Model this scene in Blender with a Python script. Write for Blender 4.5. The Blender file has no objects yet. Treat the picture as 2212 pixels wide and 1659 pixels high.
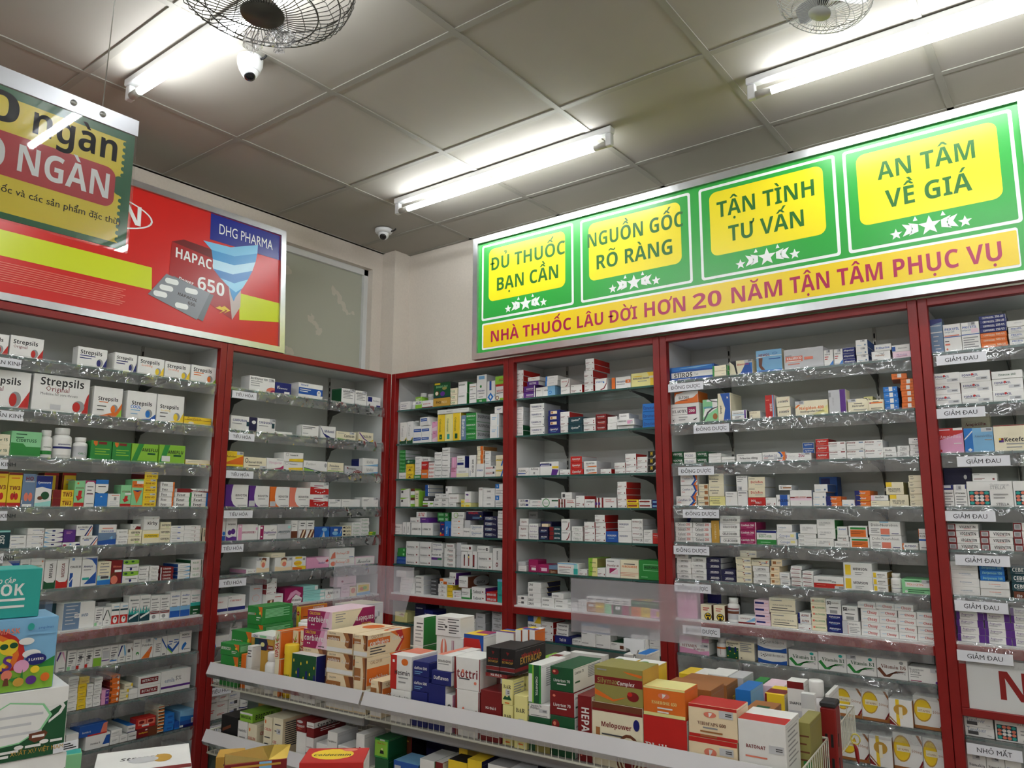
import bpy, bmesh, math, random, unicodedata
from mathutils import Vector, Matrix
random.seed(7)
SC = bpy.context.scene
COL = SC.collection
# ------------------------------------------------------------------ camera
W, H, F = 2212, 1659, 1634.65
YAW, PITCH, ROLL = -0.650825, 0.158467, 0.0036125
CAM = Vector((3.01496, -2.86601, 1.49229))
CEIL = 3.0082
fwd = Vector((math.sin(YAW)*math.cos(PITCH), math.cos(YAW)*math.cos(PITCH), math.sin(PITCH)))
rgt0 = Vector((math.cos(YAW), -math.sin(YAW), 0))
up0 = rgt0.cross(fwd)
RGT = rgt0*math.cos(ROLL) + up0*math.sin(ROLL)
UPV = -rgt0*math.sin(ROLL) + up0*math.cos(ROLL)
cd = bpy.data.cameras.new('camera')
cam = bpy.data.objects.new('camera', cd)
COL.objects.link(cam)
cd.sensor_width = 36.0
cd.lens = F/W*36.0
cd.clip_start = 0.02
cam.matrix_world = Matrix(((RGT.x, UPV.x, -fwd.x, CAM.x), (RGT.y, UPV.y, -fwd.y, CAM.y), (RGT.z, UPV.z, -fwd.z, CAM.z), (0, 0, 0, 1)))
SC.camera = cam
# ------------------------------------------------------------------ world, exposure
wd = bpy.data.worlds.new('world'); SC.world = wd; wd.use_nodes = True
wd.node_tree.nodes['Background'].inputs[0].default_value = (0.75, 0.8, 0.9, 1)
wd.node_tree.nodes['Background'].inputs[1].default_value = 0.1
SC.view_settings.view_transform = 'Standard'
SC.view_settings.look = 'None'
SC.view_settings.gamma = 1.0
SC.view_settings.use_curve_mapping = False
SC.view_settings.exposure = 1.5
SC.cycles.max_bounces = 7
SC.cycles.diffuse_bounces = 3
SC.cycles.glossy_bounces = 3
SC.cycles.transparent_max_bounces = 12
TUBE_POWER = 18.0
# ------------------------------------------------------------------ ray helpers
def ray(px, py):
    return fwd + RGT*((px-W/2)/F) - UPV*((py-H/2)/F)
def at_x(px, py, X):
    d = ray(px, py); return CAM + d*((X-CAM.x)/d.x)
def at_y(px, py, Y):
    d = ray(px, py); return CAM + d*((Y-CAM.y)/d.y)
def at_z(px, py, Z):
    d = ray(px, py); return CAM + d*((Z-CAM.z)/d.z)
class Frame:
    """A vertical front: origin, and the direction X along it; Y goes into depth."""
    def __init__(s, ox, oy, ang):
        s.o = Vector((ox, oy, 0)); s.a = ang
        s.ux = Vector((math.cos(ang), math.sin(ang), 0)); s.uy = Vector((-math.sin(ang), math.cos(ang), 0))
    def hit(s, px, py, e=0.0):
        d = ray(px, py)
        t = (e - (CAM-s.o).dot(s.uy))/d.dot(s.uy)
        p = CAM + d*t
        return (p-s.o).dot(s.ux), p.z
    def world(s, X, Y, Z):
        p = s.o + s.ux*X + s.uy*Y
        return Vector((p.x, p.y, Z))
FA = Frame(0, 0, math.pi/2)     # fronts of the cabinets along the left wall
FB = Frame(0, 0, 0)             # fronts of the cabinets along the far wall
# ------------------------------------------------------------------ materials
def lin(c):
    return tuple((v/12.92 if v <= 0.04045 else ((v+0.055)/1.055)**2.4) for v in c)
def hexc(h):
    return lin(tuple(int(h[i:i+2], 16)/255 for i in (0, 2, 4)))
MATS = {}
def pmat(name, rgb, rough=0.5, metal=0.0, bump=0.0, bscale=60.0, vary=0.0, coat=0.0, spec=0.5, emit=0.0):
    if name in MATS: return MATS[name]
    m = bpy.data.materials.new(name); m.use_nodes = True
    nt = m.node_tree; b = nt.nodes['Principled BSDF']
    b.inputs['Base Color'].default_value = (*rgb, 1)
    b.inputs['Roughness'].default_value = rough
    b.inputs['Metallic'].default_value = metal
    b.inputs['Coat Weight'].default_value = coat
    b.inputs['Specular IOR Level'].default_value = spec
    if emit:
        b.inputs['Emission Color'].default_value = (*rgb, 1); b.inputs['Emission Strength'].default_value = emit
    if bump or vary:
        tc = nt.nodes.new('ShaderNodeTexCoord'); nz = nt.nodes.new('ShaderNodeTexNoise')
        nz.inputs['Scale'].default_value = bscale; nz.inputs['Detail'].default_value = 3
        nt.links.new(tc.outputs['Object'], nz.inputs['Vector'])
        if bump:
            bp = nt.nodes.new('ShaderNodeBump'); bp.inputs['Strength'].default_value = bump; bp.inputs['Distance'].default_value = 0.01
            nt.links.new(nz.outputs['Fac'], bp.inputs['Height']); nt.links.new(bp.outputs['Normal'], b.inputs['Normal'])
        if vary:
            rp = nt.nodes.new('ShaderNodeValToRGB')
            rp.color_ramp.elements[0].position = 0.3; rp.color_ramp.elements[1].position = 0.7
            rp.color_ramp.elements[0].color = (*[max(0, c*(1-vary)) for c in rgb], 1)
            rp.color_ramp.elements[1].color = (*[min(1, c*(1+vary)) for c in rgb], 1)
            nt.links.new(nz.outputs['Fac'], rp.inputs['Fac']); nt.links.new(rp.outputs['Color'], b.inputs['Base Color'])
    MATS[name] = m
    return m
def clear_mat(name, tint, rough=0.05, gloss=0.08, haze=0.0, hazecol=(0.8, 0.8, 0.85), bump=0.0, bscale=30.0, stretch=None):
    """Clear sheet: mostly see-through, with a sheen and, for plastics, a little haze."""
    m = bpy.data.materials.new(name); m.use_nodes = True
    nt = m.node_tree; nt.nodes.clear()
    out = nt.nodes.new('ShaderNodeOutputMaterial'); tr = nt.nodes.new('ShaderNodeBsdfTransparent'); tr.inputs[0].default_value = (*tint, 1)
    gl = nt.nodes.new('ShaderNodeBsdfGlossy'); gl.inputs['Roughness'].default_value = rough
    mx = nt.nodes.new('ShaderNodeMixShader'); lw = nt.nodes.new('ShaderNodeLayerWeight'); lw.inputs[0].default_value = 0.25
    mr = nt.nodes.new('ShaderNodeMapRange'); mr.inputs['To Min'].default_value = gloss; mr.inputs['To Max'].default_value = 0.75
    nt.links.new(lw.outputs['Fresnel'], mr.inputs['Value']); nt.links.new(mr.outputs[0], mx.inputs[0])
    base = tr
    if haze:
        df = nt.nodes.new('ShaderNodeBsdfDiffuse'); df.inputs[0].default_value = (*hazecol, 1)
        m2 = nt.nodes.new('ShaderNodeMixShader'); m2.inputs[0].default_value = haze
        nt.links.new(tr.outputs[0], m2.inputs[1]); nt.links.new(df.outputs[0], m2.inputs[2]); base = m2
    nt.links.new(base.outputs[0], mx.inputs[1]); nt.links.new(gl.outputs[0], mx.inputs[2]); nt.links.new(mx.outputs[0], out.inputs[0])
    if bump:
        tc = nt.nodes.new('ShaderNodeTexCoord'); nz = nt.nodes.new('ShaderNodeTexNoise'); nz.inputs['Scale'].default_value = bscale
        nz.inputs['Detail'].default_value = 1.5
        bp = nt.nodes.new('ShaderNodeBump'); bp.inputs['Strength'].default_value = bump; bp.inputs['Distance'].default_value = 0.03
        nt.links.new(tc.outputs['Object'], nz.inputs['Vector']); nt.links.new(nz.outputs['Fac'], bp.inputs['Height'])
        nt.links.new(bp.outputs['Normal'], gl.inputs['Normal']); nt.links.new(bp.outputs['Normal'], lw.inputs['Normal'])
    MATS[name] = m
    return m
INK = {'w': 'EDECE8', 'c': 'EFE6C8', 'k': '161518', 'r': 'C4241F', 'dr': '7E1519', 'b': '1F55A8', 'nb': '15206E', 'lb': '7FB6DC', 'g': '2C8C3C',
       'dg': '14532F', 'lg': '8CC23C', 'y': 'F2CE2E', 'ly': 'EFE79A', 'o': 'E67324', 'p': 'E4A2C4', 'lp': 'F0D3DF', 'pu': '5B2A86', 'm': 'A01C5A', 'gy': '9A9A9A',
       'lgy': 'C9CACC', 'br': '6E3A22', 'tq': '2AA79C', 'lt': '9FDCD6', 'go': 'C79A3C', 'sa': 'E58068', 'dgy': '4A4A4C', 'sl': '6F88A6', 'ol': '98914E',
       'te': '0F3E48', 'lgr': '8FD39A', 'bb': '2277C9', 'wb': 'A56A38', 'cr': 'F1DDB8', 'nv': '1C1B44'}
WORDS = {'w': 'white', 'c': 'cream', 'k': 'black', 'r': 'red', 'dr': 'dark red', 'b': 'blue', 'nb': 'navy', 'lb': 'light blue', 'g': 'green',
         'dg': 'dark green', 'lg': 'lime', 'y': 'yellow', 'ly': 'pale yellow', 'o': 'orange', 'p': 'pink', 'lp': 'pale pink', 'pu': 'purple', 'm': 'magenta', 'gy': 'grey',
         'lgy': 'pale grey', 'br': 'brown', 'tq': 'teal', 'lt': 'pale teal', 'go': 'gold', 'sa': 'salmon', 'dgy': 'dark grey', 'sl': 'slate blue', 'ol': 'olive',
         'te': 'dark teal', 'lgr': 'mint green', 'bb': 'bright blue', 'wb': 'tan', 'cr': 'beige', 'nv': 'indigo'}
def ink(c):
    return pmat('carton_'+WORDS[c].replace(' ', '_'), hexc(INK[c]), rough=0.42, vary=0.03, bscale=25)
M_RED = pmat('red_paint', hexc('8A1512'), rough=0.4, vary=0.08, bscale=8)
M_WHITE = pmat('white_laminate', hexc('E4E5E4'), rough=0.5, vary=0.02, bscale=4)
M_BACK = pmat('white_back_board', hexc('DADBD9'), rough=0.55, vary=0.02, bscale=4)
M_BLACK = pmat('black_slots', hexc('0C0C0C'), rough=0.6)
M_STEEL = pmat('galvanised_steel', hexc('B4B4B0'), rough=0.35, metal=0.8, vary=0.1)
M_BRACKET = pmat('grey_bracket', hexc('6B6B68'), rough=0.5, metal=0.3)
M_ALU = pmat('brushed_aluminium', hexc('C8C9CA'), rough=0.3, metal=0.9, vary=0.06, bscale=15)
M_PAPER = pmat('label_paper', hexc('E6E7EC'), rough=0.7)
M_INKK = pmat('black_ink', hexc('1B1B1F'), rough=0.6)
M_GLASS = clear_mat('shelf_glass', (0.86, 0.93, 0.90), rough=0.02, gloss=0.05)
M_GEDGE = pmat('glass_edge', hexc('2F5A52'), rough=0.15, vary=0.15, bscale=10)
M_PVC = clear_mat('clear_strip', (0.9, 0.92, 0.91), rough=0.06, gloss=0.12, haze=0.12, bump=0.9, bscale=16)
M_SHEET = clear_mat('clear_sheet', (0.88, 0.87, 0.9), rough=0.12, gloss=0.06, haze=0.3, hazecol=(0.75, 0.73, 0.8), bump=0.2, bscale=10)
M_WIRE = pmat('cream_wire', hexc('DEDCCB'), rough=0.4)
M_RAIL = pmat('white_rail', hexc('D4D2D3'), rough=0.35, vary=0.03, bscale=5)
# ------------------------------------------------------------------ mesh helpers
class MB:
    """Collects boxes, bars, tubes and polygons into one mesh."""
    def __init__(s): s.v = []; s.f = []; s.m = []; s.mats = []; s.sm = []
    def mi(s, m):
        if m not in s.mats: s.mats.append(m)
        return s.mats.index(m)
    def add(s, vs, fs, m, smooth=False):
        o = len(s.v); s.v += [tuple(v) for v in vs]; k = s.mi(m)
        for f in fs: s.f.append(tuple(i+o for i in f)); s.m.append(k); s.sm.append(smooth)
        return s
    def box(s, lo, hi, m):
        x0, y0, z0 = lo; x1, y1, z1 = hi
        return s.add([(x0, y0, z0), (x1, y0, z0), (x1, y1, z0), (x0, y1, z0), (x0, y0, z1), (x1, y0, z1), (x1, y1, z1), (x0, y1, z1)],
                     [(0, 3, 2, 1), (4, 5, 6, 7), (0, 1, 5, 4), (1, 2, 6, 5), (2, 3, 7, 6), (3, 0, 4, 7)], m)
    def cbox(s, lo, hi, m, b=0.0008):
        """Box with chamfered edges."""
        x0, y0, z0 = lo; x1, y1, z1 = hi
        b = min(b, (x1-x0)/4, (y1-y0)/4, (z1-z0)/4)
        vs = []; ix = {}
        for i, x in enumerate((x0, x1)):
            for j, y in enumerate((y0, y1)):
                for k, z in enumerate((z0, z1)):
                    dx, dy, dz = (b, -b)[i], (b, -b)[j], (b, -b)[k]
                    ix[i, j, k] = len(vs)
                    vs += [(x, y+dy, z+dz), (x+dx, y, z+dz), (x+dx, y+dy, z)]
        fs = []
        q = lambda a, i, j, k: ix[i, j, k]+a
        for i in (0, 1): 
            f = [q(0, i, 0, 0), q(0, i, 1, 0), q(0, i, 1, 1), q(0, i, 0, 1)]; fs.append(f if i else f[::-1])
            f = [q(1, 0, i, 0), q(1, 1, i, 0), q(1, 1, i, 1), q(1, 0, i, 1)]; fs.append(f[::-1] if i else f)
            f = [q(2, 0, 0, i), q(2, 1, 0, i), q(2, 1, 1, i), q(2, 0, 1, i)]; fs.append(f if i else f[::-1])
        for i in (0, 1):
            for j in (0, 1):
                fs.append([q(0, i, j, 0), q(1, i, j, 0), q(1, i, j, 1), q(0, i, j, 1)])
                fs.append([q(1, 0, i, j), q(2, 0, i, j), q(2, 1, i, j), q(1, 1, i, j)])
                fs.append([q(0, i, 0, j), q(2, i, 0, j), q(2, i, 1, j), q(0, i, 1, j)])
                for k in (0, 1): fs.append([q(0, i, j, k), q(1, i, j, k), q(2, i, j, k)])
        return s.add(vs, fs, m)
    def tube(s, pts, r, m, n=6, cap=True):
        pts = [Vector(p) for p in pts]; vs = []; fs = []
        for i, p in enumerate(pts):
            a = pts[max(i-1, 0)]; b = pts[min(i+1, len(pts)-1)]; d = (b-a).normalized()
            h = Vector((0, 0, 1)) if abs(d.z) < 0.9 else Vector((1, 0, 0))
            u = d.cross(h).normalized(); w = d.cross(u)
            rr = r[i] if isinstance(r, (list, tuple)) else r
            for k in range(n):
                t = 2*math.pi*k/n; vs.append(p+u*(rr*math.cos(t))+w*(rr*math.sin(t)))
        for i in range(len(pts)-1):
            for k in range(n):
                a = i*n+k; b = i*n+(k+1) % n; fs.append((a, b, b+n, a+n))
        if cap:
            fs.append(tuple(range(n-1, -1, -1))); fs.append(tuple(range((len(pts)-1)*n, len(pts)*n)))
        return s.add(vs, fs, m, n > 4)
    def lathe(s, prof, m, n=24, c=(0, 0, 0)):
        vs = []; fs = []
        for r, z in prof:
            for k in range(n):
                t = 2*math.pi*k/n; vs.append((c[0]+r*math.cos(t), c[1]+r*math.sin(t), c[2]+z))
        for i in range(len(prof)-1):
            for k in range(n):
                a = i*n+k; b = i*n+(k+1) % n; fs.append((a, b, b+n, a+n))
        s.add(vs, fs, m, True)
        if prof[0][0] > 1e-6: s.add([vs[k] for k in range(n)], [tuple(range(n-1, -1, -1))], m)
        if prof[-1][0] > 1e-6: s.add([vs[(len(prof)-1)*n+k] for k in range(n)], [tuple(range(n))], m)
        return s
    def poly(s, pts, m):
        return s.add(pts, [tuple(range(len(pts)))], m)
    def mesh(s, name):
        me = bpy.data.meshes.new(name); me.from_pydata(s.v, [], s.f)
        for m in s.mats: me.materials.append(m)
        me.polygons.foreach_set('material_index', s.m); me.polygons.foreach_set('use_smooth', s.sm)
        me.update()
        return me
    def build(s, name, parent=None, loc=None, rz=0.0):
        return obj(name, s.mesh(name), parent, loc, rz)
def obj(name, me, parent=None, loc=None, rz=0.0):
    o = bpy.data.objects.new(name, me); COL.objects.link(o)
    if parent is not None: o.parent = parent
    if loc is not None: o.location = loc
    o.rotation_euler.z = rz
    return o
def tag(o, label, cat, group=None):
    o['label'] = label; o['category'] = cat
    if group: o['group'] = group
    return o
def thing(name, label, cat, loc=(0, 0, 0), rz=0.0, group=None):
    o = bpy.data.objects.new(name, None); COL.objects.link(o); o.location = loc; o.rotation_euler.z = rz
    o.empty_display_size = 0.05
    return tag(o, label, cat, group)
def struct(o):
    o['kind'] = 'structure'; return o
# ------------------------------------------------------------------ lettering
GLY = {}
_fc = bpy.data.curves.new('type', 'FONT'); _fc.size = 1.0
_fo = bpy.data.objects.new('type', _fc); COL.objects.link(_fo)
def _mesh_of(body, res):
    _fc.body = body; _fc.resolution_u = res
    me = bpy.data.meshes.new_from_object(_fo)
    vs = [(v.co.x, v.co.y) for v in me.vertices]; fs = [tuple(p.vertices) for p in me.polygons]
    bpy.data.meshes.remove(me)
    return vs, fs
STY = {'b': (0x1D5D4, 0x1D5EE, 0x1D7EC), 's': (0x1D400, 0x1D41A, 0x1D7CE), 'i': (0x1D63C, 0x1D656, 0x1D7EC), 'x': (0x1D4D0, 0x1D4EA, 0x1D7CE), 'n': None}
def _map(c, st):
    t = STY[st]
    if t is None: return c
    if 'A' <= c <= 'Z': return chr(t[0]+ord(c)-65)
    if 'a' <= c <= 'z': return chr(t[1]+ord(c)-97)
    if '0' <= c <= '9': return chr(t[2]+ord(c)-48)
    return c
def glyph(c, st, res):
    k = (c, st, res)
    if k in GLY: return GLY[k]
    if c == ' ': r = ([], [], 0.28)
    else:
        bc = _map(c, st)
        v, f = _mesh_of(bc, res); v2, _ = _mesh_of(bc+'H', res); vh, _ = _mesh_of('H', res)
        r = (v, f, max(max(x for x, y in v2) - max(x for x, y in vh), 0.15))
    GLY[k] = r
    return r
def _mark(nm, x0, x1, top, bold):
    """Vietnamese accents as outlines above or under a letter spanning x0..x1."""
    c = (x0+x1)/2; t = 0.10 if bold else 0.06; y = top+0.05; P = []
    if nm == 'GRAVE ACCENT': P = [[(c-.17, y+.17), (c-.04, y+.17), (c+.08, y), (c-.02, y)]]
    elif nm == 'ACUTE ACCENT': P = [[(c-.08, y), (c+.02, y), (c+.17, y+.17), (c+.04, y+.17)][::1]]
    elif nm == 'CIRCUMFLEX ACCENT': P = [[(c-.21, y), (c-.11, y), (c, y+.075), (c, y+.16), (c-.05, y+.16)], [(c, y+.075), (c+.11, y), (c+.21, y), (c+.05, y+.16), (c, y+.16)]]
    elif nm == 'BREVE':
        P = []
        for i in range(6):
            a0 = math.pi*(1+i/6); a1 = math.pi*(1+(i+1)/6)
            P.append([(c+.19*math.cos(a0), y+.15+.15*math.sin(a0)), (c+.19*math.cos(a1), y+.15+.15*math.sin(a1)), (c+.11*math.cos(a1), y+.15+.07*math.sin(a1)), (c+.11*math.cos(a0), y+.15+.07*math.sin(a0))])
    elif nm == 'TILDE':
        xs = [-.2, -.1, 0, .1, .2]; ys = [.03, .09, .055, .02, .09]
        for i in range(4): P.append([(c+xs[i], y+ys[i]), (c+xs[i+1], y+ys[i+1]), (c+xs[i+1], y+ys[i+1]+.075), (c+xs[i], y+ys[i]+.075)])
    elif nm == 'HOOK ABOVE': P = [[(c-.09, y+.12), (c-.09, y+.2), (c+.03, y+.2), (c+.03, y+.12)], [(c+.03, y+.2), (c+.03, y+.1), (c+.11, y+.1), (c+.11, y+.2)], [(c-.01, y+.04), (c+.11, y+.04), (c+.11, y+.1), (c-.01, y+.1)], [(c-.01, y), (c+.07, y), (c+.07, y+.04), (c-.01, y+.04)]]
    elif nm == 'DOT BELOW': P = [[(c+.065*math.cos(a*math.pi/4), -.15+.065*math.sin(a*math.pi/4)) for a in range(8)]]
    elif nm == 'HORN': P = [[(x1-.1, top-.1), (x1-.02, top-.12), (x1+.08, top-.03), (x1+.02, top+.01)], [(x1+.0, top-.02), (x1+.08, top-.03), (x1+.1, top+.1), (x1+.02, top+.1)]]
    return P
def layout(text, st='b', res=2):
    """Letters as 2D triangles: vertices, faces, width, cap height."""
    vs = []; fs = []; x = 0.0
    for ch in text:
        base = ch; marks = []
        if ch in 'Đđ': base = 'D' if ch == 'Đ' else 'd'; marks = ['STROKE']
        elif ord(ch) > 127:
            dcp = unicodedata.normalize('NFD', ch)
            if len(dcp) > 1: base = dcp[0]; marks = [unicodedata.name(m).replace('COMBINING ', '') for m in dcp[1:]]
        v, f, adv = glyph(base, st, res)
        o = len(vs); vs += [(a+x, b) for a, b in v]; fs += [tuple(i+o for i in q) for q in f]
        if marks and v:
            x0 = min(a for a, b in v)+x; x1 = max(a for a, b in v)+x; top = max(b for a, b in v)
            up = top
            for m in marks:
                if m == 'STROKE':
                    P = [[(x0-.1, .33), (x0+.24, .33), (x0+.24, .42), (x0-.1, .42)]] if base == 'D' else [[(x1-.3, .6), (x1+.06, .6), (x1+.06, .67), (x1-.3, .67)]]
                else:
                    P = _mark(m, x0, x1, up if m not in ('HORN',) else top, st == 'b')
                    if m in ('CIRCUMFLEX ACCENT', 'BREVE'): 
                        up = up+.13
                    if m in ('ACUTE ACCENT', 'GRAVE ACCENT', 'HOOK ABOVE') and up > top: P = [[(a+.1, b) for a, b in q] for q in P]
                for q in P:
                    o = len(vs); vs += q; fs.append(tuple(range(o, o+len(q))))
        x += adv
    w = max([a for a, b in vs], default=0.1)
    return vs, fs, w
def put_text(mb, text, m, org, ux, uz, width=None, cap=None, st='b', res=2, anchor=0.5):
    """Letters on a plane: org is the anchor on the base line, ux and uz unit vectors; sized to width and/or cap height."""
    vs, fs, w = layout(text, st, res)
    if not vs: return
    s = []
    if width: s.append(width/w)
    if cap: s.append(cap/0.72)
    if width and cap: sx, sz = s
    else: sx = sz = s[0]
    org = Vector(org); ux = Vector(ux); uz = Vector(uz)
    mb.add([org+ux*((a-w*anchor)*sx)+uz*(b*sz) for a, b in vs], fs, m)
# ------------------------------------------------------------------ the room
XW, YW, XE, YE = -0.3135, 0.3196, 5.4, -6.2
def wallmat():
    return pmat('cream_wall_paint', hexc('DDD3C6'), rough=0.8, bump=0.05, bscale=90, vary=0.03)
M_WALL = wallmat()
mb = MB(); mb.box((XW-0.2, YE-0.2, -0.1), (XE+0.2, YW+0.2, 0), pmat('floor_tile', hexc('B9B4AB'), rough=0.3, vary=0.05, bscale=2)); struct(mb.build('floor'))
M_TILE = pmat('ceiling_tile', hexc('A9A49A'), rough=0.85, vary=0.035, bscale=3, bump=0.04)
mb = MB(); mb.box((XW-0.2, YE-0.2, CEIL), (XE+0.2, YW+0.2, CEIL+0.1), M_TILE); ceiling = struct(mb.build('ceiling'))
# the grid of bars that carries the ceiling tiles
M_TBAR = pmat('ceiling_bar', hexc('98958B'), rough=0.6)
mb = MB(); GX, GY, TX = 0.8989, -1.1984, 0.605
i = -3
xs = [GX+TX*k for k in range(-2, 9)]; ys = [GY+0.6106*k for k in range(-8, 2)]+[GY+0.6106+0.6064]
for x in xs:
    if XW < x < XE: mb.box((x-0.012, YE, CEIL-0.004), (x+0.012, YW, CEIL), M_TBAR)
for y in ys:
    mb.box((XW, y-0.012, CEIL-0.0036), (XE, y+0.012, CEIL), M_TBAR)
mb.box((XW, YW-0.02, CEIL-0.004), (XE, YW, CEIL), M_TBAR); mb.box((XW, YE, CEIL-0.004), (XW+0.02, YW, CEIL), M_TBAR)
struct(mb.build('ceiling_grid', ceiling))
# left wall with the opening of the frosted window, pillar in the corner
WY0, WY1, WZ0, WZ1 = -0.62, 0.118, 2.20, 2.888
mb = MB()
mb.box((XW-0.2, YE-0.2, 0), (XW, WY0, CEIL), M_WALL); mb.box((XW-0.2, WY1, 0), (XW, YW+0.2, CEIL), M_WALL)
mb.box((XW-0.2, WY0, 0), (XW, WY1, WZ0), M_WALL); mb.box((XW-0.2, WY0, WZ1), (XW, WY1, CEIL), M_WALL)
struct(mb.build('wall_left'))
mb = MB(); mb.box((XW, 0.196, 0), (-0.205, YW, CEIL), M_WALL); struct(mb.build('pillar'))
mb = MB(); mb.box((XW-0.2, YW, 0), (XE+0.2, YW+0.2, CEIL), M_WALL); struct(mb.build('wall_back'))
mb = MB(); mb.box((XE, YE-0.2, 0), (XE+0.2, YW, CEIL), M_WALL); struct(mb.build('wall_right'))
mb = MB(); mb.box((XW, YE-0.2, 0), (XE, YE, CEIL), M_WALL); struct(mb.build('wall_front'))
# frosted window with peeling film
mb = MB(); M_FRAME = pmat('white_window_frame', hexc('DADBD8'), rough=0.4)
fx = XW-0.06
for a, b in (((fx-0.03, WY0, WZ0), (fx+0.02, WY0+0.03, WZ1)), ((fx-0.03, WY1-0.03, WZ0), (fx+0.02, WY1, WZ1)), ((fx-0.03, WY0, WZ1-0.035), (fx+0.02, WY1, WZ1))): mb.box(a, b, M_FRAME)
win = struct(mb.build('window_1'))
def film_mat():
    m = bpy.data.materials.new('frosted_film'); m.use_nodes = True; nt = m.node_tree; b = nt.nodes['Principled BSDF']
    b.inputs['Roughness'].default_value = 0.28
    tc = nt.nodes.new('ShaderNodeTexCoord'); nz = nt.nodes.new('ShaderNodeTexNoise'); nz.inputs['Scale'].default_value = 5.5; nz.inputs['Detail'].default_value = 4
    rp = nt.nodes.new('ShaderNodeValToRGB'); rp.color_ramp.interpolation = 'CONSTANT'
    rp.color_ramp.elements[0].color = (*hexc('B3B5A4'), 1); rp.color_ramp.elements[1].position = 0.66; rp.color_ramp.elements[1].color = (*hexc('C9C4B4'), 1)
    nt.links.new(tc.outputs['Object'], nz.inputs['Vector']); nt.links.new(nz.outputs['Fac'], rp.inputs['Fac']); nt.links.new(rp.outputs['Color'], b.inputs['Base Color'])
    return m
mb = MB(); mb.box((fx-0.012, WY0+0.02, WZ0), (fx, WY1-0.02, WZ1-0.02), film_mat()); struct(mb.build('window_pane', win))
# ------------------------------------------------------------------ tube lamps on the ceiling
def tube_emit():
    m = bpy.data.materials.new('lit_tube'); m.use_nodes = True; nt = m.node_tree; nt.nodes.clear()
    o = nt.nodes.new('ShaderNodeOutputMaterial'); e = nt.nodes.new('ShaderNodeEmission'); e.inputs[0].default_value = (0.93, 0.97, 1.0, 1); e.inputs[1].default_value = TUBE_POWER
    nt.links.new(e.outputs[0], o.inputs[0]); return m
M_LIT = tube_emit()
M_BATTEN = pmat('white_batten', hexc('D9DADA'), rough=0.4)
M_CAPG = pmat('lamp_end_cap', hexc('B9B7B0'), rough=0.4, metal=0.3)
tube_proto = None
def tube_lamp(x, y, label):
    global tube_proto
    if tube_proto is None:
        t = thing('tube_lamp', label, 'lamp', (x, y, CEIL), group='tube lamps on the ceiling')
        mb = MB(); mb.cbox((-0.62, -0.018, -0.031), (0.62, 0.018, -0.0042), M_BATTEN, 0.003); mb.build('batten', t)
        for s in (-1, 1):
            mb = MB(); mb.cbox((min(s*0.618, s*0.59), -0.012, -0.085), (max(s*0.618, s*0.59), 0.012, -0.031), M_BATTEN, 0.003); mb.build('holder', t)
            mb = MB(); mb.tube([(s*0.59, 0, -0.072), (s*0.535, 0, -0.072)], 0.0142, M_CAPG, 14); mb.build('end_cap', t)
        mb = MB(); mb.tube([(-0.535, 0, -0.072), (0.535, 0, -0.072)], 0.0135, M_LIT, 14); mb.build('lit_tube', t)
        tube_proto = t
        return t
    r = tube_proto.copy(); COL.objects.link(r); r.location = (x, y, CEIL); r['label'] = label
    for ch in list(tube_proto.children):
        c = ch.copy(); COL.objects.link(c); c.parent = r
    return r
tube_lamp(0.985, -0.35, 'white lit tube lamp on the ceiling, above the green sign and nearest the room corner')
tube_lamp(2.78, -0.355, 'white lit tube lamp running out of the picture at the upper right')
tube_lamp(0.99, -1.69, 'white lit tube lamp passing behind the fan cage, over the yellow hanging sign')
for x, y in ((2.78, -1.75), (0.99, -3.1), (2.78, -3.1), (4.4, -0.9), (4.4, -2.6), (0.99, -4.7), (2.78, -4.7), (4.4, -4.6)):
    tube_lamp(x, y, 'white lit tube lamp on the ceiling behind the viewer')
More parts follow.
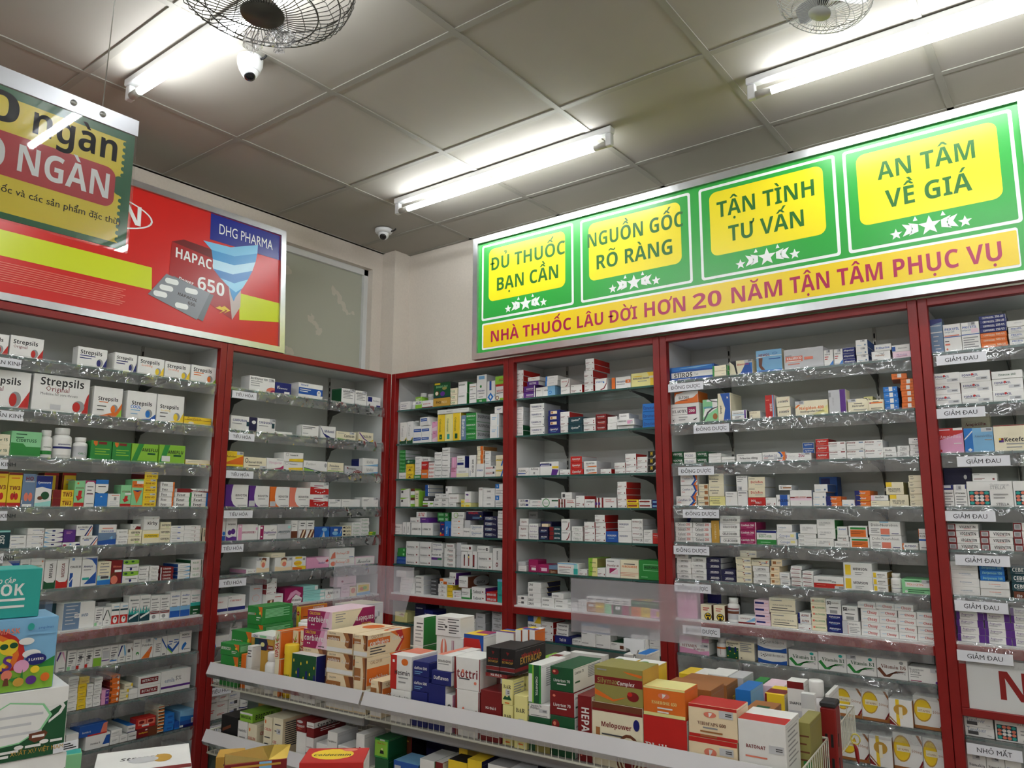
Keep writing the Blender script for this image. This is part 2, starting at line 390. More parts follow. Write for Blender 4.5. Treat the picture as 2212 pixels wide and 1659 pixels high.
# ------------------------------------------------------------------ red-framed medicine cabinets
TOPZ = 2.2
LABELS = {}
def cabinet(key, fr, X0, X1, shelves, mid, label, strip, tags, poster=False):
    """One cabinet: red frame, white carcass, glass shelves on brackets; X along the front, depth behind it."""
    r = thing('medicine_cabinet', label, 'cabinet', fr.world(X0, 0, 0), fr.a, group='red framed cabinets')
    w = X1-X0-0.002; p = 0.03; DEP = 0.29
    mb = MB()
    mb.cbox((0, 0, 0), (p, 0.03, TOPZ), M_RED, 0.0015); mb.cbox((w-p, 0, 0), (w, 0.03, TOPZ), M_RED, 0.0015)
    mb.cbox((p, 0, TOPZ-0.028), (w-p, 0.03, TOPZ), M_RED, 0.0015)
    zm = shelves[mid-1]; mb.cbox((p, 0, zm-0.034), (w-p, 0.03, zm-0.004), M_RED, 0.0015); mb.cbox((p, 0, 0.03), (w-p, 0.03, 0.1), M_RED, 0.0015)
    mb.build('red_frame', r)
    mb = MB(); mb.box((0, 0.03, 0), (0.018, DEP, TOPZ-0.001), M_WHITE); mb.box((w-0.018, 0.03, 0), (w, DEP, TOPZ-0.001), M_WHITE)
    mb.box((0.018, 0.03, TOPZ-0.02), (w-0.018, DEP, TOPZ-0.001), M_WHITE); mb.box((0.018, 0.03, 0.02), (w-0.018, DEP, 0.06), M_WHITE)
    mb.box((0.018, 0.031, zm-0.03), (w-0.018, DEP-0.001, zm-0.0045), M_WHITE)
    mb.build('carcass', r)
    mb = MB(); mb.box((0.018, DEP-0.012, 0.06), (w-0.018, DEP, TOPZ-0.02), M_BACK); mb.build('back_board', r)
    rails = [0.2*w, 0.8*w]
    for xr in rails:
        mb = MB(); mb.box((xr-0.006, DEP-0.0165, 0.1), (xr+0.006, DEP-0.012, TOPZ-0.021), M_STEEL)
        z = 0.12
        while z < TOPZ-0.05:
            mb.box((xr-0.003, DEP-0.017, z), (xr+0.003, DEP-0.0164, z+0.02), M_BLACK); z += 0.032
        mb.build('slotted_rail', r)
    for n, z in enumerate(shelves):
        if n+1 == mid or z < 0.2: 
            if n+1 == mid:
                mb = MB(); mb.box((0.02, 0.012, z-0.004), (w-0.02, DEP-0.018, z+0.003), M_WHITE); mb.build('bottom_board', r)
        else:
            mb = MB(); mb.box((0.021, 0.0202, z-0.004), (w-0.021, DEP-0.02, z+0.004), M_GLASS)
            mb.add([(0.021, 0.0199, z-0.004), (w-0.021, 0.0199, z-0.004), (w-0.021, 0.0199, z+0.004), (0.021, 0.0199, z+0.004)], [(0, 1, 2, 3)], M_GEDGE)
            mb.build('glass_shelf', r)
            for xr in rails:
                mb = MB(); t = 0.004
                pts = [(DEP-0.017, z-0.0045), (0.05, z-0.0045), (0.06, z-0.012), (0.17, z-0.022), (DEP-0.05, z-0.04), (DEP-0.03, z-0.08), (DEP-0.017, z-0.09)]
                vs = [(xr-t/2, a, b) for a, b in pts]+[(xr+t/2, a, b) for a, b in pts]; k = len(pts)
                fs = [tuple(range(k)), tuple(range(2*k-1, k-1, -1))]+[(i, i+k, (i+1) % k+k, (i+1) % k) for i in range(k)]
                mb.add(vs, fs, M_BRACKET); mb.tube([(xr, 0.05, z-0.008), (xr, 0.03, z-0.012), (xr, 0.0165, z-0.002), (xr, 0.0165, z+0.006)], 0.0012, M_BRACKET, 5)
                mb.build('shelf_bracket', r)
        if strip and z > 0.2:
            zb = z-0.045 if not (n+1 == mid) else z-0.06
            mb = MB(); yy = 0.010 if n+1 != mid else -0.004
            x = 0.034; N = int((w-0.068)/0.02)
            vs = []; fs = []
            for i in range(N+1):
                xx = 0.034+(w-0.068)*i/N; wv = 0.0016*math.sin(i*1.7+n*2.1)+0.0014*math.sin(i*0.63+n)
                vs += [(xx, yy+0.004, z+0.008), (xx, yy+wv*0.6, z-0.008), (xx, yy-0.002+wv, z-0.026), (xx, yy+wv*1.5, zb)]
            for i in range(N):
                for j in range(3):
                    a = i*4+j; fs.append((a, a+4, a+5, a+1))
            mb.add(vs, fs, M_PVC, True)
            st = mb.build('price_strip', r)
            for (sh, px0, px1, py, text) in tags:
                if sh != n+1: continue
                e = yy-0.0045
                a, _ = fr.hit(px0, py, e); b, zc = fr.hit(px1, py, e); a = max(a, X0+0.004)-X0; b = min(b, X1-0.004)-X0
                if b-a < 0.03: continue
                mb = MB(); h = 0.033; zc = (z+zb)/2-0.004
                mb.box((a, e, zc-h/2), (b, e+0.0006, zc+h/2), M_PAPER)
                put_text(mb, text, M_INKK, ((a+b)/2, e-0.0003, zc-0.007), (1, 0, 0), (0, 0, 1), cap=0.0145, st='n', res=2)
                mb.build('shelf_label', st)
    return r
SH = {'A1': [2.010, 1.824, 1.653, 1.475, 1.330, 1.180, 1.029, 0.882, 0.737, 0.585, 0.40, 0.25],
      'A2': [2.005, 1.816, 1.648, 1.474, 1.327, 1.180, 1.028, 0.882, 0.737, 0.585, 0.40, 0.25],
      'B1': [1.995, 1.811, 1.624, 1.477, 1.331, 1.180, 1.034, 0.885, 0.73, 0.57, 0.40],
      'B2': [1.993, 1.815, 1.624, 1.477, 1.331, 1.184, 1.034, 0.888, 0.73, 0.57, 0.40],
      'B3': [2.000, 1.822, 1.656, 1.487, 1.343, 1.198, 1.048, 0.914, 0.770, 0.63, 0.45],
      'B4': [2.005, 1.825, 1.664, 1.488, 1.349, 1.205, 1.061, 0.772, 0.63, 0.45]}
UX = {'A1': (FA, -2.2, -1.0009), 'A2': (FA, -1.0009, -0.0), 'B1': (FB, 0.0, 0.8101), 'B2': (FB, 0.8101, 1.6136), 'B3': (FB, 1.6136, 2.5902), 'B4': (FB, 2.5902, 3.75)}
T1, T2, T3, T4 = 'ĐAU THẦN KINH', 'TIÊU HÓA', 'ĐÔNG DƯỢC', 'GIẢM ĐAU'
TAGS = {'A1': [(1, -60, 47, 778, T1), (2, -60, 52, 894, T1), (3, -60, 18, 995, T1), (4, -60, 16, 1107, T1), (5, -60, 8, 1198, T1)],
        'A2': [(1, 502, 555, 847, T2), (2, 495, 550, 938, T2), (3, 489, 548, 1016, T2), (4, 484, 546, 1103, T2), (5, 479, 526, 1178, T2), (6, 473, 532, 1252, T2), (9, 457, 500, 1487, T2), (10, 450, 492, 1570, T2)],
        'B1': [], 'B2': [],
        'B3': [(1, 1443, 1519, 832, T3), (2, 1498, 1575, 922, T3), (3, 1465, 1542, 1014, T3), (4, 1475, 1553, 1108, T3), (5, 1455, 1532, 1187, T3), (6, 1457, 1536, 1271, T3), (7, 1475, 1555, 1358, T3)],
        'B4': [(1, 2022, 2131, 770, T4), (2, 2022, 2128, 887, T4), (3, 2067, 2182, 993, T4), (4, 2041, 2150, 1109, T4), (5, 2063, 2181, 1206, T4), (6, 2062, 2177, 1305, T4), (7, 2067, 2187, 1409, T4), (8, 2088, 2207, 1615, 'NHỎ MẮT')]}
CABL = {'A1': 'tall red framed cabinet at the left edge, with clear price strips and lozenge boxes', 'A2': 'red framed cabinet left of the room corner, tagged TIÊU HÓA on every shelf',
        'B1': 'narrow red framed cabinet right of the room corner, its shelves without price strips', 'B2': 'red framed cabinet behind the long clear sheet, between two narrower gaps',
        'B3': 'widest red framed cabinet, tagged ĐÔNG DƯỢC, with wrinkled clear strips', 'B4': 'red framed cabinet at the right edge with the white NHỎ panel'}
CABL['B2'] = 'red framed cabinet behind the long clear sheet, without price strips'
CAB = {}
for k in ('A1', 'A2', 'B1', 'B2', 'B3', 'B4'):
    fr, a, b = UX[k]
    CAB[k] = cabinet(k, fr, a, b, SH[k], 7, CABL[k], k not in ('B1', 'B2'), TAGS[k])
# white panel with red letters across the far right cabinet
mb = MB(); X0 = UX['B4'][1]
mb.cbox((0.0305, 0.0, 0.842), (1.125, 0.03, 0.8665), M_RED, 0.0015); mb.cbox((0.0305, 0.0, 0.867), (0.052, 0.03, 1.02), M_RED, 0.0015); mb.build('panel_frame', CAB['B4'])
mb = MB(); mb.box((0.0525, 0.006, 0.867), (1.12, 0.012, 1.02), pmat('panel_white', hexc('D9DAD8'), rough=0.35))
put_text(mb, 'NHỎ MẮT', pmat('panel_red', hexc('8E1A17'), rough=0.4), (0.128, 0.0055, 0.905), (1, 0, 0), (0, 0, 1), cap=0.085, st='b', res=4, anchor=0.0)
mb.build('letter_panel', CAB['B4'])
# ------------------------------------------------------------------ signs
def sgn(name, rgb, rough=0.3): return pmat('sign_'+name, hexc(rgb), rough=rough, coat=0.0)
SY = -0.042
def gp(px, py): 
    p = at_y(px, py, SY); return p.x, p.z
gx0, gz0, gx1, gz1 = 0.612, 2.204, 2.965, 2.832
sg = thing('shop_sign', 'long green and yellow sign with white stars standing on the cabinets', 'sign', (gx0, SY, gz0))
gw, gh = gx1-gx0, gz1-gz0
def frame_bars(w, h, t, d, m):
    mb = MB()
    mb.add([(0, 0, 0), (w, 0, 0), (w-t, 0, t), (t, 0, t), (0, d, 0), (w, d, 0), (w-t, d, t), (t, d, t)], [(0, 1, 2, 3), (0, 4, 5, 1), (3, 2, 6, 7)], m)
    mb.add([(0, 0, h), (w, 0, h), (w-t, 0, h-t), (t, 0, h-t), (0, d, h), (w, d, h), (w-t, d, h-t), (t, d, h-t)], [(3, 2, 1, 0), (1, 5, 4, 0), (7, 6, 2, 3)], m)
    mb.add([(0, 0, 0), (0, 0, h), (t, 0, h-t), (t, 0, t), (0, d, 0), (0, d, h), (t, d, h-t), (t, d, t)], [(3, 2, 1, 0), (0, 1, 5, 4), (7, 6, 2, 3)], m)
    mb.add([(w, 0, 0), (w, 0, h), (w-t, 0, h-t), (w-t, 0, t), (w, d, 0), (w, d, h), (w-t, d, h-t), (w-t, d, t)], [(0, 1, 2, 3), (4, 5, 1, 0), (3, 2, 6, 7)], m)
    return mb
frame_bars(gw, gh, 0.03, 0.035, M_ALU).build('metal_frame', sg)
mb = MB(); mb.box((0.004, 0.012, 0.004), (gw-0.004, 0.034, gh-0.004), sgn('green', '2FA33F')); mb.build('green_board', sg)
def rrect(mb, x0, z0, x1, z1, r, y, m, n=5):
    pts = []
    for cx, cz, a0 in ((x1-r, z1-r, 0), (x0+r, z1-r, 90), (x0+r, z0+r, 180), (x1-r, z0+r, 270)):
        for k in range(n+1):
            t = math.radians(a0+90*k/n); pts.append((cx+r*math.cos(t), y, cz+r*math.sin(t)))
    mb.poly(pts, m)
def star(mb, cx, cz, R, y, m, rot=0):
    pts = []
    for k in range(10):
        t = math.pi/2+rot+k*math.pi/5; q = R if k % 2 == 0 else R*0.42; pts.append((cx+q*math.cos(t), y, cz+q*math.sin(t)))
    c = (cx, y, cz)
    mb.add([c]+pts, [(0, 1+k, 1+(k+1) % 10) for k in range(10)], m)
SWH, SYL, SGR, SMA = sgn('white', 'EDEFEC'), sgn('yellow', 'F2DF22'), sgn('deep_green', '2C6B2A'), sgn('crimson', 'B01B4C')
def rel(px, py):
    x, z = gp(px, py); return x-gx0, z-gz0
PAN = [((1037, 533), (1236, 659), ('ĐỦ THUỐC', 'BẠN CẦN')), ((1252, 480), (1492, 604), ('NGUỒN GỐC', 'RÕ RÀNG')), ((1510, 414), (1811, 559), ('TẬN TÌNH', 'TƯ VẤN')), ((1822, 337), (2202, 492), ('AN TÂM', 'VỀ GIÁ'))]
TPX = [(((1056, 585), (1218, 546)), ((1068, 620), (1203, 593))), (((1264, 537), (1474, 491)), ((1283, 577), (1450, 543))), (((1546, 471), (1758, 424)), ((1571, 514), (1735, 481))), (((1895, 392), (2107, 345)), ((1912, 443), (2100, 408)))]
PXR = [(1038, 1236), (1251, 1492), (1509, 1811), (1823, 2203)]
for (tl, br, words), (xa, xb), tp in zip(PAN, PXR, TPX):
    x0 = rel(xa, (tl[1]+br[1])/2)[0]; x1 = rel(xb, (tl[1]+br[1])/2)[0]
    zt = 0.583; zb = 0.192
    mb = MB(); rrect(mb, x0, zb, x1, zt, 0.012, 0.0116, SWH); rrect(mb, x0+0.011, zb+0.011, x1-0.011, zt-0.011, 0.006, 0.0113, sgn('green', '2FA33F'))
    rrect(mb, x0+0.045, 0.285, x1-0.045, zt-0.028, 0.03, 0.011, SYL)
    for t, q, zz in zip(words, tp, (0.455, 0.345)):
        (a, b), (c, d) = q
        xa2 = rel(a, b)[0]; xb2 = rel(c, d)[0]
        put_text(mb, t, SGR, ((xa2+xb2)/2, 0.0106, zz-0.012), (1, 0, 0), (0, 0, 1), width=xb2-xa2, cap=0.066, st='b', res=6)
    cx = (x0+x1)/2
    star(mb, cx, 0.24, 0.036, 0.0106, SWH)
    for s in (-1, 1):
        star(mb, cx+s*0.105, 0.23, 0.021, 0.0106, SWH)
        for q in (0.047, 0.067): mb.poly([(cx+s*q, 0.0106, 0.262), (cx+s*(q+0.013), 0.0106, 0.262), (cx+s*(q-0.004), 0.0106, 0.24), (cx+s*(q+0.013), 0.0106, 0.217), (cx+s*q, 0.0106, 0.217), (cx+s*(q-0.017), 0.0106, 0.24)] if False else [(cx+s*(q-0.012), 0.0106, 0.252), (cx+s*(q+0.018), 0.0106, 0.262), (cx+s*(q+0.004), 0.0106, 0.24), (cx+s*(q+0.018), 0.0106, 0.217), (cx+s*(q-0.012), 0.0106, 0.226)], SWH)
        mb.poly([(cx+s*0.035, 0.0106, 0.266), (cx+s*0.05, 0.0106, 0.266), (cx+s*0.042, 0.0106, 0.282)], SWH)
    mb.build('slogan_panel', sg)
mb = MB(); x0 = rel(1038, 730)[0]; x1 = rel(2205, 560)[0]
rrect(mb, x0, 0.045, x1, 0.178, 0.008, 0.0116, SWH); rrect(mb, x0+0.009, 0.054, x1-0.004, 0.169, 0.004, 0.0112, sgn('gold_yellow', 'EFCF1C'))
SEG = [('NHÀ THUỐC', 1055, 1231, 730), ('LÂU ĐỜI', 1241, 1374, 700), ('HƠN', 1386, 1479, 685), ('20', 1492, 1557, 665), ('NĂM', 1574, 1689, 650), ('TẬN TÂM', 1704, 1908, 625), ('PHỤC VỤ', 1924, 2168, 585)]
for t, a, b, yy in SEG:
    xa2, xb2 = rel(a, yy)[0], rel(b, yy)[0]
    put_text(mb, t, SMA, ((xa2+xb2)/2, 0.0108, 0.078), (1, 0, 0), (0, 0, 1), width=xb2-xa2, cap=0.064 if t in ('20', 'NĂM', 'HƠN', 'TẬN TÂM', 'PHỤC VỤ') else 0.056, st='b', res=6)
mb.build('slogan_strip', sg)
# red sign on the left cabinets, leaning back a little
RY1, RY0 = -0.702, -2.15; rz0, rh = 2.204, 0.618
rs = thing('advert_sign', 'red advert sign with a pictured pill box, in a metal frame on the left cabinets', 'sign', (0.0, RY0, rz0))
rs.rotation_euler = (-0.056, 0, math.pi/2)
RSM = Matrix.Translation((0, RY0, rz0)) @ Matrix.Rotation(math.pi/2, 4, 'Z') @ Matrix.Rotation(-0.056, 4, 'X')
RSI = RSM.inverted()
def rp(px, py):
    o = RSI @ CAM; d = RSI.to_3x3() @ ray(px, py); t = -o.y/d.y; q = o+d*t; return q.x, q.z
rw = RY1-RY0
frame_bars(rw, rh, 0.028, 0.03, M_ALU).build('metal_frame', rs)
SRED = sgn('red', 'D2231D'); SLIME = sgn('lime', 'D3DE27')
mb = MB(); mb.box((0.004, 0.012, 0.004), (rw-0.004, 0.029, rh-0.004), SRED)
def rpoly(mb, pts, y, m): mb.poly([(rp(*q)[0], y, rp(*q)[1]) for q in pts], m)
# glow printed round the box, as rings of lighter ink
c0 = rp(490, 470)
for k, (q, col) in enumerate(((0.2, 'D8372A'), (0.165, 'DD4E3C'), (0.13, 'E36B55'), (0.095, 'EA8E76'), (0.06, 'F2B8A2'))):
    q = min(q, rh-0.03-c0[1]); rrect(mb, c0[0]-q, c0[1]-q*0.95, c0[0]+q, c0[1]+q*0.95, q*0.94, 0.0118-0.0001*k, sgn('glow_%s' % 'abcde'[k], col), 8)
zl0, zl1 = rp(0, 548)[1], rp(0, 500)[1]
mb.poly([(0.03, 0.0112, 0.165), (rp(330, 640)[0], 0.0112, 0.165), (rp(330, 600)[0], 0.0112, 0.262), (0.03, 0.0112, 0.262)], SLIME)
rpoly(mb, [(520, 690), (605, 695), (606, 654), (520, 632)], 0.0112, SLIME)
for k in range(9):
    z = 0.14-0.0085*k; mb.box((0.05, 0.0111, z), (rp(290, 640)[0]-0.01*(k % 3)-0.03, 0.0115, z+0.0028), sgn('pale_red_print', 'E8836F'))
mb.build('red_board', rs)
mb = MB(); b0 = rp(458, 480); b1 = rp(604, 500)
zt = rh-0.03; mb.poly([(b0[0], 0.0108, zt-0.125), (rw-0.03, 0.0108, zt-0.125), (rw-0.03, 0.0108, zt), (b0[0], 0.0108, zt)], sgn('navy', '18288C'))
put_text(mb, 'DHG PHARMA', SWH, ((b0[0]+rw-0.03)/2, 0.0104, zt-0.085), (1, 0, 0), (0, 0, 1), width=(rw-0.03-b0[0])*0.78, cap=0.05, st='n', res=5)
mb.build('company_patch', rs)
mb = MB()   # the white ring and letter of the logo, mostly behind the hanging sign
cxr = rp(255, 455); 
for k in range(40):
    t0, t1 = 2*math.pi*k/40, 2*math.pi*(k+1)/40
    R1, R2 = (0.33, 0.085), (0.322, 0.078); X, Z = cxr[0]-0.18, cxr[1]
    mb.poly([(X+R1[0]*math.cos(t0), 0.0108, Z+R1[1]*math.sin(t0)), (X+R1[0]*math.cos(t1), 0.0108, Z+R1[1]*math.sin(t1)), (X+R2[0]*math.cos(t1), 0.0108, Z+R2[1]*math.sin(t1)), (X+R2[0]*math.cos(t0), 0.0108, Z+R2[1]*math.sin(t0))], SWH)
put_text(mb, 'N', SWH, (rp(285, 470)[0], 0.0106, cxr[1]-0.035), (1, 0, 0), (0, 0, 1), cap=0.085, st='b', res=4)
mb.build('logo', rs)
mb = MB()   # pictured pill box
rpoly(mb, [(374, 520), (492, 570), (504, 690), (368, 592)], 0.0106, sgn('box_red', 'A81A1C'))
rpoly(mb, [(374, 520), (400, 516), (500, 552), (492, 570)], 0.01055, sgn('box_dark', '6E1214'))
rpoly(mb, [(492, 570), (526, 560), (522, 662), (504, 690)], 0.01055, sgn('box_side', 'C8B8B2'))
def rtext(t, a, b, cap, m, st='b', y=0.0102):
    pa, pb = rp(*a), rp(*b); ux = Vector((pb[0]-pa[0], 0, pb[1]-pa[1])); L = ux.length; ux.normalize()
    put_text(mb, t, m, (pa[0], y, pa[1]), ux, (0, 0, 1), width=L, cap=cap, st=st, res=5, anchor=0.0)
rtext('HAPACOL', (380, 553), (490, 592), 0.045, SWH)
rtext('Power', (388, 605), (421, 617), 0.02, SWH, 'i'); rtext('650', (428, 622), (487, 640), 0.06, SWH)
for q in (0, 10): rpoly(mb, [(468+q, 664), (478+q, 660), (490+q, 670), (476+q, 676), (484+q, 670)], 0.0102, sgn('chevron', 'EFC93A'))
# blue whirl
W0 = [(442, 500), (558, 508), (560, 540), (540, 600), (514, 640), (500, 566), (478, 534)]
WC = ['7CC6EC', '3E9AD6', 'B9E2F6', '2C7FC4', '8FD2F2', '3E9AD6']
for k in range(6):
    a, b = k/6, (k+1)/6
    Lp = lambda t: ((442+(500-442)*t+8*math.sin(t*9)), 518+122*t); Rp = lambda t: (560-(560-512)*t*t, 528+112*t)
    rpoly(mb, [Lp(a), (0.5*(Lp(a)[0]+Rp(a)[0]), 0.5*(Lp(a)[1]+Rp(a)[1])+10), Rp(a), Rp(b), (0.5*(Lp(b)[0]+Rp(b)[0]), 0.5*(Lp(b)[1]+Rp(b)[1])+10), Lp(b)], 0.0100, sgn('whirl_%s' % 'abcdef'[k], WC[k]))
# blister cards
for dx, col, y in ((16, '6E7278', 0.0099), (0, '868A90', 0.0096)):
    rpoly(mb, [(322+dx, 634+dx*0.3), (362+dx, 590+dx*0.3), (456+dx*0.5, 632+dx*0.3), (428+dx*0.8, 690+dx*0.2)], y, sgn('foil_%d' % dx if False else ('foil_back' if dx else 'foil'), col))
for q in ((374, 607), (362, 621), (349, 634), (416, 628), (395, 660)):
    c = rp(*q); rrect(mb, c[0]-0.03, c[1]-0.012, c[0]+0.03, c[1]+0.012, 0.0115, 0.0093, SWH, 4)
rtext('HAPACOL', (386, 636), (428, 652), 0.014, sgn('ink_dark', '2A1416'), 'i', 0.0092); rtext('650', (408, 656), (424, 662), 0.014, sgn('ink_dark', '2A1416'), 'i', 0.0092)
mb.build('pictured_box', rs)
# ------------------------------------------------------------------ hanging sign
HX = 1.5
p1 = at_x(295, 266, HX); p2 = at_x(277, 548, HX)
hy1 = (p1.y+p2.y)/2; hz1, hz0 = p1.z, p2.z; hw = 0.62
hs = thing('hanging_sign', 'yellow and green discount sign in a clear sleeve hanging from the ceiling', 'sign', (HX, hy1-hw, hz0)); hs.rotation_euler.z = math.pi/2
hh = hz1-hz0
def hp(px, py):
    p = at_x(px, py, HX); return p.y-(hy1-hw), p.z-hz0
clear_acr = clear_mat('clear_acrylic', (0.99, 0.99, 0.99), rough=0.02, gloss=0.02)
mb = MB(); mb.box((0, -0.0035, 0), (hw, -0.002, hh), clear_acr); mb.box((0, 0.002, 0), (hw, 0.0035, hh), clear_acr); mb.build('clear_sleeve', hs)
mb = MB(); zt = hp(290, 295)[1]
SHG, SHY, SHR = sgn('poster_green', '146B3C'), sgn('poster_yellow', 'EFD92E'), sgn('poster_red', 'C4262C')
mb.box((0.001, -0.0015, 0.004), (hw-0.004, 0.0015, zt), SHG)
ye = hp(272, 300)[0]; yt = zt-0.018; yb = hp(262, 528)[1]
mb.poly([(0.02, -0.0017, yb), (ye, -0.0017, yb), (ye, -0.0017, yt), (0.02, -0.0017, yt)], SHY)
for k in range(16):
    z = yb+(yt-yb)*(k+0.5)/16; rrect(mb, ye-0.0055, z-0.0045, ye+0.004, z+0.0045, 0.0044, -0.00172, SHG, 4)
zc = hp(265, 405)[1]; rrect(mb, ye-0.018, zc-0.02, ye+0.008, zc+0.02, 0.0129, -0.00173, SHG, 6)
def htext(t, a, b, cap, m, st='b', y=-0.0021, anchor=1.0):
    pa, pb = hp(*a), hp(*b)
    put_text(mb, t, m, (pb[0], y, pb[1]), (1, 0, 0), (0, 0, 1), width=None if a is None else pb[0]-pa[0], cap=cap, st=st, res=7, anchor=1.0)
rr0 = hp(243, 448)[0]; zr0, zr1 = hp(243, 450)[1], hp(0, 295)[1]
zr0, zr1 = hp(230, 447)[1], hp(236, 362)[1]
rrect(mb, 0.03, zr0, rr0, zr1, 0.02, -0.0018, SHR, 6)
def hbase(px, py): return hp(px, py)
a0 = hp(62, 290)[0]; a1, zb1 = hp(250, 352)
zb1 = hp(248, 350)[1]
put_text(mb, 'ngàn', sgn('ink_dark', '2A1416') if False else M_INKK, (a1, -0.0021, zb1), (1, 0, 0), (0, 0, 1), width=a1-a0, cap=0.055, res=7, anchor=1.0)
o0, o1 = hp(-55, 240)[0], hp(38, 270)[0]
put_text(mb, '50', M_INKK, (o1, -0.0021, zb1+0.002), (1, 0, 0), (0, 0, 1), width=0.13, cap=0.058, res=7, anchor=1.0)
n0 = hp(28, 370)[0]; n1, zn = hp(232, 430)
put_text(mb, 'NGÀN', SWH, (n1, -0.0021, zn), (1, 0, 0), (0, 0, 1), width=n1-n0, cap=0.052, res=7, anchor=1.0)
rrect(mb, hp(-20, 330)[0]-0.05, zn-0.012, hp(10, 330)[0], zn+0.058, 0.03, -0.002, SWH, 6)
s1, zs = hp(258, 487)
put_text(mb, 'giảm giá sốc và các sản phẩm đặc thù)', M_INKK, (s1, -0.0021, zs), (1, 0, 0), (0, 0, 1), cap=0.0135, st='n', res=4, anchor=1.0)
mb.build('poster', hs)
mb = MB(); mb.box((0, -0.0045, hh-0.03), (hw, -0.0038, hh+0.004), pmat('clip_rail', hexc('B9BABE'), rough=0.25, metal=0.4)); mb.build('clip_rail', hs)
wy, wz = hp(222, 224)
mb = MB(); mb.tube([(wy, 0, hh-0.012), (wy+0.012, 0, CEIL-hz0)], 0.0011, M_STEEL, 6); mb.tube([(wy-0.4, 0, hh-0.012), (wy-0.4, 0, CEIL-hz0)], 0.0011, M_STEEL, 6); mb.build('hanging_wire', hs)
for yy in (wy, wy-0.055):
    mb = MB(); mb.tube([(yy, -0.0065, hh-0.012), (yy, 0.0065, hh-0.012)], 0.006, M_STEEL, 10); mb.build('screw', hs)
# ------------------------------------------------------------------ dome cameras
M_CAMW = pmat('camera_white', hexc('E3E4E4'), rough=0.35); M_LENS = pmat('camera_lens', hexc('101114'), rough=0.08, coat=0.5)
def dome(px, py, r, label, aim, big):
    p = at_z(px, py, CEIL-0.004)
    t = thing('security_camera', label, 'camera', (p.x, p.y, CEIL-0.0045), group='security cameras')
    mb = MB()
    if big: mb.lathe([(r*0.98, 0), (r*1.02, -r*0.15), (r*1.0, -r*0.6), (r*0.82, -r*1.15), (r*0.78, -r*1.2), (0, -r*1.2)], M_CAMW, 28)
    else: mb.lathe([(r, 0), (r*1.0, -r*0.25), (r*0.9, -r*0.42), (r*0.6, -r*0.46), (0, -r*0.46)], M_CAMW, 28)
    mb.build('base', t)
    mb = MB(); q = r*(0.72 if big else 0.62); cz = -r*(1.15 if big else 0.62)
    prof = [(q*math.sin(a*math.pi/12), cz+q*math.cos(a*math.pi/12)) for a in range(0, 13)]
    mb.lathe(prof, M_CAMW, 24); eye = mb.build('eyeball', t)
    d = Vector(aim).normalized(); u = d.cross(Vector((0, 0, 1))).normalized(); w = d.cross(u)
    mb = MB(); c = Vector((0, 0, cz))+d*(q*0.86); vs = [c+d*(q*0.22)]; n = 24
    for rr, dd in ((0.62, 0.0), (0.6, 0.14), (0.3, 0.2)):
        for k in range(n):
            a = 2*math.pi*k/n; vs.append(c+u*(q*rr*math.cos(a))+w*(q*rr*math.sin(a))+d*(q*dd))
    fs = []
    for i in range(2):
        for k in range(n): a = 1+i*n+k; b = 1+i*n+(k+1) % n; fs.append((a, b, b+n, a+n))
    for k in range(n): fs.append((0, 1+2*n+k, 1+2*n+(k+1) % n))
    mb.add(vs, fs, M_LENS, True); mb.build('lens', t)
    mb = MB(); mb.tube([(r*0.8, r*0.3, -r*0.3), (r*1.25, r*0.45, -r*0.25), (r*1.5, r*0.5, -0.003)], 0.004, M_BLACK, 8); mb.build('cable', t)
dome(541, 125, 0.042, 'white dome camera on the ceiling between the fan and the red sign', (0.35, -0.15, -1), True)
dome(829, 496, 0.048, 'small white dome camera on the ceiling in the room corner', (0.35, -0.45, -0.55), False)
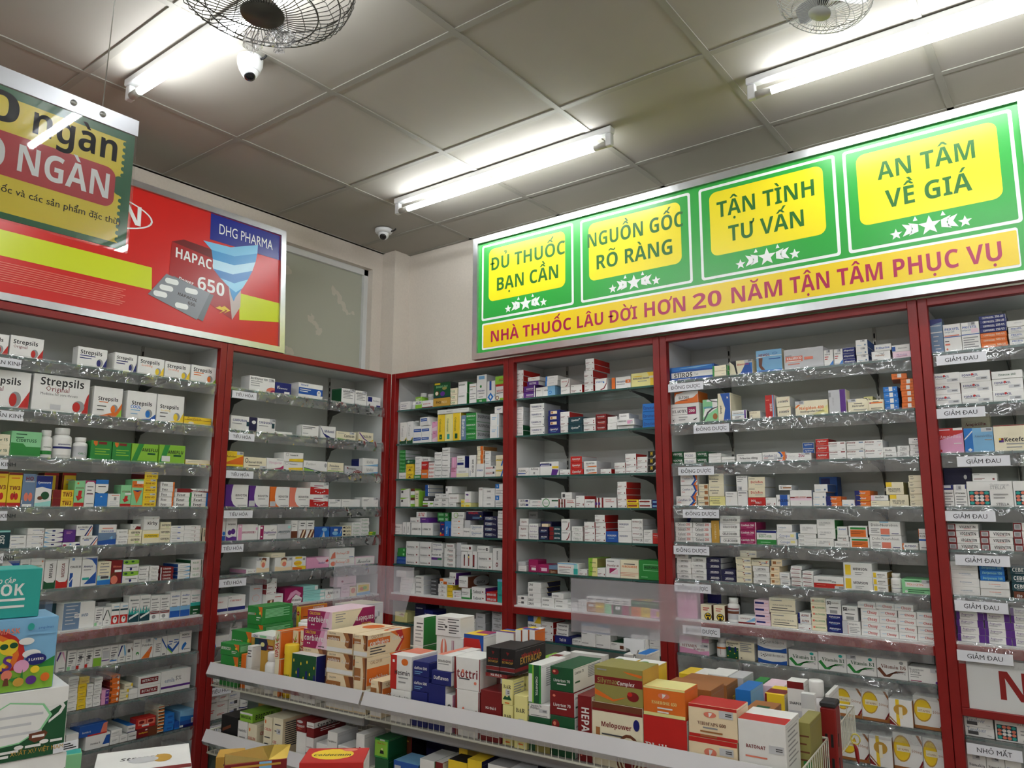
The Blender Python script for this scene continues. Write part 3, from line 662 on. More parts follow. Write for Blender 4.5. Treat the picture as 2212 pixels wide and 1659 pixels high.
# ------------------------------------------------------------------ ceiling fans in wire cages
M_CAGE = pmat('dark_cage_wire', hexc('55544E'), rough=0.4, metal=0.5); M_CAGE2 = pmat('pale_cage_wire', hexc('B9BDB8'), rough=0.4, metal=0.3)
M_FANB = pmat('fan_body', hexc('2B2B2D'), rough=0.4); M_BLADE = pmat('fan_blade', hexc('9FA3A2'), rough=0.35)
def fan(c, R, axis, label, wire, bag):
    q = Vector((0, 0, -1)).rotation_difference(Vector(axis).normalized())
    t = thing('ceiling_fan', label, 'fan', c); t.rotation_mode = 'QUATERNION'; t.rotation_quaternion = q
    mb = MB(); n = 56; dep = R*0.44
    prof = [(R*0.98, 0.0), (R*1.0, -dep*0.25), (R*0.93, -dep*0.6), (R*0.72, -dep*0.9), (R*0.38, -dep*1.08), (R*0.22, -dep*1.1)]
    for k in range(n):
        a = 2*math.pi*k/n; tw = 0.25
        mb.tube([(r*math.cos(a+tw*i/5), r*math.sin(a+tw*i/5), z) for i, (r, z) in enumerate(prof)], R*0.0062, wire, 4, False)
        if k % 2 == 0: mb.tube([(R*0.98*math.cos(a), R*0.98*math.sin(a), 0), (R*0.85*math.cos(a), R*0.85*math.sin(a), dep*0.35), (R*0.3*math.cos(a), R*0.3*math.sin(a), dep*0.5)], R*0.0055, wire, 4, False)
    for r, z in ((R, -0.02*R), (R*0.84, -dep*0.74), (R*0.6, -dep*0.98), (R*0.3, dep*0.5)):
        mb.tube([(r*math.cos(2*math.pi*k/40), r*math.sin(2*math.pi*k/40), z) for k in range(41)], R*0.0085, wire, 5, False)
    mb.build('wire_cage', t)
    mb = MB(); mb.lathe([(0, -dep*1.13), (R*0.23, -dep*1.12), (R*0.24, -dep*1.06), (0, -dep*1.05)], wire, 24); mb.build('cage_badge', t)
    mb = MB(); mb.lathe([(0, -dep*0.55), (R*0.1, -dep*0.52), (R*0.13, -dep*0.2), (R*0.2, dep*0.3), (R*0.24, dep*0.9), (R*0.2, dep*1.3), (0, dep*1.4)], M_FANB, 20); mb.build('motor', t)
    for k in range(3):
        a = 2*math.pi*k/3+0.4; vs = []
        for i, s in enumerate((0.14, 0.35, 0.6, 0.82, 0.9)):
            wd_ = (0.1, 0.3, 0.42, 0.36, 0.15)[i]
            for e in (-0.5, 0.5):
                b = a+e*wd_/max(s, 0.3); vs.append((R*s*math.cos(b), R*s*math.sin(b), -dep*0.15+e*dep*0.35))
        mb = MB(); o = len(vs); vs2 = vs+[(x, y, z+0.002) for x, y, z in vs]
        fs = [(2*i, 2*i+1, 2*i+3, 2*i+2) for i in range(4)]+[(o+2*i+2, o+2*i+3, o+2*i+1, o+2*i) for i in range(4)]
        mb.add(vs2, fs, M_BLADE, True); mb.build('blade', t)
    up = (CEIL-0.0045)-Vector(c).z
    iv = q.inverted() @ Vector((0, 0, 1))
    mb = MB(); a = Vector((0, 0, dep*1.3)); mb.tube([a, iv*(up-0.02)], R*0.07, M_FANB if wire is M_CAGE else M_CAGE2, 12); mb.tube([iv*(up-0.05), iv*up], R*0.25, M_FANB if wire is M_CAGE else M_CAGE2, 20); mb.build('drop_rod', t)
    return t
pf = CAM + ray(572, -52)*1.66
fan1 = fan(pf, 0.196, (0.0, 0.0, -1.0), 'fan in a dark wire cage at the top edge, in front of the tube lamp', M_CAGE, True)
mb = MB(); M_BAG = clear_mat('plastic_film', (0.93, 0.93, 0.93), rough=0.15, gloss=0.15, haze=0.25, bump=0.6, bscale=60)
vs = []; fs = []; nx = 14
pts0 = [(520, 66), (640, 68)]
for i in range(nx+1):
    t = i/nx; px = 522+112*t
    for j, dy in enumerate((0, 14, 26, 34+14*abs(math.sin(t*7))*(1 if 0.1 < t < 0.95 else 0))):
        p = CAM + ray(px+6*math.sin(i*2.2+j), 66+dy*(0.6+0.5*abs(math.sin(t*5.3+0.6))))*(1.64+0.02*math.sin(i*1.9+j*1.3)); vs.append(p)
for i in range(nx):
    for j in range(3): a = i*4+j; fs.append((a, a+4, a+5, a+1))
mb.add(vs, fs, M_BAG, True); o = mb.build('plastic_bag'); tag(o, 'torn scrap of clear plastic hanging from the fan cage', 'plastic bag')
pf2 = CAM + ray(1782, -12)*2.1
fan(pf2, 0.128, (-0.25, -0.2, -1.0), 'fan in a pale wire cage at the top edge, beside the right tube lamp', M_CAGE2, False)
# ------------------------------------------------------------------ medicine boxes
PRE = {
 'st': 's=r l:dr:.06:.36:.5:2 l:gy:.06:.86:.3:1 e:dr:.86:.26:.05:.11',
 'stn': 'l:dr:.06:.36:.5:2 l:gy:.06:.86:.3:1 e:dr:.86:.26:.05:.11',
 'sr': 't:Strepsils:k:.45:.72:.74 t:Original:dr:.3:.5:.42:n p:r:1,0;.8,0;1,.5 e:gy:.74:.24:.11:.21 e:r:.7:.22:.07:.18',
 'sb': 't:Strepsils:k:.45:.74:.74 l:nb:.08:.58:.6:2 p:nb:1,0;.84,0;1,.55 e:gy:.76:.26:.11:.21 e:nb:.72:.24:.07:.18',
 'sy': 't:Strepsils:k:.45:.74:.74 t:Soothing:o:.34:.54:.42:n p:y:1,0;.8,0;1,.55 e:gy:.78:.26:.11:.21 e:y:.74:.24:.07:.18',
 'so': 't:Strepsils:k:.45:.74:.74 l:o:.1:.58:.5:2 p:lg:1,0;.86,0;1,.3 e:gy:.76:.26:.11:.21 e:o:.72:.24:.07:.18',
 'f': 'l:gy:.08:.62:.7:2', 'f2': 'l:dgy:.1:.66:.75:1 l:gy:.1:.45:.6:2', 'fb': 'l:b:.1:.66:.7:2 l:gy:.1:.3:.5:1', 'fr': 'l:r:.1:.6:.7:2',
 'fk': 'l:k:.12:.6:.8:1 l:gy:.12:.38:.6:1', 'tx': 'l:gy:.12:.8:.85:5',
 'me': 't:MEMSON:k:.58:.55:.5 r:y:.06:.1:.26:.85 l:gy:.4:.32:.7:2', 'cho': 't:Choay:r:.62:.5:.52 l:lb:.12:.55:.36:1',
 'vb1': 't:Vitamin_B1:dg:.54:.62:.8:s p:g:0,.45;.22,.08;.4,.08;.62,.42;.95,.44;.62,.34;.42,.24;.3,.18;.1,.55 t:250mg:gy:.78:.36:.28:n e:tq:.8:.86:.07:.08',
 'vb6': 't:Vitamin_B6:br:.54:.62:.8:s p:br:0,.45;.22,.08;.4,.08;.62,.42;.95,.44;.62,.34;.42,.24;.3,.18;.1,.55 t:250mg:gy:.78:.36:.28:n e:gy:.8:.86:.07:.08',
 'vc': 'e:go:.3:.58:.3:.36 e:y:.3:.58:.27:.32 r:c:.12:.5:.6:.66 t:VITAMIN:wb:.34:.56:.38:n t:500mg:wb:.8:.56:.34:n r:wb:0:0:1:.1 p:dr:.82,.1;.9,.1;1,.26;1,.36 p:wb:.9,.1;.98,.1;1,.14;1,.24 p:wb:.8,1;.9,1;1,.84;1,.72',
 'vcs': 'r:y:.3:0:.45:1 e:go:.5:.62:.3:.2 r:c:.43:.3:.58:.72 p:dr:0,.05;.3,.02;0,.24 p:wb:0,.3;.35,.02;.42,.02;0,.36',
 'aug': 'r:pu:0:0:.13:1 r:pu:.78:0:1:1 t:Augmentin:pu:.42:.72:.46:n l:gy:.17:.5:.6:2', 'vig': 't:VIGENTIN:k:.66:.55:.5 r:dr:0:0:.29:1 r:lgy:.04:.15:.25:.85 r:gy:.07:.25:.22:.75 l:r:.54:.28:.78:1',
 'fon': 't:FONROXIL:nb:.34:.66:.54 e:r:.42:.72:.045:.1 l:gy:.1:.5:.5:1 q:.72:.3', 'cfl': 't:Cataflam_50:nb:.42:.62:.66:n p:o:.7,1;1,1;1,.3;.62,0;.9,0;1,.4 p:b:.72,1;.82,1;.96,.5;.75,0;.62,0;.84,.5 l:r:.06:.4:.25:1',
 'cla': 'r:te:.04:.06:.5:.62 t:Clarithromycin:gy:.72:.86:.42:n t:STELLA:gy:.68:.75:.34:n e:tq:.1:.54:.05:.06 e:sa:.21:.54:.05:.06 e:sa:.32:.54:.05:.06 e:tq:.43:.54:.05:.06 e:sa:.1:.4:.05:.06 e:w:.21:.4:.05:.06 e:w:.32:.4:.05:.06 e:sa:.43:.4:.05:.06 e:sa:.1:.27:.05:.06 e:w:.21:.27:.05:.06 e:w:.32:.27:.05:.06 e:sa:.43:.27:.05:.06 e:tq:.1:.14:.05:.06 e:sa:.21:.14:.05:.06 e:sa:.32:.14:.05:.06 e:tq:.43:.14:.05:.06 l:gy:.58:.5:.9:2 t:STELLA:k:.76:.1:.28:n',
 'rov': 'p:w:.32,1;1,1;1,0;.5,0;.36,.12;.27,.3;.25,.5;.27,.75 t:ROVOTIN:k:.68:.52:.5 l:gy:.45:.4:.8:1 l:gy:.55:.1:.95:1', 'xat': 'p:r:0,0;1,0;1,.45;0,.62 l:w:.2:.5:.8:1 l:m:.2:.72:.7:1 e:w:.3:.25:.04:.05 e:w:.42:.17:.04:.05 e:w:.55:.14:.04:.05 e:w:.67:.18:.04:.05 e:w:.76:.27:.04:.05',
 'ney': 'r:te:0:0:1:.3 p:tq:0,.3;.1,.55;.22,.35;.36,.6;.5,.32;.66,.58;.8,.34;.9,.55;1,.3 t:Nasonex:te:.5:.84:.8:i p:w:.1,.1;.95,.28;.95,.36;.1,.18 l:gy:.3:.72:.9:3',
 'duo': 'r:b:0:0:1:.25 r:lb:0:.25:1:.42 t:duoBlue:b:.5:.82:.75:i l:gy:.15:.7:.7:3', 'xam': 'r:dr:0:.3:1:.35 r:dr:0:.24:1:.28 t:Xamiol:k:.4:.85:.6:i l:gy:.12:.72:.85:5 e:gy:.4:.12:.2:.08',
 'tex': 'e:k:.3:.8:.001:.001', 'lil': 'l:gy:.2:.88:.9:2 l:dgy:.15:.62:.85:2 l:gy:.15:.4:.6:2', 'msc': 'p:dg:0,0;1,0;1,.32;.85,.22;.3,.22;0,.3 t:MESECA:k:.55:.62:.5:b:90',
 'msr': 'p:r:0,0;1,0;1,.32;.85,.22;.3,.22;0,.3 t:MESECA:dr:.55:.62:.5:b:90', 'tw': 'r:r:0:0:1:.12 r:dr:0:.93:1:1 t:TW3:dr:.5:.55:.8 l:o:.2:.85:.8:1 e:r:.36:.3:.14:.1 e:r:.64:.3:.14:.1 r:dr:.47:.28:.53:.44',
 'cel': 't:CELEBREX:gy:.45:.62:.66:n l:gy:.12:.42:.45:1', 'cxb': 't:CELECOXIB:k:.5:.4:.7 l:gy:.16:.75:.8:1', 'cos': 't:Celosti:dgy:.38:.62:.46 t:200:r:.76:.62:.22 l:gy:.2:.3:.6:1', 'met': 't:METROL:k:.56:.5:.5 t:Tana:gy:.22:.5:.2:n l:gy:.2:.26:.8:1',
 'med': 't:MEDROL:w:.6:.55:.6 l:w:.25:.34:.85:1', 'mdx': 't:MEDEXA:dgy:.26:.78:.4:n p:dr:.4,.6;.52,.7;.52,.5 p:dr:.45,.3;.58,.38;.56,.18 q:.76:.5', 'rs': 'l:dr:.2:.74:.8:1 p:dr:.08,.3;.75,.3;.92,.14;.08,.14',
 'dol': 't:Dolo-Neurobion:dgy:.5:.75:.84:n r:sa:.38:.05:.66:.48 r:lb:.36:.92:.64:1 l:gy:.08:.48:.34:3 l:nb:.72:.14:.94:1', 'neu': 'p:b:0,0;1,0;1,.38;.8,.24;.5,.18;.2,.26;0,.4 t:NEUROBION:dgy:.62:.72:.58:n e:k:.12:.8:.02:.03 e:k:.2:.7:.03:.04 e:k:.13:.6:.025:.03 e:k:.27:.78:.025:.035 e:k:.24:.58:.03:.04 e:k:.3:.66:.02:.03',
 'cor': 'p:m:0,0;.55,0;.75,1;0,1 p:p:.55,0;.75,0;.92,1;.75,1 t:CALCIUM:y:.3:.85:.44 t:corbière:w:.45:.55:.82 e:w:.2:.25:.03:.04 e:w:.28:.25:.03:.04 l:dgy:.65:.16:.9:2 >p:m:.45,0;1,0;1,1;.7,1 >t:corbière:w:.76:.4:.42:b:180 >t:CALCIUM:y:.8:.12:.22:b:180 >l:gy:.08:.85:.3:4',
 'cox': 'p:wb:.62,1;1,1;1,.3;.8,.28;.7,.4;.74,.7 p:br:.8,1;1,1;1,.32;.84,.3;.9,.7 t:CALCIUM:dgy:.2:.9:.26:n r:wb:0:.58:.52:.8 t:corbière:w:.26:.65:.44 t:Extra:w:.7:.64:.3:x r:w:0:.04:1:.24 >p:o:.5,1;1,1;1,0;.72,0;.82,.5 >p:r:.62,1;.78,1;.84,.55;.7,0;.62,0;.78,.5 >t:CALCIUM:wb:.2:.9:.26:n >r:o:0:.5:.5:.8 >t:corbière:w:.26:.6:.42 >t:Extra:w:.68:.7:.26:x >l:dgy:.06:.4:.4:4',
 'liv': 'e:dr:.22:.78:.16:.12 e:sa:.18:.8:.06:.05 t:Liverton_70:w:.5:.44:.72 l:w:.3:.32:.7:1 >t:Liverton_70:k:.2:.78:.3 >l:gy:.5:.9:.95:7 >r:dg:.06:.36:.22:.43',
 'esr': 'r:ly:0:.93:1:1 r:ly:0:0:1:.12 e:sa:.5:.72:.14:.1 p:w:.46,.78;.55,.78;.53,.72;.47,.63 t:ESSEROSE_450:ly:.5:.48:.6:s l:w:.34:.32:.7:2', 'vih': 'r:r:0:.9:1:1 r:r:0:0:1:.1 e:sa:.45:.72:.13:.09 p:w:.42,.78;.5,.78;.48,.72;.43,.64 t:VIHACAPS_600:br:.48:.44:.58:s l:gy:.3:.34:.6:1 l:wb:.24:.22:.7:2 q:.78:.78',
 'bar': 't:BAR:k:.5:.72:.7:s q:.55:.5 p:dg:.1,.2;.3,.36;.5,.3;.7,.4;.9,.2 l:o:.3:.1:.7:1 >l:gy:.1:.85:.9:5', 'ext': 'p:dr:.4,.86;.5,.72;.62,.84 t:VIÊN_HÀ_THỦ_Ô:r:.5:.56:.72 t:EXTRACAP:go:.5:.46:.74 r:dr:0:.12:1:.26 r:lgy:0:.265:1:.275 r:lgy:0:.105:1:.115 >t:VIÊN_HÀ_THỦ_Ô:r:.5:.66:.6 >t:EXTRACAP:go:.5:.5:.7 >r:dr:0:.12:1:.26',
 'htu': 't:Hà_thủ_ô:w:.5:.66:.5 l:sa:.15:.4:.85:1 r:w:.05:.1:.9:.12', 'daf': 't:daflon_500:w:.48:.56:.8 l:lb:.1:.34:.6:2', 'dfv': 't:Daflavon:w:.48:.5:.76', 'tot': 'p:dr:0,0;.12,0;.06,1;0,1 r:dr:.96:0:1:1 t:tottri:dr:.5:.5:.8 e:sa:.34:.57:.05:.06 l:dgy:.2:.36:.6:1 e:sa:.82:.24:.05:.05 >r:dr:.8:0:1:1',
 'ber': 'p:o:.7,1;1,1;1,.4 e:y:.85:.65:.06:.09 t:BEROCCA:w:.3:.58:.5:i p:o:.52,.66;.6,.58;.52,.5 l:w:.62:.42:.9:2 >l:lgr:.1:.85:.9:7', 'hes': 'r:r:0:0:.3:1 t:Hesmin:k:.56:.5:.72 r:w:.1:.78:.2:.86 e:o:.68:.82:.16:.1 l:gy:.4:.38:.85:2 ^r:sa:0:.4:.9:1', 'scn': 'r:dg:0:.3:.42:1 r:dg:0:0:1:.3 e:y:.2:.8:.05:.05 e:y:.1:.55:.05:.05',
 'bin': 'r:dg:0:.36:1:1 e:y:.08:.85:.025:.035 e:y:.2:.6:.025:.035 e:y:.38:.8:.025:.035 e:y:.5:.5:.025:.035 e:y:.63:.85:.025:.035 e:y:.75:.6:.025:.035 e:y:.92:.75:.025:.035 r:nb:.25:.5:.33:.7 r:nb:.58:.45:.66:.66 r:nb:.9:.4:1:.6 r:gy:.18:.1:.26:.22 r:gy:.5:.1:.58:.22 r:gy:.82:.1:.9:.22 >r:nb:0:.36:1:1',
 'hap': 'p:r:0,.9;.8,.9;.95,.55;.8,.25;0,.25 t:HAPACOL:w:.42:.55:.76 t:80:m:.5:.08:.3 r:y:.86:0:1:.5 ^r:y:0:0:1:.4 ^r:m:.3:.4:1:1', 'sil': 'r:dr:0:.5:1:.72 t:Silymax:ol:.28:.6:.44 t:Complex:w:.66:.58:.36:i p:o:0,.36;.4,.12;.7,.24;.4,.06;0,.2 e:dr:.8:.26:.12:.13 e:r:.74:.32:.05:.06 p:o:.6,.92;1,.86;.98,.78;.7,.86 l:gy:.06:.92:.26:1 >r:go:0:0:1:1',
 'mel': 'r:br:0:.9:1:1 r:dr:0:.86:1:.9 t:Melopower:dr:.48:.66:.6 e:br:.72:.2:.26:.36 e:c:.72:.2:.22:.31 e:br:.72:.2:.19:.27 e:c:.72:.2:.16:.22 e:dr:.72:.16:.12:.15 r:wb:.08:.46:.16:.6 r:wb:0:.32:.08:.46 r:wb:.08:.18:.16:.32 e:nb:.88:.72:.06:.09 l:dgy:.2:.52:.6:1',
 'bat': 'p:r:.04,0;.04,.3;.12,.42;.3,.4;.55,.34;.76,.3;.8,.24;.7,.18;.64,.06;.6,0 p:dr:.8,.26;1,.24;1,0;.62,0;.7,.17 e:sa:.45:.22:.16:.1 t:BATONAT:dr:.36:.66:.42 l:sa:.14:.54:.6:1 q:.8:.66 r:w:.38:.84:.52:.96 ^r:r:0:0:1:.45 >l:gy:.15:.9:.85:8', 'phi': 'r:dr:0:0:1:.15 t:Philiver:w:.46:.48:.86:s', 'hep': 't:HEPAROS:w:.55:.5:.66:b:-90 l:sa:.2:.1:.3:1',
 'cho2': 'r:g:0:0:1:1 r:w:0:.02:.3:.76 r:lg:.3:0:.42:1 r:dg:.42:0:.84:1 t:CHOPHYTOL:w:.66:.45:.5:b:-90 >l:gy:.2:.9:.7:9', 'sng': 'r:w:0:.62:1:1 t:Sangobion:dr:.5:.76:.8 >r:w:0:.62:1:1 >t:Sangobion:k:.45:.72:.7 >l:w:.2:.5:.8:2', 'bri': 'r:w:0:.78:1:1 t:BRIOZCAL:k:.5:.5:.8 >t:BRIOZCAL:k:.45:.5:.7 ^r:lg:.06:.08:.94:.92',
}
def face_fn(w, h, d, side):
    if side == 'F': return lambda u, v, k: ((u-.5)*w, -(0.0002+0.00011*k), v*h), w, h
    if side == 'R': return lambda u, v, k: (w/2+0.0002+0.00011*k, u*d, v*h), d, h
    if side == 'L': return lambda u, v, k: (-w/2-0.0002-0.00011*k, (1-u)*d, v*h), d, h
    return lambda u, v, k: ((u-.5)*w, v*d, h+0.0002+0.00011*k), w, d
def draw(mb, toks, w, h, d):
    cnt = {'F': 0, 'R': 0, 'L': 0, 'T': 0}
    for tk in toks:
        side = 'F'
        if tk[0] in '><^': side = {'>': 'R', '<': 'L', '^': 'T'}[tk[0]]; tk = tk[1:]
        fn, fw, fh = face_fn(w, h, d, side); k = cnt[side]; cnt[side] += 1
        a = tk.split(':'); op = a[0]
        cl = lambda t: min(max(float(t), 0.004), 0.996)
        if op == 'r':
            u0, v0, u1, v1 = map(cl, a[2:6]); mb.poly([fn(u0, v0, k), fn(u1, v0, k), fn(u1, v1, k), fn(u0, v1, k)], ink(a[1]))
        elif op == 'p':
            mb.poly([fn(*map(cl, q.split(',')), k) for q in a[2].split(';')], ink(a[1]))
        elif op == 'e':
            cu, cv, ru, rv = map(float, a[2:6]); mb.poly([fn(cl(cu+ru*math.cos(i*math.pi/9)), cl(cv+rv*math.sin(i*math.pi/9)), k) for i in range(18)], ink(a[1]))
        elif op == 'l':
            u0, v, u1, n = float(a[2]), float(a[3]), float(a[4]), int(a[5]); t = min(0.05, 0.0035/fh)
            for i in range(n):
                vv = v-i*(0.5/max(n, 4) if n > 3 else 0.13); e = u1-(u1-u0)*0.25*(i % 2)
                if vv > t: mb.poly([fn(u0, vv-t, k), fn(e, vv-t, k), fn(e, vv, k), fn(u0, vv, k)], ink(a[1]))
        elif op == 'q':
            u, v = float(a[1]), float(a[2]); hw, hh = min(.2, .016/fw), min(.14, .008/fh)
            mb.poly([fn(cl(u-hw), cl(v-hh), k), fn(cl(u+hw), cl(v-hh), k), fn(cl(u+hw), cl(v+hh), k), fn(cl(u-hw), cl(v+hh), k)], ink('lgy'))
            for i in range(2): mb.poly([fn(cl(u-hw*.1), cl(v+hh*(.1-.5*i)), k+1), fn(cl(u+hw*.8), cl(v+hh*(.1-.5*i)), k+1), fn(cl(u+hw*.8), cl(v+hh*(.4-.5*i)), k+1), fn(cl(u-hw*.1), cl(v+hh*(.4-.5*i)), k+1)], ink('dgy'))
            cnt[side] += 1
        elif op == 't':
            txt = a[1].replace('_', ' '); u, v, wf = float(a[3]), float(a[4]), float(a[5]); st = a[6] if len(a) > 6 else 'b'; rot = float(a[7]) if len(a) > 7 else 0
            vs, fs, tw = layout(txt, st, 1)
            if not vs: continue
            L = (fh if abs(rot) == 90 else fw)*wf; s = L/tw; lim = 0.62*(fw if abs(rot) == 90 else fh)
            sv = min(s*1.35, lim/0.72) if s*0.72 > lim*0.5 else s*1.12
            s = min(s, sv*1.6); cr, sr = math.cos(math.radians(rot)), math.sin(math.radians(rot))
            out = []
            for x, y in vs:
                x = (x-tw/2)*s; y = (y-0.36)*sv; x, y = x*cr-y*sr, x*sr+y*cr
                out.append(fn(min(max(u+x/fw, .004), .996), min(max(v+y/fh, .004), .996), k))
            mb.add(out, fs, ink(a[2]))
BOXMESH = {}
def carton_mesh(w, h, d, base, side, top, toks):
    key = (round(w, 3), round(h, 3), round(d, 3), base, side, top, ' '.join(toks))
    if key in BOXMESH: return BOXMESH[key]
    mb = MB(); mb.cbox((-w/2, 0, 0), (w/2, d, h), ink(base))
    if side:
        for s in (-1, 1): mb.poly([(s*(w/2+.00012), .001, .001), (s*(w/2+.00012), d-.001, .001), (s*(w/2+.00012), d-.001, h-.001), (s*(w/2+.00012), .001, h-.001)], ink(side))
    if top: mb.poly([(-w/2+.001, .001, h+.00012), (w/2-.001, .001, h+.00012), (w/2-.001, d-.001, h+.00012), (-w/2+.001, d-.001, h+.00012)], ink(top))
    # tuck-flap seam on the sides
    for s in (-1, 1): mb.poly([(s*(w/2+.00016), .004, h*.93), (s*(w/2+.00016), d-.004, h*.93), (s*(w/2+.00016), d-.004, h*.93+.0006), (s*(w/2+.00016), .004, h*.93+.0006)], ink('gy'))
    draw(mb, toks, w, h, d)
    me = mb.mesh('carton'); BOXMESH[key] = me
    return me
ORD = ['', 'first', 'second', 'third', 'fourth', 'fifth', 'sixth', 'seventh', 'eighth', 'ninth', 'tenth', 'eleventh', 'twelfth', 'thirteenth', 'fourteenth', 'fifteenth', 'sixteenth', 'seventeenth', 'eighteenth', 'nineteenth', 'twentieth',
       'twenty-first', 'twenty-second', 'twenty-third', 'twenty-fourth', 'twenty-fifth', 'twenty-sixth', 'twenty-seventh', 'twenty-eighth', 'twenty-ninth', 'thirtieth', 'thirty-first', 'thirty-second', 'thirty-third', 'thirty-fourth', 'thirty-fifth', 'thirty-sixth', 'thirty-seventh', 'thirty-eighth', 'thirty-ninth', 'fortieth']
def expand(tokens):
    out = []
    for t in tokens:
        if t[0] == '!': out += PRE[t[1:]].split()
        else: out.append(t)
    return out
WARN = []
class Shelf:
    """Reads one shelf's list of boxes and stands them on it."""
    def __init__(s, fr, z, e0, emax, where, group, xlim=None):
        s.fr, s.z, s.e0, s.emax, s.where, s.group, s.xlim = fr, z, e0, emax, where, group, xlim; s.items = []
    def add(s, line, ox, oy, sc):
        tk = line.split(); x0, x1, yt = (float(t) for t in tk[:3]); n = int(tk[3]); base = tk[4]
        kw = dict(D=None, d=0.0, b=None, s=None, tp=None, k=None, r=0.0); toks = []
        for t in expand(tk[5:]):
            if '=' in t and t.split('=')[0] in kw: 
                a, b = t.split('='); kw[a] = b if a in ('s', 'tp', 'k') else float(b)
            else: toks.append(t)
        P = lambda x, y: (ox+x/sc, oy+y/sc)
        e = s.e0+kw['d']; fr = s.fr
        zt = fr.hit(*P((x0+x1)/2, yt), e)[1]
        zb = s.z if kw['b'] is None else fr.hit(*P((x0+x1)/2, kw['b']), e)[1]
        pz = fr.world(fr.hit(*P((x0+x1)/2, yt), e)[0], e, (max(zb, s.z)+zt)/2)
        # image height of the box's middle
        v = pz-CAM; py = H/2 - F*v.dot(UPV)/v.dot(fwd)
        X0 = fr.hit(P(x0, 0)[0], py, e)[0]; X1 = fr.hit(P(x1, 0)[0], py, e)[0]
        s.items.append(dict(X0=X0, X1=X1, zt=zt, zb=zb, n=n, base=base, e=e, toks=toks, raw=line, **kw))
    def finish(s):
        it = s.items; sup = []
        w_ = lambda i: i['X1']-i['X0']
        for i in it:
            if s.xlim: i['X0'] = max(i['X0'], s.xlim[0]); i['X1'] = min(i['X1'], s.xlim[1])
        for i in it:
            i['zt'] = min(i['zt'], getattr(s, 'zmax', 9.0))
            for c in getattr(s, 'cuts', ()):
                if i['X0'] < c < i['X1']:
                    if c-i['X0'] > i['X1']-c: i['X1'] = c-0.006
                    else: i['X0'] = c+0.012
        it[:] = [i for i in it if w_(i) > 0.006]
        for i in it:
            h = (i['zt']-i['zb'])/i['n']
            if i['D'] is None: i['D'] = 0.11 if h < 0.5*w_(i) else (0.06 if h > 1.3*w_(i) else 0.085)
            i['D'] = max(0.02, min(i['D'], s.emax-i['e']))
        # stand each on the shelf or on what is under it
        order = sorted(it, key=lambda i: (i['b'] is not None, i['zb'])); done = []
        for i in order:
            zb = s.z
            if i['b'] is not None:
                best = None
                for j in done:
                    ov = min(i['X1'], j['X1'])-max(i['X0'], j['X0']); od = min(i['e']+i['D'], j['e']+j['D'])-max(i['e'], j['e'])
                    if ov > 0.15*w_(i) and od > 0.005 and j['zt'] < i['zt']-0.008:
                        if best is None or j['zt'] > best: best = j['zt']
                if best is not None: zb = best+0.0003
                else: WARN.append('no support: '+i['raw'])
            i['zb'] = zb
            if i['zt']-zb < 0.006: WARN.append('thin %.3f: ' % (i['zt']-zb)+i['raw']); i['zt'] = zb+0.012
            # keep clear of the neighbours
            for j in done:
                if min(i['zt'], j['zt'])-max(i['zb'], j['zb']) < 0.0005: continue
                if min(i['e']+i['D'], j['e']+j['D'])-max(i['e'], j['e']) <= 0: continue
                ov = min(i['X1'], j['X1'])-max(i['X0'], j['X0'])
                if ov <= -0.0004: continue
                if ov > 0.45*min(w_(i), w_(j)) and i['e'] != j['e']:
                    f, bk = (i, j) if i['e'] < j['e'] else (j, i)
                    if bk['e']-f['e'] > 0.02: f['D'] = bk['e']-f['e']-0.001
                    else: WARN.append('clash: '+i['raw']+' | '+j['raw'])
                elif ov > 0.45*min(w_(i), w_(j)):
                    WARN.append('clash2 %.3f: ' % ov+i['raw']+' | '+j['raw']); i['zb'] = max(i['zb'], j['zt']+0.0003)
                    if i['zt']-i['zb'] < 0.006: i['zt'] = i['zb']+0.012
                else:
                    a, b = (i, j) if i['X0']+i['X1'] < j['X0']+j['X1'] else (j, i)
                    m = (a['X1']+b['X0'])/2; a['X1'] = m-0.0004; b['X0'] = m+0.0004
            done.append(i)
        it[:] = [i for i in it if w_(i) > 0.006]
        for c, i in enumerate(sorted(it, key=lambda i: (i['X0']+i['X1'])), 1): i['ord'] = c
        for i in it: s.make(i)
    def look(s, i):
        b = WORDS[i['base']]; acc = ''
        for t in i['toks']:
            if t[0] in '<>^': continue
            a = t.split(':')
            if a[0] in 'rep' and a[1] != i['base'] and WORDS[a[1]] != b: acc = ' with %s patch' % WORDS[a[1]]; break
            ci = a[2] if a[0] == 't' else a[1]
            if a[0] in 'tl' and WORDS[ci] != b: acc = ' with %s lettering' % WORDS[ci]; break
        return b, acc
    def make(s, i):
        w = i['X1']-i['X0']-0.0006; n = i['n']; H_ = i['zt']-i['zb']; h = H_/n; D = i['D']; fr = s.fr
        b, acc = s.look(i); nth = ORD[min(i['ord'], 40)] if i['ord'] < 41 else 'rightmost'
        bottle = i['k'] in ('bottle', 'tubecan'); 
        kind = i['k'] or ('slim_pill_box' if h < 0.37*w else 'pill_box' if h < 0.5*w else 'medicine_carton' if h < 0.72*w else 'square_carton' if h < 1.25*w else 'tall_carton')
        if bottle: kind = 'pill_bottle' if i['k'] == 'bottle' else 'tablet_tube'
        noun = {'pill_box': 'flat box', 'slim_pill_box': 'slim box', 'tall_carton': 'upright box', 'medicine_carton': 'box', 'pill_bottle': 'bottle', 'tablet_tube': 'tube', 'mask_box': 'box', 'clear_bin': 'bin'}.get(kind, 'box')
        me = None
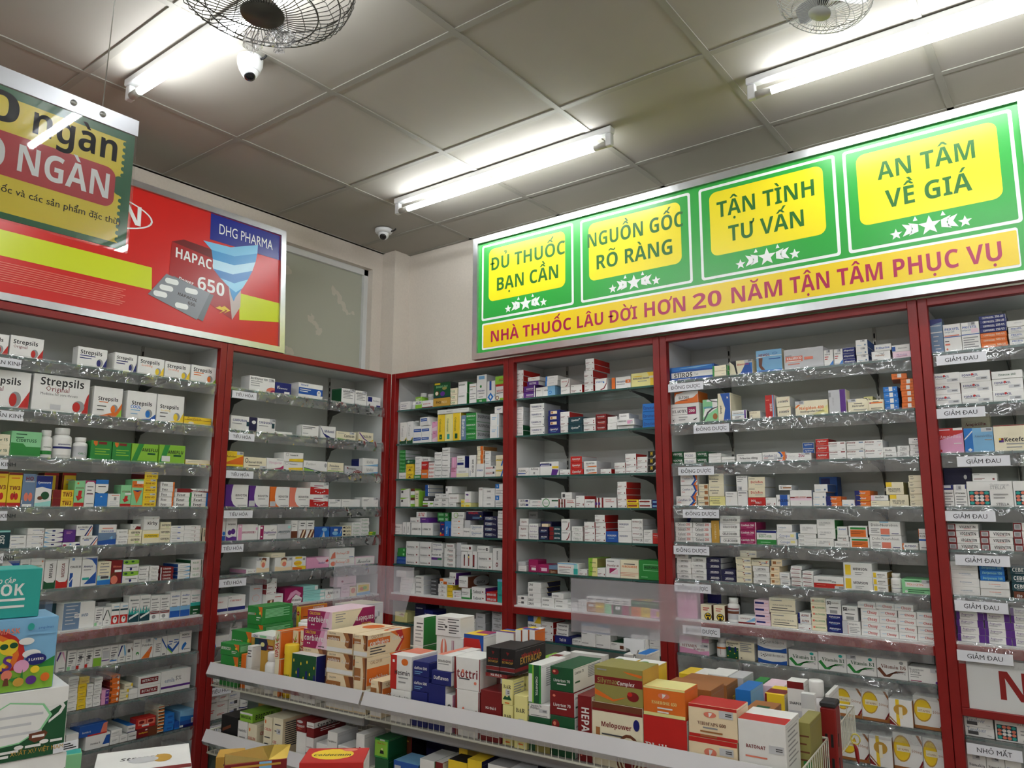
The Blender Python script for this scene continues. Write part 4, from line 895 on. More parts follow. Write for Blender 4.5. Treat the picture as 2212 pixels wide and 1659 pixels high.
        for q in range(n):
            X = (i['X0']+i['X1'])/2+(random.uniform(-.0015, .0015) if n > 1 and q else 0); e = i['e']+(random.uniform(0, .003) if n > 1 else 0)
            loc = fr.world(X, e, i['zb']+q*h); hq = h-0.0004
            if n == 1: pos = '%s along' % nth
            else: pos = ('topmost in %s stack' % nth) if q == n-1 else (('bottom of %s stack' % nth) if q == 0 else '%s up in %s stack' % (ORD[q+1], nth))
            lab = '%s %s%s, %s, %s' % (b, noun, acc, pos, s.where)
            if len(lab.replace(',', '').split()) > 16: lab = '%s %s, %s, %s' % (b, noun, pos, s.where)
            cat = 'bottle' if kind == 'pill_bottle' else ('tube' if kind == 'tablet_tube' else 'box')
            if bottle: bottle_thing(kind, lab, cat, loc, fr.a, w, hq, i, s.group)
            else:
                o = obj(kind, carton_mesh(w, hq, D, i['base'], i['s'], i['tp'], i['toks']), None, loc, fr.a+math.radians(i['r']))
                tag(o, lab, cat, s.group)
        i['made'] = True
BOTC = {}
def bottle_thing(kind, lab, cat, loc, a, w, h, i, group):
    r = w/2; t = thing(kind, lab, cat, (loc.x, loc.y, loc.z), a, group); t.location = loc + Vector((-math.sin(a), math.cos(a), 0))*r
    capc = i['s'] or 'w'
    if kind == 'pill_bottle':
        mb = MB(); mb.lathe([(0, 0), (r*.94, 0), (r, h*.03), (r, h*.66), (r*.93, h*.72), (r*.66, h*.78), (r*.62, h*.82)], ink(i['base']), 24); mb.build('bottle_body', t)
        mb = MB(); mb.lathe([(r*.74, h*.79), (r*.76, h*.8), (r*.76, h*.98), (r*.7, h), (0, h)], ink(capc), 24); mb.build('cap', t)
        z0, z1 = h*.12, h*.6
    else:
        mb = MB(); mb.lathe([(0, 0), (r*.95, 0), (r*.95, h*.84)], ink(i['base']), 20); mb.build('tube_body', t)
        mb = MB(); mb.lathe([(r, h*.82), (r, h*.98), (r*.92, h), (0, h)], ink(capc), 20); mb.build('cap', t)
        z0, z1 = h*.06, h*.8; r *= .95
    if i['toks']:
        mb = MB(); tk = i['toks'][0].split(':'); n = 20
        vs = []
        for k in range(n+1):
            q = math.pi+math.pi*k/n
            for z in (z0, z1): vs.append(((r+.0004)*math.cos(q), (r+.0004)*math.sin(q), z))
        mb.add(vs, [(2*k, 2*k+2, 2*k+3, 2*k+1) for k in range(n)], ink(tk[1]), True)
        for tq in i['toks'][1:]:
            aa = tq.split(':')
            if aa[0] == 't':
                tv, tf, tw = layout(aa[1].replace('_', ' '), 'b', 1); L = r*1.5*float(aa[5]); sx = L/tw; zc = z0+(z1-z0)*float(aa[4])
                rot = len(aa) > 7
                if rot: sx = (z1-z0)*float(aa[5])/tw
                o = []
                for x, y in tv:
                    x = (x-tw/2)*sx; y = (y-.36)*sx
                    if rot: x, y = y, -x
                    q = 1.5*math.pi+x/r; o.append(((r+.0008)*math.cos(q), (r+.0008)*math.sin(q), zc+y))
                mb.add(o, tf, ink(aa[2]))
            elif aa[0] == 'r':
                za, zb = z0+(z1-z0)*float(aa[3]), z0+(z1-z0)*float(aa[5]); v2 = []
                for k in range(13):
                    q = math.pi*1.1+math.pi*.8*k/12
                    for z in (za, zb): v2.append(((r+.0006)*math.cos(q), (r+.0006)*math.sin(q), z))
                mb.add(v2, [(2*k, 2*k+2, 2*k+3, 2*k+1) for k in range(12)], ink(aa[1]), True)
        mb.build('wrap_label', t)
    return t
UNAME = {'A1': 'leftmost cabinet', 'A2': 'second cabinet', 'B1': 'third cabinet', 'B2': 'fourth cabinet', 'B3': 'fifth cabinet', 'B4': 'rightmost cabinet'}
def read_boxes(data):
    shelf = None; keyed = []
    cur = None
    for ln in data.strip().splitlines():
        ln = ln.split('#')[0].strip()
        if not ln: continue
        if ln[0] == '@':
            u, n, ox, oy, sc = ln[1:].split(); key = (u, n)
            if cur is None or cur[0] != key:
                fr, a, b = UX[u]; k = int(n)
                where = '%s shelf, %s' % (ORD[k], UNAME[u])
                z = SH[u][k-1]+(0.0045 if k != 7 else 0.0035)
                cur = (key, Shelf(fr, z, 0.034, 0.262, where, 'boxes on the %s shelf of the %s' % (ORD[k], UNAME[u]), (a+0.023, b-0.025))); keyed.append(cur[1])
                if k == 8 and u != 'B4': cur[1].zmax = SH[u][6]-0.037
            pr = (float(ox), float(oy), float(sc))
        else: cur[1].add(ln, *pr)
    for s in keyed: s.finish()
DATA = '''
@A1 1 0 640 4.608
-230 88 362 1 w !sr
98 436 405 1 w !sr
770 1068 515 1 w !sb D=.045
1085 1362 565 1 w !sb D=.1
770 1068 515 1 w d=.047 D=.045
770 1068 515 1 w d=.094 D=.045
1372 1634 612 1 w !sy
1640 1892 660 1 w !sy
1902 2150 695 1 w !so
@A1 2 0 640 4.608
-260 302 730 1 w !sr D=.12
322 890 795 1 w t:Strepsils:k:.5:.82:.78 t:Original:dr:.42:.63:.42:n t:Medicine_for_sore_throats:dgy:.46:.48:.66:n p:r:1,0;.88,0;.96,.5;1,.6 e:gy:.82:.2:.11:.16 e:r:.78:.18:.07:.14 r:lgy:.32:.06:.5:.2 D=.12
928 1218 905 1 w t:Strepsils:k:.5:.6:.7 l:o:.2:.5:.5:1 e:gy:.74:.28:.12:.15 e:o:.69:.26:.08:.13 p:o:.2,0;.9,0;1,.14;1,.5;.8,.18 p:lg:.8,0;1,0;1,.3 l:dgy:.14:.36:.45:2 D=.1
1262 1556 950 1 w t:Strepsils:k:.5:.58:.7 t:COOL:bb:.3:.44:.36 e:gy:.76:.24:.12:.15 e:bb:.72:.22:.08:.13 p:b:.4,0;1,0;1,.24;.8,.06 l:lb:.14:.34:.45:2 D=.1
1562 1832 985 1 w t:Strepsils:k:.45:.56:.7 t:Soothing:y:.32:.43:.36:n e:gy:.74:.22:.12:.15 e:y:.7:.2:.08:.13 p:y:.4,0;1,0;1,.4;.85,.1 l:dgy:.12:.34:.4:2 D=.1
1834 2104 1205 1 y t:Dorithricin:br:.36:.75:.5:n r:br:0:.55:1:.6 e:c:.25:.2:.1:.16 D=.05
@A1 3 0 640 4.608
-150 102 1368 2 c t:artar_15:dg:.6:.5:.6 D=.08
106 410 1345 1 lgr t:CIDETUSS:dg:.5:.64:.68 p:g:0,0;1,0;1,.4;.5,.4;.4,.52;0,.54 l:dg:.15:.9:.5:2 D=.1
412 540 1330 1 w k=bottle r:w:0:0:1:1 t:INFAGAN:dg:.5:.55:.8 r:g:0:0:1:.28
552 745 1308 1 w k=bottle r:w:0:0:1:1 t:BENOBOSTON:nb:.5:.7:.9 r:nb:0:.42:1:.56
752 895 1402 1 w k=bottle r:lgy:0:0:1:1 t:CALCI:g:.5:.3:.7
902 1112 1438 1 g tp=k p:o:.1,.98;.3,.98;.3,.8;.22,.72;.12,.84 r:dr:.35:.82:.75:.95 l:lg:.2:.6:.9:3
1118 1302 1455 1 g tp=k p:o:.1,.98;.3,.98;.3,.8;.22,.72;.12,.84 r:dr:.35:.82:.75:.95 l:lg:.2:.6:.9:3
1310 1572 1470 1 lg p:g:0,0;.2,0;.45,1;.25,1 t:AMEFLU:k:.68:.68:.6 r:dg:.6:.42:.9:.52 r:g:0:0:1:.08 tp=k
1584 1842 1482 1 lg p:g:0,0;.2,0;.4,1;.2,1 t:AMEFLU:k:.62:.62:.6 r:dg:.55:.38:.85:.48 r:w:.1:.1:.42:.4 tp=k
1846 2090 1628 1 c s=y l:dgy:.1:.6:.6:1 r:y:0:0:1:.2
@A1 4 0 980 4.608
-80 72 172 1 y !tw D=.06
76 215 186 1 y !tw D=.06
218 352 200 1 sl t:HO:dr:.5:.86:.6 l:lgy:.2:.78:.9:1 e:sa:.34:.3:.16:.13 e:sa:.66:.3:.16:.13 r:w:.1:0:.8:.08 r:lgy:0:.08:.1:.2
352 516 218 1 w r:nb:0:.78:1:1 p:b:0,.6;.4,.64;1,.56;1,.8;0,.8 t:Symneuro:w:.5:.78:.8:i e:dg:.6:.36:.26:.13 e:br:.3:.28:.16:.06 p:lt:0,0;1,0;1,.2;.4,.14;0,.12
430 575 188 1 y s=dr r:dr:.8:0:1:1 r:r:0:.92:1:1 t:TW3:dr:.4:.3:.6 d=.09 D=.06
610 748 188 1 y s=dr r:dr:0:0:.12:1 r:r:0:.92:1:1 l:gy:.3:.8:.9:2 d=.09 D=.06
520 734 358 2 y s=dr r:dr:0:0:.4:1 t:TW3:dr:.7:.45:.45 l:o:.5:.8:.9:1 D=.07
736 842 268 1 lgr t:ATUSSIN:dr:.5:.72:.8 p:r:.4,.62;.75,.62;.7,.4;.85,.36;.4,.22;.15,.42;.36,.42 r:r:0:0:1:.16 e:o:.3:.9:.1:.04
842 944 266 1 w p:m:0,.85;.2,.95;.8,.95;1,.85;1,1;0,1 l:dgy:.2:.78:.8:3 t:DEXTAZINE:m:.5:.48:.7 l:gy:.2:.14:.9:2
946 1078 258 1 te p:w:0,.55;.3,.5;.7,.5;1,.6;1,.84;0,.84 r:bb:0:.84:1:1 r:bb:0:0:1:.5 l:k:.2:.76:.8:1 p:w:.4,.36;.6,.44;.5,.4;.6,.36
1066 1196 398 1 w l:sa:.3:.9:.9:1 r:gy:.5:.5:.7:.75 l:lgy:.2:.4:.9:3 D=.03
1197 1306 312 1 lgr t:ATUSSIN:dr:.5:.7:.76 p:r:.4,.5;.7,.5;.66,.36;.8,.3;.4,.2;.2,.36;.36,.36 r:r:0:0:1:.14 r:w:.4:.55:1:.64
1308 1424 255 1 lgr r:o:0:.7:1:.94 r:w:.4:.84:1:.94 t:SIRO_HO:dr:.5:.78:.7 p:o:.1,.6;.9,.6;.5,.12 p:nb:.1,.6;.9,.6;.5,.54 r:o:0:0:1:.06
1428 1564 182 5 y s=dr t:BOM_HO:dr:.5:.36:.7 l:o:.2:.8:.6:1 q:.7:.8
1590 1732 280 5 w t:Fexo:k:.3:.5:.4:s r:o:.88:0:1:1 D=.1
1738 1904 385 3 w t:Fexet:k:.36:.5:.5:s r:g:.88:0:1:1 D=.1
1906 2078 388 3 w t:Fexet:k:.36:.5:.5:s r:bb:.86:0:1:1 D=.1
1760 2088 348 1 w b=388 p:dr:0,0;.4,0;.5,.3;1,0;1,.3;.5,.5;.4,1;0,1 t:FEXFED:gy:.72:.6:.3 D=.08
@A1 5 0 980 4.608
-60 98 765 1 tq r:te:.3:0:1:1 r:lt:0:.9:1:1 t:250:w:.5:.5:.5:b:90 D=.08
98 264 812 2 w l:b:.1:.7:.6:1 r:gy:.6:.62:.85:.76 l:dgy:.1:.25:.4:1 D=.1
268 438 742 3 w l:b:.3:.7:.7:1 r:gy:.72:.62:.95:.76 l:gy:.3:.25:.4:1 p:dr:.86,.4;.9,.3;.96,.6 D=.12
442 624 748 4 w l:b:.1:.6:.5:1 r:nb:.4:.4:.56:.7 p:lb:0,0;.3,0;0,.4 p:pu:.6,0;1,0;1,.3 D=.1
634 760 758 1 pu l:p:.2:.85:.7:2 b=878
622 794 882 1 w e:m:.12:.3:.1:.26 p:nb:.7,.2;1,.2;1,.6;.8,.6 r:lb:.4:.3:.5:.7
752 922 708 1 w t:ALLERGEX:dgy:.4:.78:.66 r:b:.2:.56:.5:.62 p:nb:.5,0;.6,0;.95,.9;.9,.95 p:sa:.66,0;.74,0;1,.7;1,.85 b=815 D=.1
800 972 818 1 w t:ALLERGEX:dgy:.4:.74:.6 r:b:.2:.54:.5:.62 p:nb:.55,0;.63,0;.97,.85;.95,.95 p:sa:.72,0;.8,0;1,.6;1,.75 D=.1
976 1158 705 1 sl r:w:0:.6:1:1 t:SINGULAIR:b:.5:.67:.7 l:sa:.2:.84:.8:1 t:1:lb:.7:.25:.2 p:b:0,0;1,0;1,.3;0,.2 D=.1
1156 1274 754 3 w t:BILAXTEN:dgy:.55:.5:.66:n D=.1
1276 1412 756 2 c t:GEFBIN:k:.52:.6:.66 p:lg:.5,.3;.8,.3;.8,.2;.5,.2 D=.1
1414 1588 760 1 c r:y:.1:.42:.96:.7 t:ELPERTONE:dg:.53:.56:.7 D=.09
1420 1586 624 1 w t:Kirby:k:.55:.5:.66 b=757 D=.09
1590 1698 680 3 c t:GEFBIN:k:.5:.56:.8 l:lg:.5:.3:.8:1 D=.1
1300 1412 700 1 w p:dr:.4,0;1,0;1,.5;.6,.6 t:K:gy:.3:.5:.1 b=752 d=.02 D=.09
1700 1834 718 3 w l:dgy:.1:.75:.5:1 r:b:.5:.66:.72:.8 l:gy:.1:.3:.5:1 D=.1
1836 1998 714 4 w l:dgy:.4:.7:.7:1 p:dr:.62,.3;.7,.7;.66,.2 D=.1
2003 2056 738 1 c r:k:0:0:.2:1 t:MASTU:k:.6:.6:.5:b:90 D=.12
@A1 6 0 980 4.608
10 182 1068 1 w p:b:.3,1;1,1;1,.3;.86,.6;.6,.86 e:sa:.4:.4:.1:.04 D=.05
190 294 1052 1 w l:gy:.2:.85:.8:1 q:.5:.6
298 434 1042 1 w e:o:.84:.9:.06:.03 t:Flixonase:g:.42:.77:.74 l:gy:.1:.66:.7:1 l:g:.1:.58:.6:1 D=.06
438 556 1056 1 w !msc D=.05
560 676 1052 1 w !msr D=.05
684 808 1032 1 w r:bb:.2:.9:.4:.98 t:COLDI-B:k:.5:.68:.84 r:b:.1:.02:.34:.48 p:w:.1,.2;.34,.36;.34,.3;.1,.14 D=.05
814 966 1028 1 w p:b:.1,.97;.96,.97;.96,.1;.9,.7;.6,.9 p:b:.2,.08;.96,.08;.96,.5;.6,.3 t:Avamys:nb:.4:.68:.6:i l:gy:.1:.58:.6:1 r:tq:.06:.22:.5:.3 D=.05
970 1102 1074 1 c r:bb:0:0:1:.22 p:lt:0,.2;1,.22;1,.34;0,.42 t:Argivital:k:.5:.92:.6 l:gy:.15:.8:.85:4 r:w:.2:.24:.9:.4 r:dgy:.25:.27:.85:.38
1104 1222 1062 1 dr r:nb:.92:0:1:1 t:Rhinex:sa:.5:.74:.7 e:br:.24:.3:.26:.2 e:sa:.3:.18:.3:.18 r:w:.3:.5:.9:.6
1224 1382 1058 2 w p:lg:0,.66;.3,.6;.7,.6;1,.66;1,1;0,1 e:dg:.2:.82:.1:.1 e:dg:.6:.85:.1:.08 l:dgy:.2:.38:.9:1 e:nb:.5:.2:.08:.12 D=.1
1384 1484 1124 3 w t:Reminyl:dgy:.4:.5:.66 D=.1
1488 1578 1118 4 w t:Nupam:gy:.5:.5:.6:n D=.1
1596 1728 1128 4 dr t:Colestrim:w:.5:.5:.6 r:lgy:0:0:.1:1 D=.12
1772 1892 1095 4 w s=b l:gy:.15:.6:.85:2 p:lb:.4,0;1,0;1,.4 D=.12
1900 2022 1054 3 w s=dg t:RELIEF:g:.42:.5:.5:n r:dg:.84:0:.9:1 D=.12
@A1 7 0 1190 6.9125
660 835 756 1 sl r:te:.66:0:1:1 d=.06 D=.08
930 1412 768 1 w r:sl:0:0:.52:1 r:w:.36:.42:.52:.58 t:VIS:nb:.44:.5:.12 t:MED:sl:.68:.5:.22:i l:lgy:.08:.9:.45:3 l:lgy:.08:.5:.4:3 D=.1
1412 1534 845 1 w !lil r:lgr:.02:.04:.32:.2 r:lgy:.6:.08:.9:.2 D=.05
1538 1656 845 1 w p:k:0,.34;.42,.86;.54,.86;.08,.28 p:dg:.54,.86;.64,.86;1,.4;1,.28 l:gy:.4:.3:.75:2 D=.05
1658 1782 792 1 w r:r:.04:.02:.96:.44 r:te:.04:.66:.96:.74 e:w:.5:.22:.26:.16 e:k:.54:.28:.08:.06 l:lb:.3:.88:.9:1 D=.05
1786 1912 780 1 w r:r:.04:.02:.96:.44 r:te:.04:.66:.96:.74 e:w:.5:.22:.26:.16 e:k:.54:.28:.08:.06 l:lb:.3:.88:.9:1 D=.05
1450 1640 760 1 lgy tp=dgy d=.09 D=.06
1918 2082 672 1 w !ney D=.05
@A1 7 130 1240 6.9125
1186 1342 312 1 w !ney D=.05
1346 1490 322 1 w !xam D=.05
1494 1636 314 1 w !xam D=.05
1642 1792 262 1 w !duo D=.05
1798 1942 244 1 w !duo D=.05
1944 2092 232 1 w r:dg:0:.02:1:.36 r:tq:0:.36:1:.5 t:Physiomer:tq:.5:.78:.8:i l:w:.3:.22:.8:2 l:gy:.15:.68:.7:2 D=.05
@A1 8 130 1240 6.9125
-60 82 1152 1 w p:pu:0,.6;.3,.95;.5,.95;.1,.5 p:p:.5,.95;.7,.95;1,.5;1,.4 l:gy:.3:.2:.9:2
104 238 1140 1 w !lil r:lgr:.04:.02:.36:.2 r:lgy:.55:.05:.9:.2 D=.05
242 366 1128 1 w !lil r:dgy:.3:.52:.66:.68 r:r:0:.02:.34:.2 D=.05
370 492 1112 1 w !lil r:dgy:.3:.5:.66:.66 r:r:0:.02:.34:.2 D=.05
494 618 1092 1 w l:dgy:.2:.86:.8:3 r:lg:0:0:1:.44 D=.05
622 736 1075 1 w r:lgy:.1:.35:.95:.75 l:gy:.1:.88:.8:1 r:pu:0:.22:1:.27 D=.05
740 862 1060 1 w !lil r:bb:.05:.14:.9:.2 D=.05
866 984 1045 1 w p:nb:0,.4;.34,.92;.55,.92;.05,.3 p:lb:.6,.92;.78,.92;1,.5;1,.4;.84,.3 l:gy:.3:.3:.8:2 D=.05
988 1082 1036 1 w r:dgy:.2:.5:.6:.68 p:br:.8,.8;1,.6;1,.5;.78,.7 l:gy:.2:.3:.8:2 D=.05
1086 1204 980 1 w l:gy:.15:.84:.8:2 e:g:.6:.3:.2:.09 e:w:.6:.26:.1:.05 D=.05
1206 1388 962 1 w t:Polydexa:dgy:.5:.68:.84:s p:o:.05,.02;.7,.02;.92,.5;.85,.6 p:sa:.5,.36;.7,.3;.9,.55 q:.55:.9 D=.06
1390 1508 955 1 w l:gy:.3:.7:.9:5 p:lb:0,1;.4,1;.3,.9 D=.05
1512 1598 930 1 w p:b:0,.95;1,.4;1,.3;0,.8 r:dgy:.2:.06:.7:.12 D=.04
1600 1774 908 1 w p:b:0,.4;.46,.1;.46,.28;0,.58 p:b:.46,.1;1,.5;1,.66;.46,.28 p:lg:0,.3;.46,.02;.46,.1;0,.4 l:b:.1:.7:.45:2 l:b:.55:.76:.95:2 D=.05
1776 1958 852 1 w t:ROHTO:dgy:.5:.84:.6 r:nb:.2:.7:.9:.72 p:bb:.2,.2;.3,.12;.62,.4;.5,.5;.3,.4 l:gy:.4:.18:.9:1 D=.07
935 1035 892 1 w d=.1 D=.06
@A1 9 130 1419 6.9125
60 98 410 5 w !fk
100 262 385 5 w !fk D=.1
130 284 298 1 w l:k:.1:.5:.9:1 b=383 D=.1
264 392 408 4 y !fk D=.1
290 440 300 1 y l:wb:.2:.4:.9:1 b=405 D=.1
394 494 408 4 w !fk D=.1
498 612 385 4 w !fk D=.1
515 640 306 1 w !fk b=382 D=.1
618 738 495 2 p r:pu:.5:.05:.95:.95 l:w:.6:.7:.9:2 D=.08
742 894 272 5 o r:br:0:.2:.18:.8 e:w:.82:.55:.1:.3 l:lgy:.3:.55:.7:1 D=.12 s=dr
886 1020 488 2 c t:Tempovate:dgy:.45:.5:.7 p:y:.75,.5;1,.4;1,1;.8,1 D=.12
962 1084 398 1 c t:Tempovate:dgy:.45:.5:.7 p:y:.75,.5;1,.4;1,1;.8,1 b=485 D=.12
1028 1166 478 2 w D=.12
1160 1500 278 2 w r:dr:.1:.3:.88:.8 t:BETACYLIC:w:.5:.55:.68 D=.1
1508 1942 190 1 w r:pu:0:.18:1:.28 t:emla:sl:.28:.56:.34:n t:5%:dgy:.58:.6:.2:n D=.1
@A1 10 130 1419 6.9125
78 272 1152 1 w r:m:.5:.2:.9:.6 D=.1
-40 66 1150 1 w r:dr:.4:.5:.9:.7 D=.1
380 738 1160 1 w t:Fornica_G:k:.4:.4:.4 p:b:.7,.2;1,.2;1,.85;.85,.85 D=.09
285 702 1005 1 b tp=b t:fornix_G:w:.25:.4:.3 p:sa:.75,0;1,.1;1,1;.85,.9;.8,.5 r:r:.3:0:1:.12 b=1160 D=.08
760 924 1085 1 w !f b=1190 D=.14
748 880 1190 1 w l:gy:.2:.6:.8:2 D=.12
884 1008 1165 1 w l:gy:.2:.6:.8:2 D=.12
1012 1142 1120 1 w t:PSOLMED:k:.5:.5:.8:i D=.14
1006 1136 1020 1 w t:PSOLMED:k:.5:.55:.8:i tp=bb r:nb:0:0:1:.1 b=1118 D=.14
1146 1452 1050 1 dr t:Toothpaste:y:.3:.5:.45:i r:w:.4:.7:.5:.85 r:br:.55:0:1:1 D=.06
1122 1424 905 1 r p:sa:.1,.3;.5,.3;.5,.85;.1,.85 p:sa:.54,.3;.95,.3;.95,.85;.54,.85 e:dr:.28:.6:.14:.16 e:dr:.74:.6:.14:.16 r:w:.3:.16:.66:.34 b=1050 D=.05
1456 1554 738 8 c r:o:0:.6:1:1 r:k:0:0:1:.3 D=.11
1560 1702 850 3 bb r:b:.3:.3:.8:.6 D=.09
1704 1782 965 1 b r:bb:0:0:1:.2 D=.08
1786 2042 790 1 lb r:nb:0:0:1:.16 r:b:0:.16:1:.4 p:bb:0,.4;1,.4;1,.62;0,.7 r:w:0:.04:.24:.16 r:w:.8:.2:.94:.5 r:gy:.83:.23:.91:.47 D=.14 k=clear_bin
@A1 11 130 1419 6.9125
1722 1892 1318 1 w r:lgy:.3:.5:.9:.94 r:sl:.3:.02:.9:.4 t:R:nb:.6:.2:.3 s=lgy D=.12
@A2 1 460 740 5.53
436 742 410 1 w t:Berlthyrox_100:dgy:.36:.84:.66:i l:gy:.05:.68:.5:2 l:gy:.05:.4:.4:1 e:sa:.9:.1:.24:.28 e:m:.95:.06:.12:.15 q:.86:.84 D=.07
746 936 482 1 nb t:Concor:w:.4:.6:.7:x r:w:.56:.1:.9:.28 D=.09
1022 1312 492 1 w r:b:0:.24:1:.68 t:Kaleorid:b:.24:.86:.3:i l:w:.05:.58:.5:2 e:w:.84:.4:.09:.2 e:k:.84:.46:.02:.05 D=.11
1536 1694 552 1 w s=dg t:ADVANTEX:k:.5:.82:.8 !tx q:.8:.93 D=.08
1700 1838 578 1 w t:ADVANTEX:k:.5:.82:.9 !tx q:.8:.93 D=.05
1844 2002 650 1 w r:nb:.04:.5:.36:.95 r:nb:.68:0:.98:.22 t:Dostinex:gy:.66:.64:.5:s t:4:k:.14:.18:.1 D=.05
@A2 2 460 740 5.53
212 432 876 1 w t:CARDURAN:nb:.48:.7:.76 r:te:.86:.34:1:.66 l:gy:.08:.5:.6:1 D=.06
434 524 892 1 nv e:w:.6:.66:.28:.12 D=.08
530 746 908 1 w t:CARDURAN:nb:.44:.7:.74 r:te:.8:.34:.96:.7 l:gy:.08:.5:.6:1 q:.84:.9 D=.06
748 948 1066 1 w D=.1
1056 1262 988 1 w r:dg:0:0:.025:1 l:dgy:.08:.86:.8:2 l:gy:.08:.3:.4:1 D=.025
1056 1262 995 1 w d=.028 D=.04
1056 1262 1000 1 w d=.07 D=.04
1268 1466 1000 1 w p:nb:0,.9;.2,.4;.7,.1;1,.06;1,0;0,0 p:w:0,.8;0,0;.4,.0;.16,.36 t:Midasol:nb:.56:.58:.64 D=.06
1474 1706 1066 1 c t:Camoas:k:.66:.5:.54 p:lg:0,0;.6,0;.4,.12;.06,.2 l:gy:.06:.8:.4:1 q:.8:.85 D=.06
1742 1916 1074 1 c t:TAZILEX:dgy:.56:.55:.6 p:pu:0,.9;.3,.3;.6,0;.7,0;.36,.36;.06,.95 p:y:0,.3;.1,.1;.3,0;0,0 p:y:.7,0;1,0;1,.3 D=.06
@A2 3 460 740 5.53
150 364 1298 1 y p:o:0,.3;1,.75;1,.2;0,.2 t:Medrolort:br:.3:.68:.6:i r:k:0:0:1:.08 q:.8:.9 D=.06
368 638 1370 1 c e:k:.12:.7:.07:.22 e:c:.12:.7:.05:.16 t:Harnal_OCAS:dgy:.5:.56:.6 l:k:.2:.3:.7:1 q:.85:.12 D=.08
642 846 1380 1 w p:m:.2,0;1,0;1,.4;.8,.2 t:Utrogestan:p:.5:.62:.76:n l:gy:.6:.9:.95:1 D=.08
850 1082 1314 2 w e:gy:.16:.75:.08:.16 e:w:.16:.75:.065:.13 t:Primolut_N:dgy:.5:.7:.4 p:y:.26,0;1,0;1,.36;.26,.26 D=.08
1086 1366 1414 1 w t:Postinor:gy:.3:.7:.4:n p:lg:0,0;.9,0;.5,.06;0,.3 p:nb:0,.3;.5,.06;.9,0;.5,.12;0,.36 e:gy:.92:.62:.05:.2 D=.08
1372 1562 1434 1 c t:Premium:dgy:.4:.66:.6:s l:gy:.2:.4:.8:2 r:lg:0:.1:1:.16 D=.07
1574 1778 1474 1 lgy e:dr:.16:.7:.05:.1 t:Nomegestan:k:.42:.6:.5 e:dr:.76:.0:.28:.42 e:w:.76:.0:.22:.32 e:dr:.76:.0:.19:.27 D=.06
1788 1974 1384 2 w t:Alsiful:gy:.46:.55:.46:s p:lb:0,0;1,0;1,.3;.5,.16 D=.07
1742 1786 1390 1 nb d=.03 D=.06
@A2 4 450 1020 5.53
205 476 146 1 pu !rov D=.05
486 728 162 1 pu !rov r:lgy:0:.04:.3:.3 D=.05
736 968 174 1 o !rov r:lgy:0:.04:.3:.28 D=.05
972 1212 184 1 sa !rov D=.05
1216 1438 118 2 w !xat q:.86:.86 D=.1
1440 1586 322 1 w !f q:.7:.85 D=.06
1592 1812 324 1 w l:gy:.08:.75:.4:1 D=.06
1838 2032 300 1 w l:gy:.08:.8:.4:2 p:gy:.8,.5;.84,.3;.92,.6;.84,.36 q:.84:.86 D=.06
@A2 5 450 1020 5.53
120 206 524 1 w r:b:0:0:1:.2 e:bb:.8:.3:.2:.08
212 342 530 1 w t:INTIEFIVE:dgy:.5:.68:.7 e:pu:.34:.34:.18:.1 e:pu:.66:.38:.2:.12 p:pu:0,0;1,0;1,.16;.6,.18;.3,.12;0,.2 D=.06
346 590 624 1 w r:p:.04:0:.22:1 r:w:.08:.82:.18:.94 t:DROSPERIN:m:.52:.5:.6:i t:20:m:.84:.5:.12:n e:p:.94:.72:.05:.1 D=.06
596 820 634 1 w r:m:.1:0:.28:1 r:w:.12:.76:.22:.9 t:Duphaston:pu:.62:.5:.66:i l:gy:.5:.34:.9:1 p:k:.66,.66;.72,.6;.86,.78;.72,.64 e:w:.18:.2:.04:.05 D=.06
824 988 620 1 lgy t:DROSPERIN:te:.5:.48:.84:i e:lt:.85:.8:.1:.1 l:gy:.2:.36:.7:1 D=.06
1076 1168 576 1 w p:br:.1,0;.3,0;.7,.46;.5,.46 p:cr:.3,0;.5,0;.9,.46;.7,.46 p:br:.5,0;.8,0;1,.3;1,.46;.9,.46 l:dgy:.2:.86:.8:2 r:br:0:.46:1:.48 D=.06
1170 1266 576 1 w p:br:.1,0;.3,0;.7,.46;.5,.46 p:cr:.3,0;.5,0;.9,.46;.7,.46 p:br:.5,0;.8,0;1,.3;1,.46;.9,.46 l:dgy:.2:.86:.8:2 r:br:0:.46:1:.48 D=.06
990 1072 574 1 w l:gy:.2:.8:.8:2 r:br:0:0:1:.4 d=.01 D=.05
1270 1446 652 1 b p:bb:.3,0;1,0;1,.5;.7,.9;.5,.5 e:lb:.66:.75:.18:.18 p:lgy:.5,0;.7,0;.62,.6 D=.05
1458 1600 652 1 b p:bb:.2,0;.9,0;1,.5;.7,.3 e:lb:.4:.36:.24:.2 r:lgy:.3:.6:.6:.8 p:w:.8,.2;.95,.7;.9,.8 D=.05
1604 1712 640 3 c e:k:.2:.5:.12:.26 t:Cialis:k:.6:.5:.6 D=.1
1718 1818 600 4 w t:Oestro:g:.5:.5:.8:n D=.1
1820 1926 548 5 w t:Oestro:g:.5:.5:.8:n D=.1
1916 2002 712 2 lg r:y:.1:.5:.5:.9 r:g:.5:.2:.9:.6 D=.06
@A2 6 450 1020 5.53
452 570 1158 1 w t:Avodart:dgy:.4:.5:.4:n p:m:.8,.4;.9,.7;.86,.3 s=p D=.13
574 730 1020 1 w e:cr:.5:.62:.2:.3 e:sa:.52:.5:.13:.18 p:br:.3,.9;.5,1;.75,.95;.72,.7;.62,.84;.4,.84;.36,.72 p:cr:0,0;1,0;1,.3;.6,.24;.3,.3;0,.36 q:.2:.92 D=.12
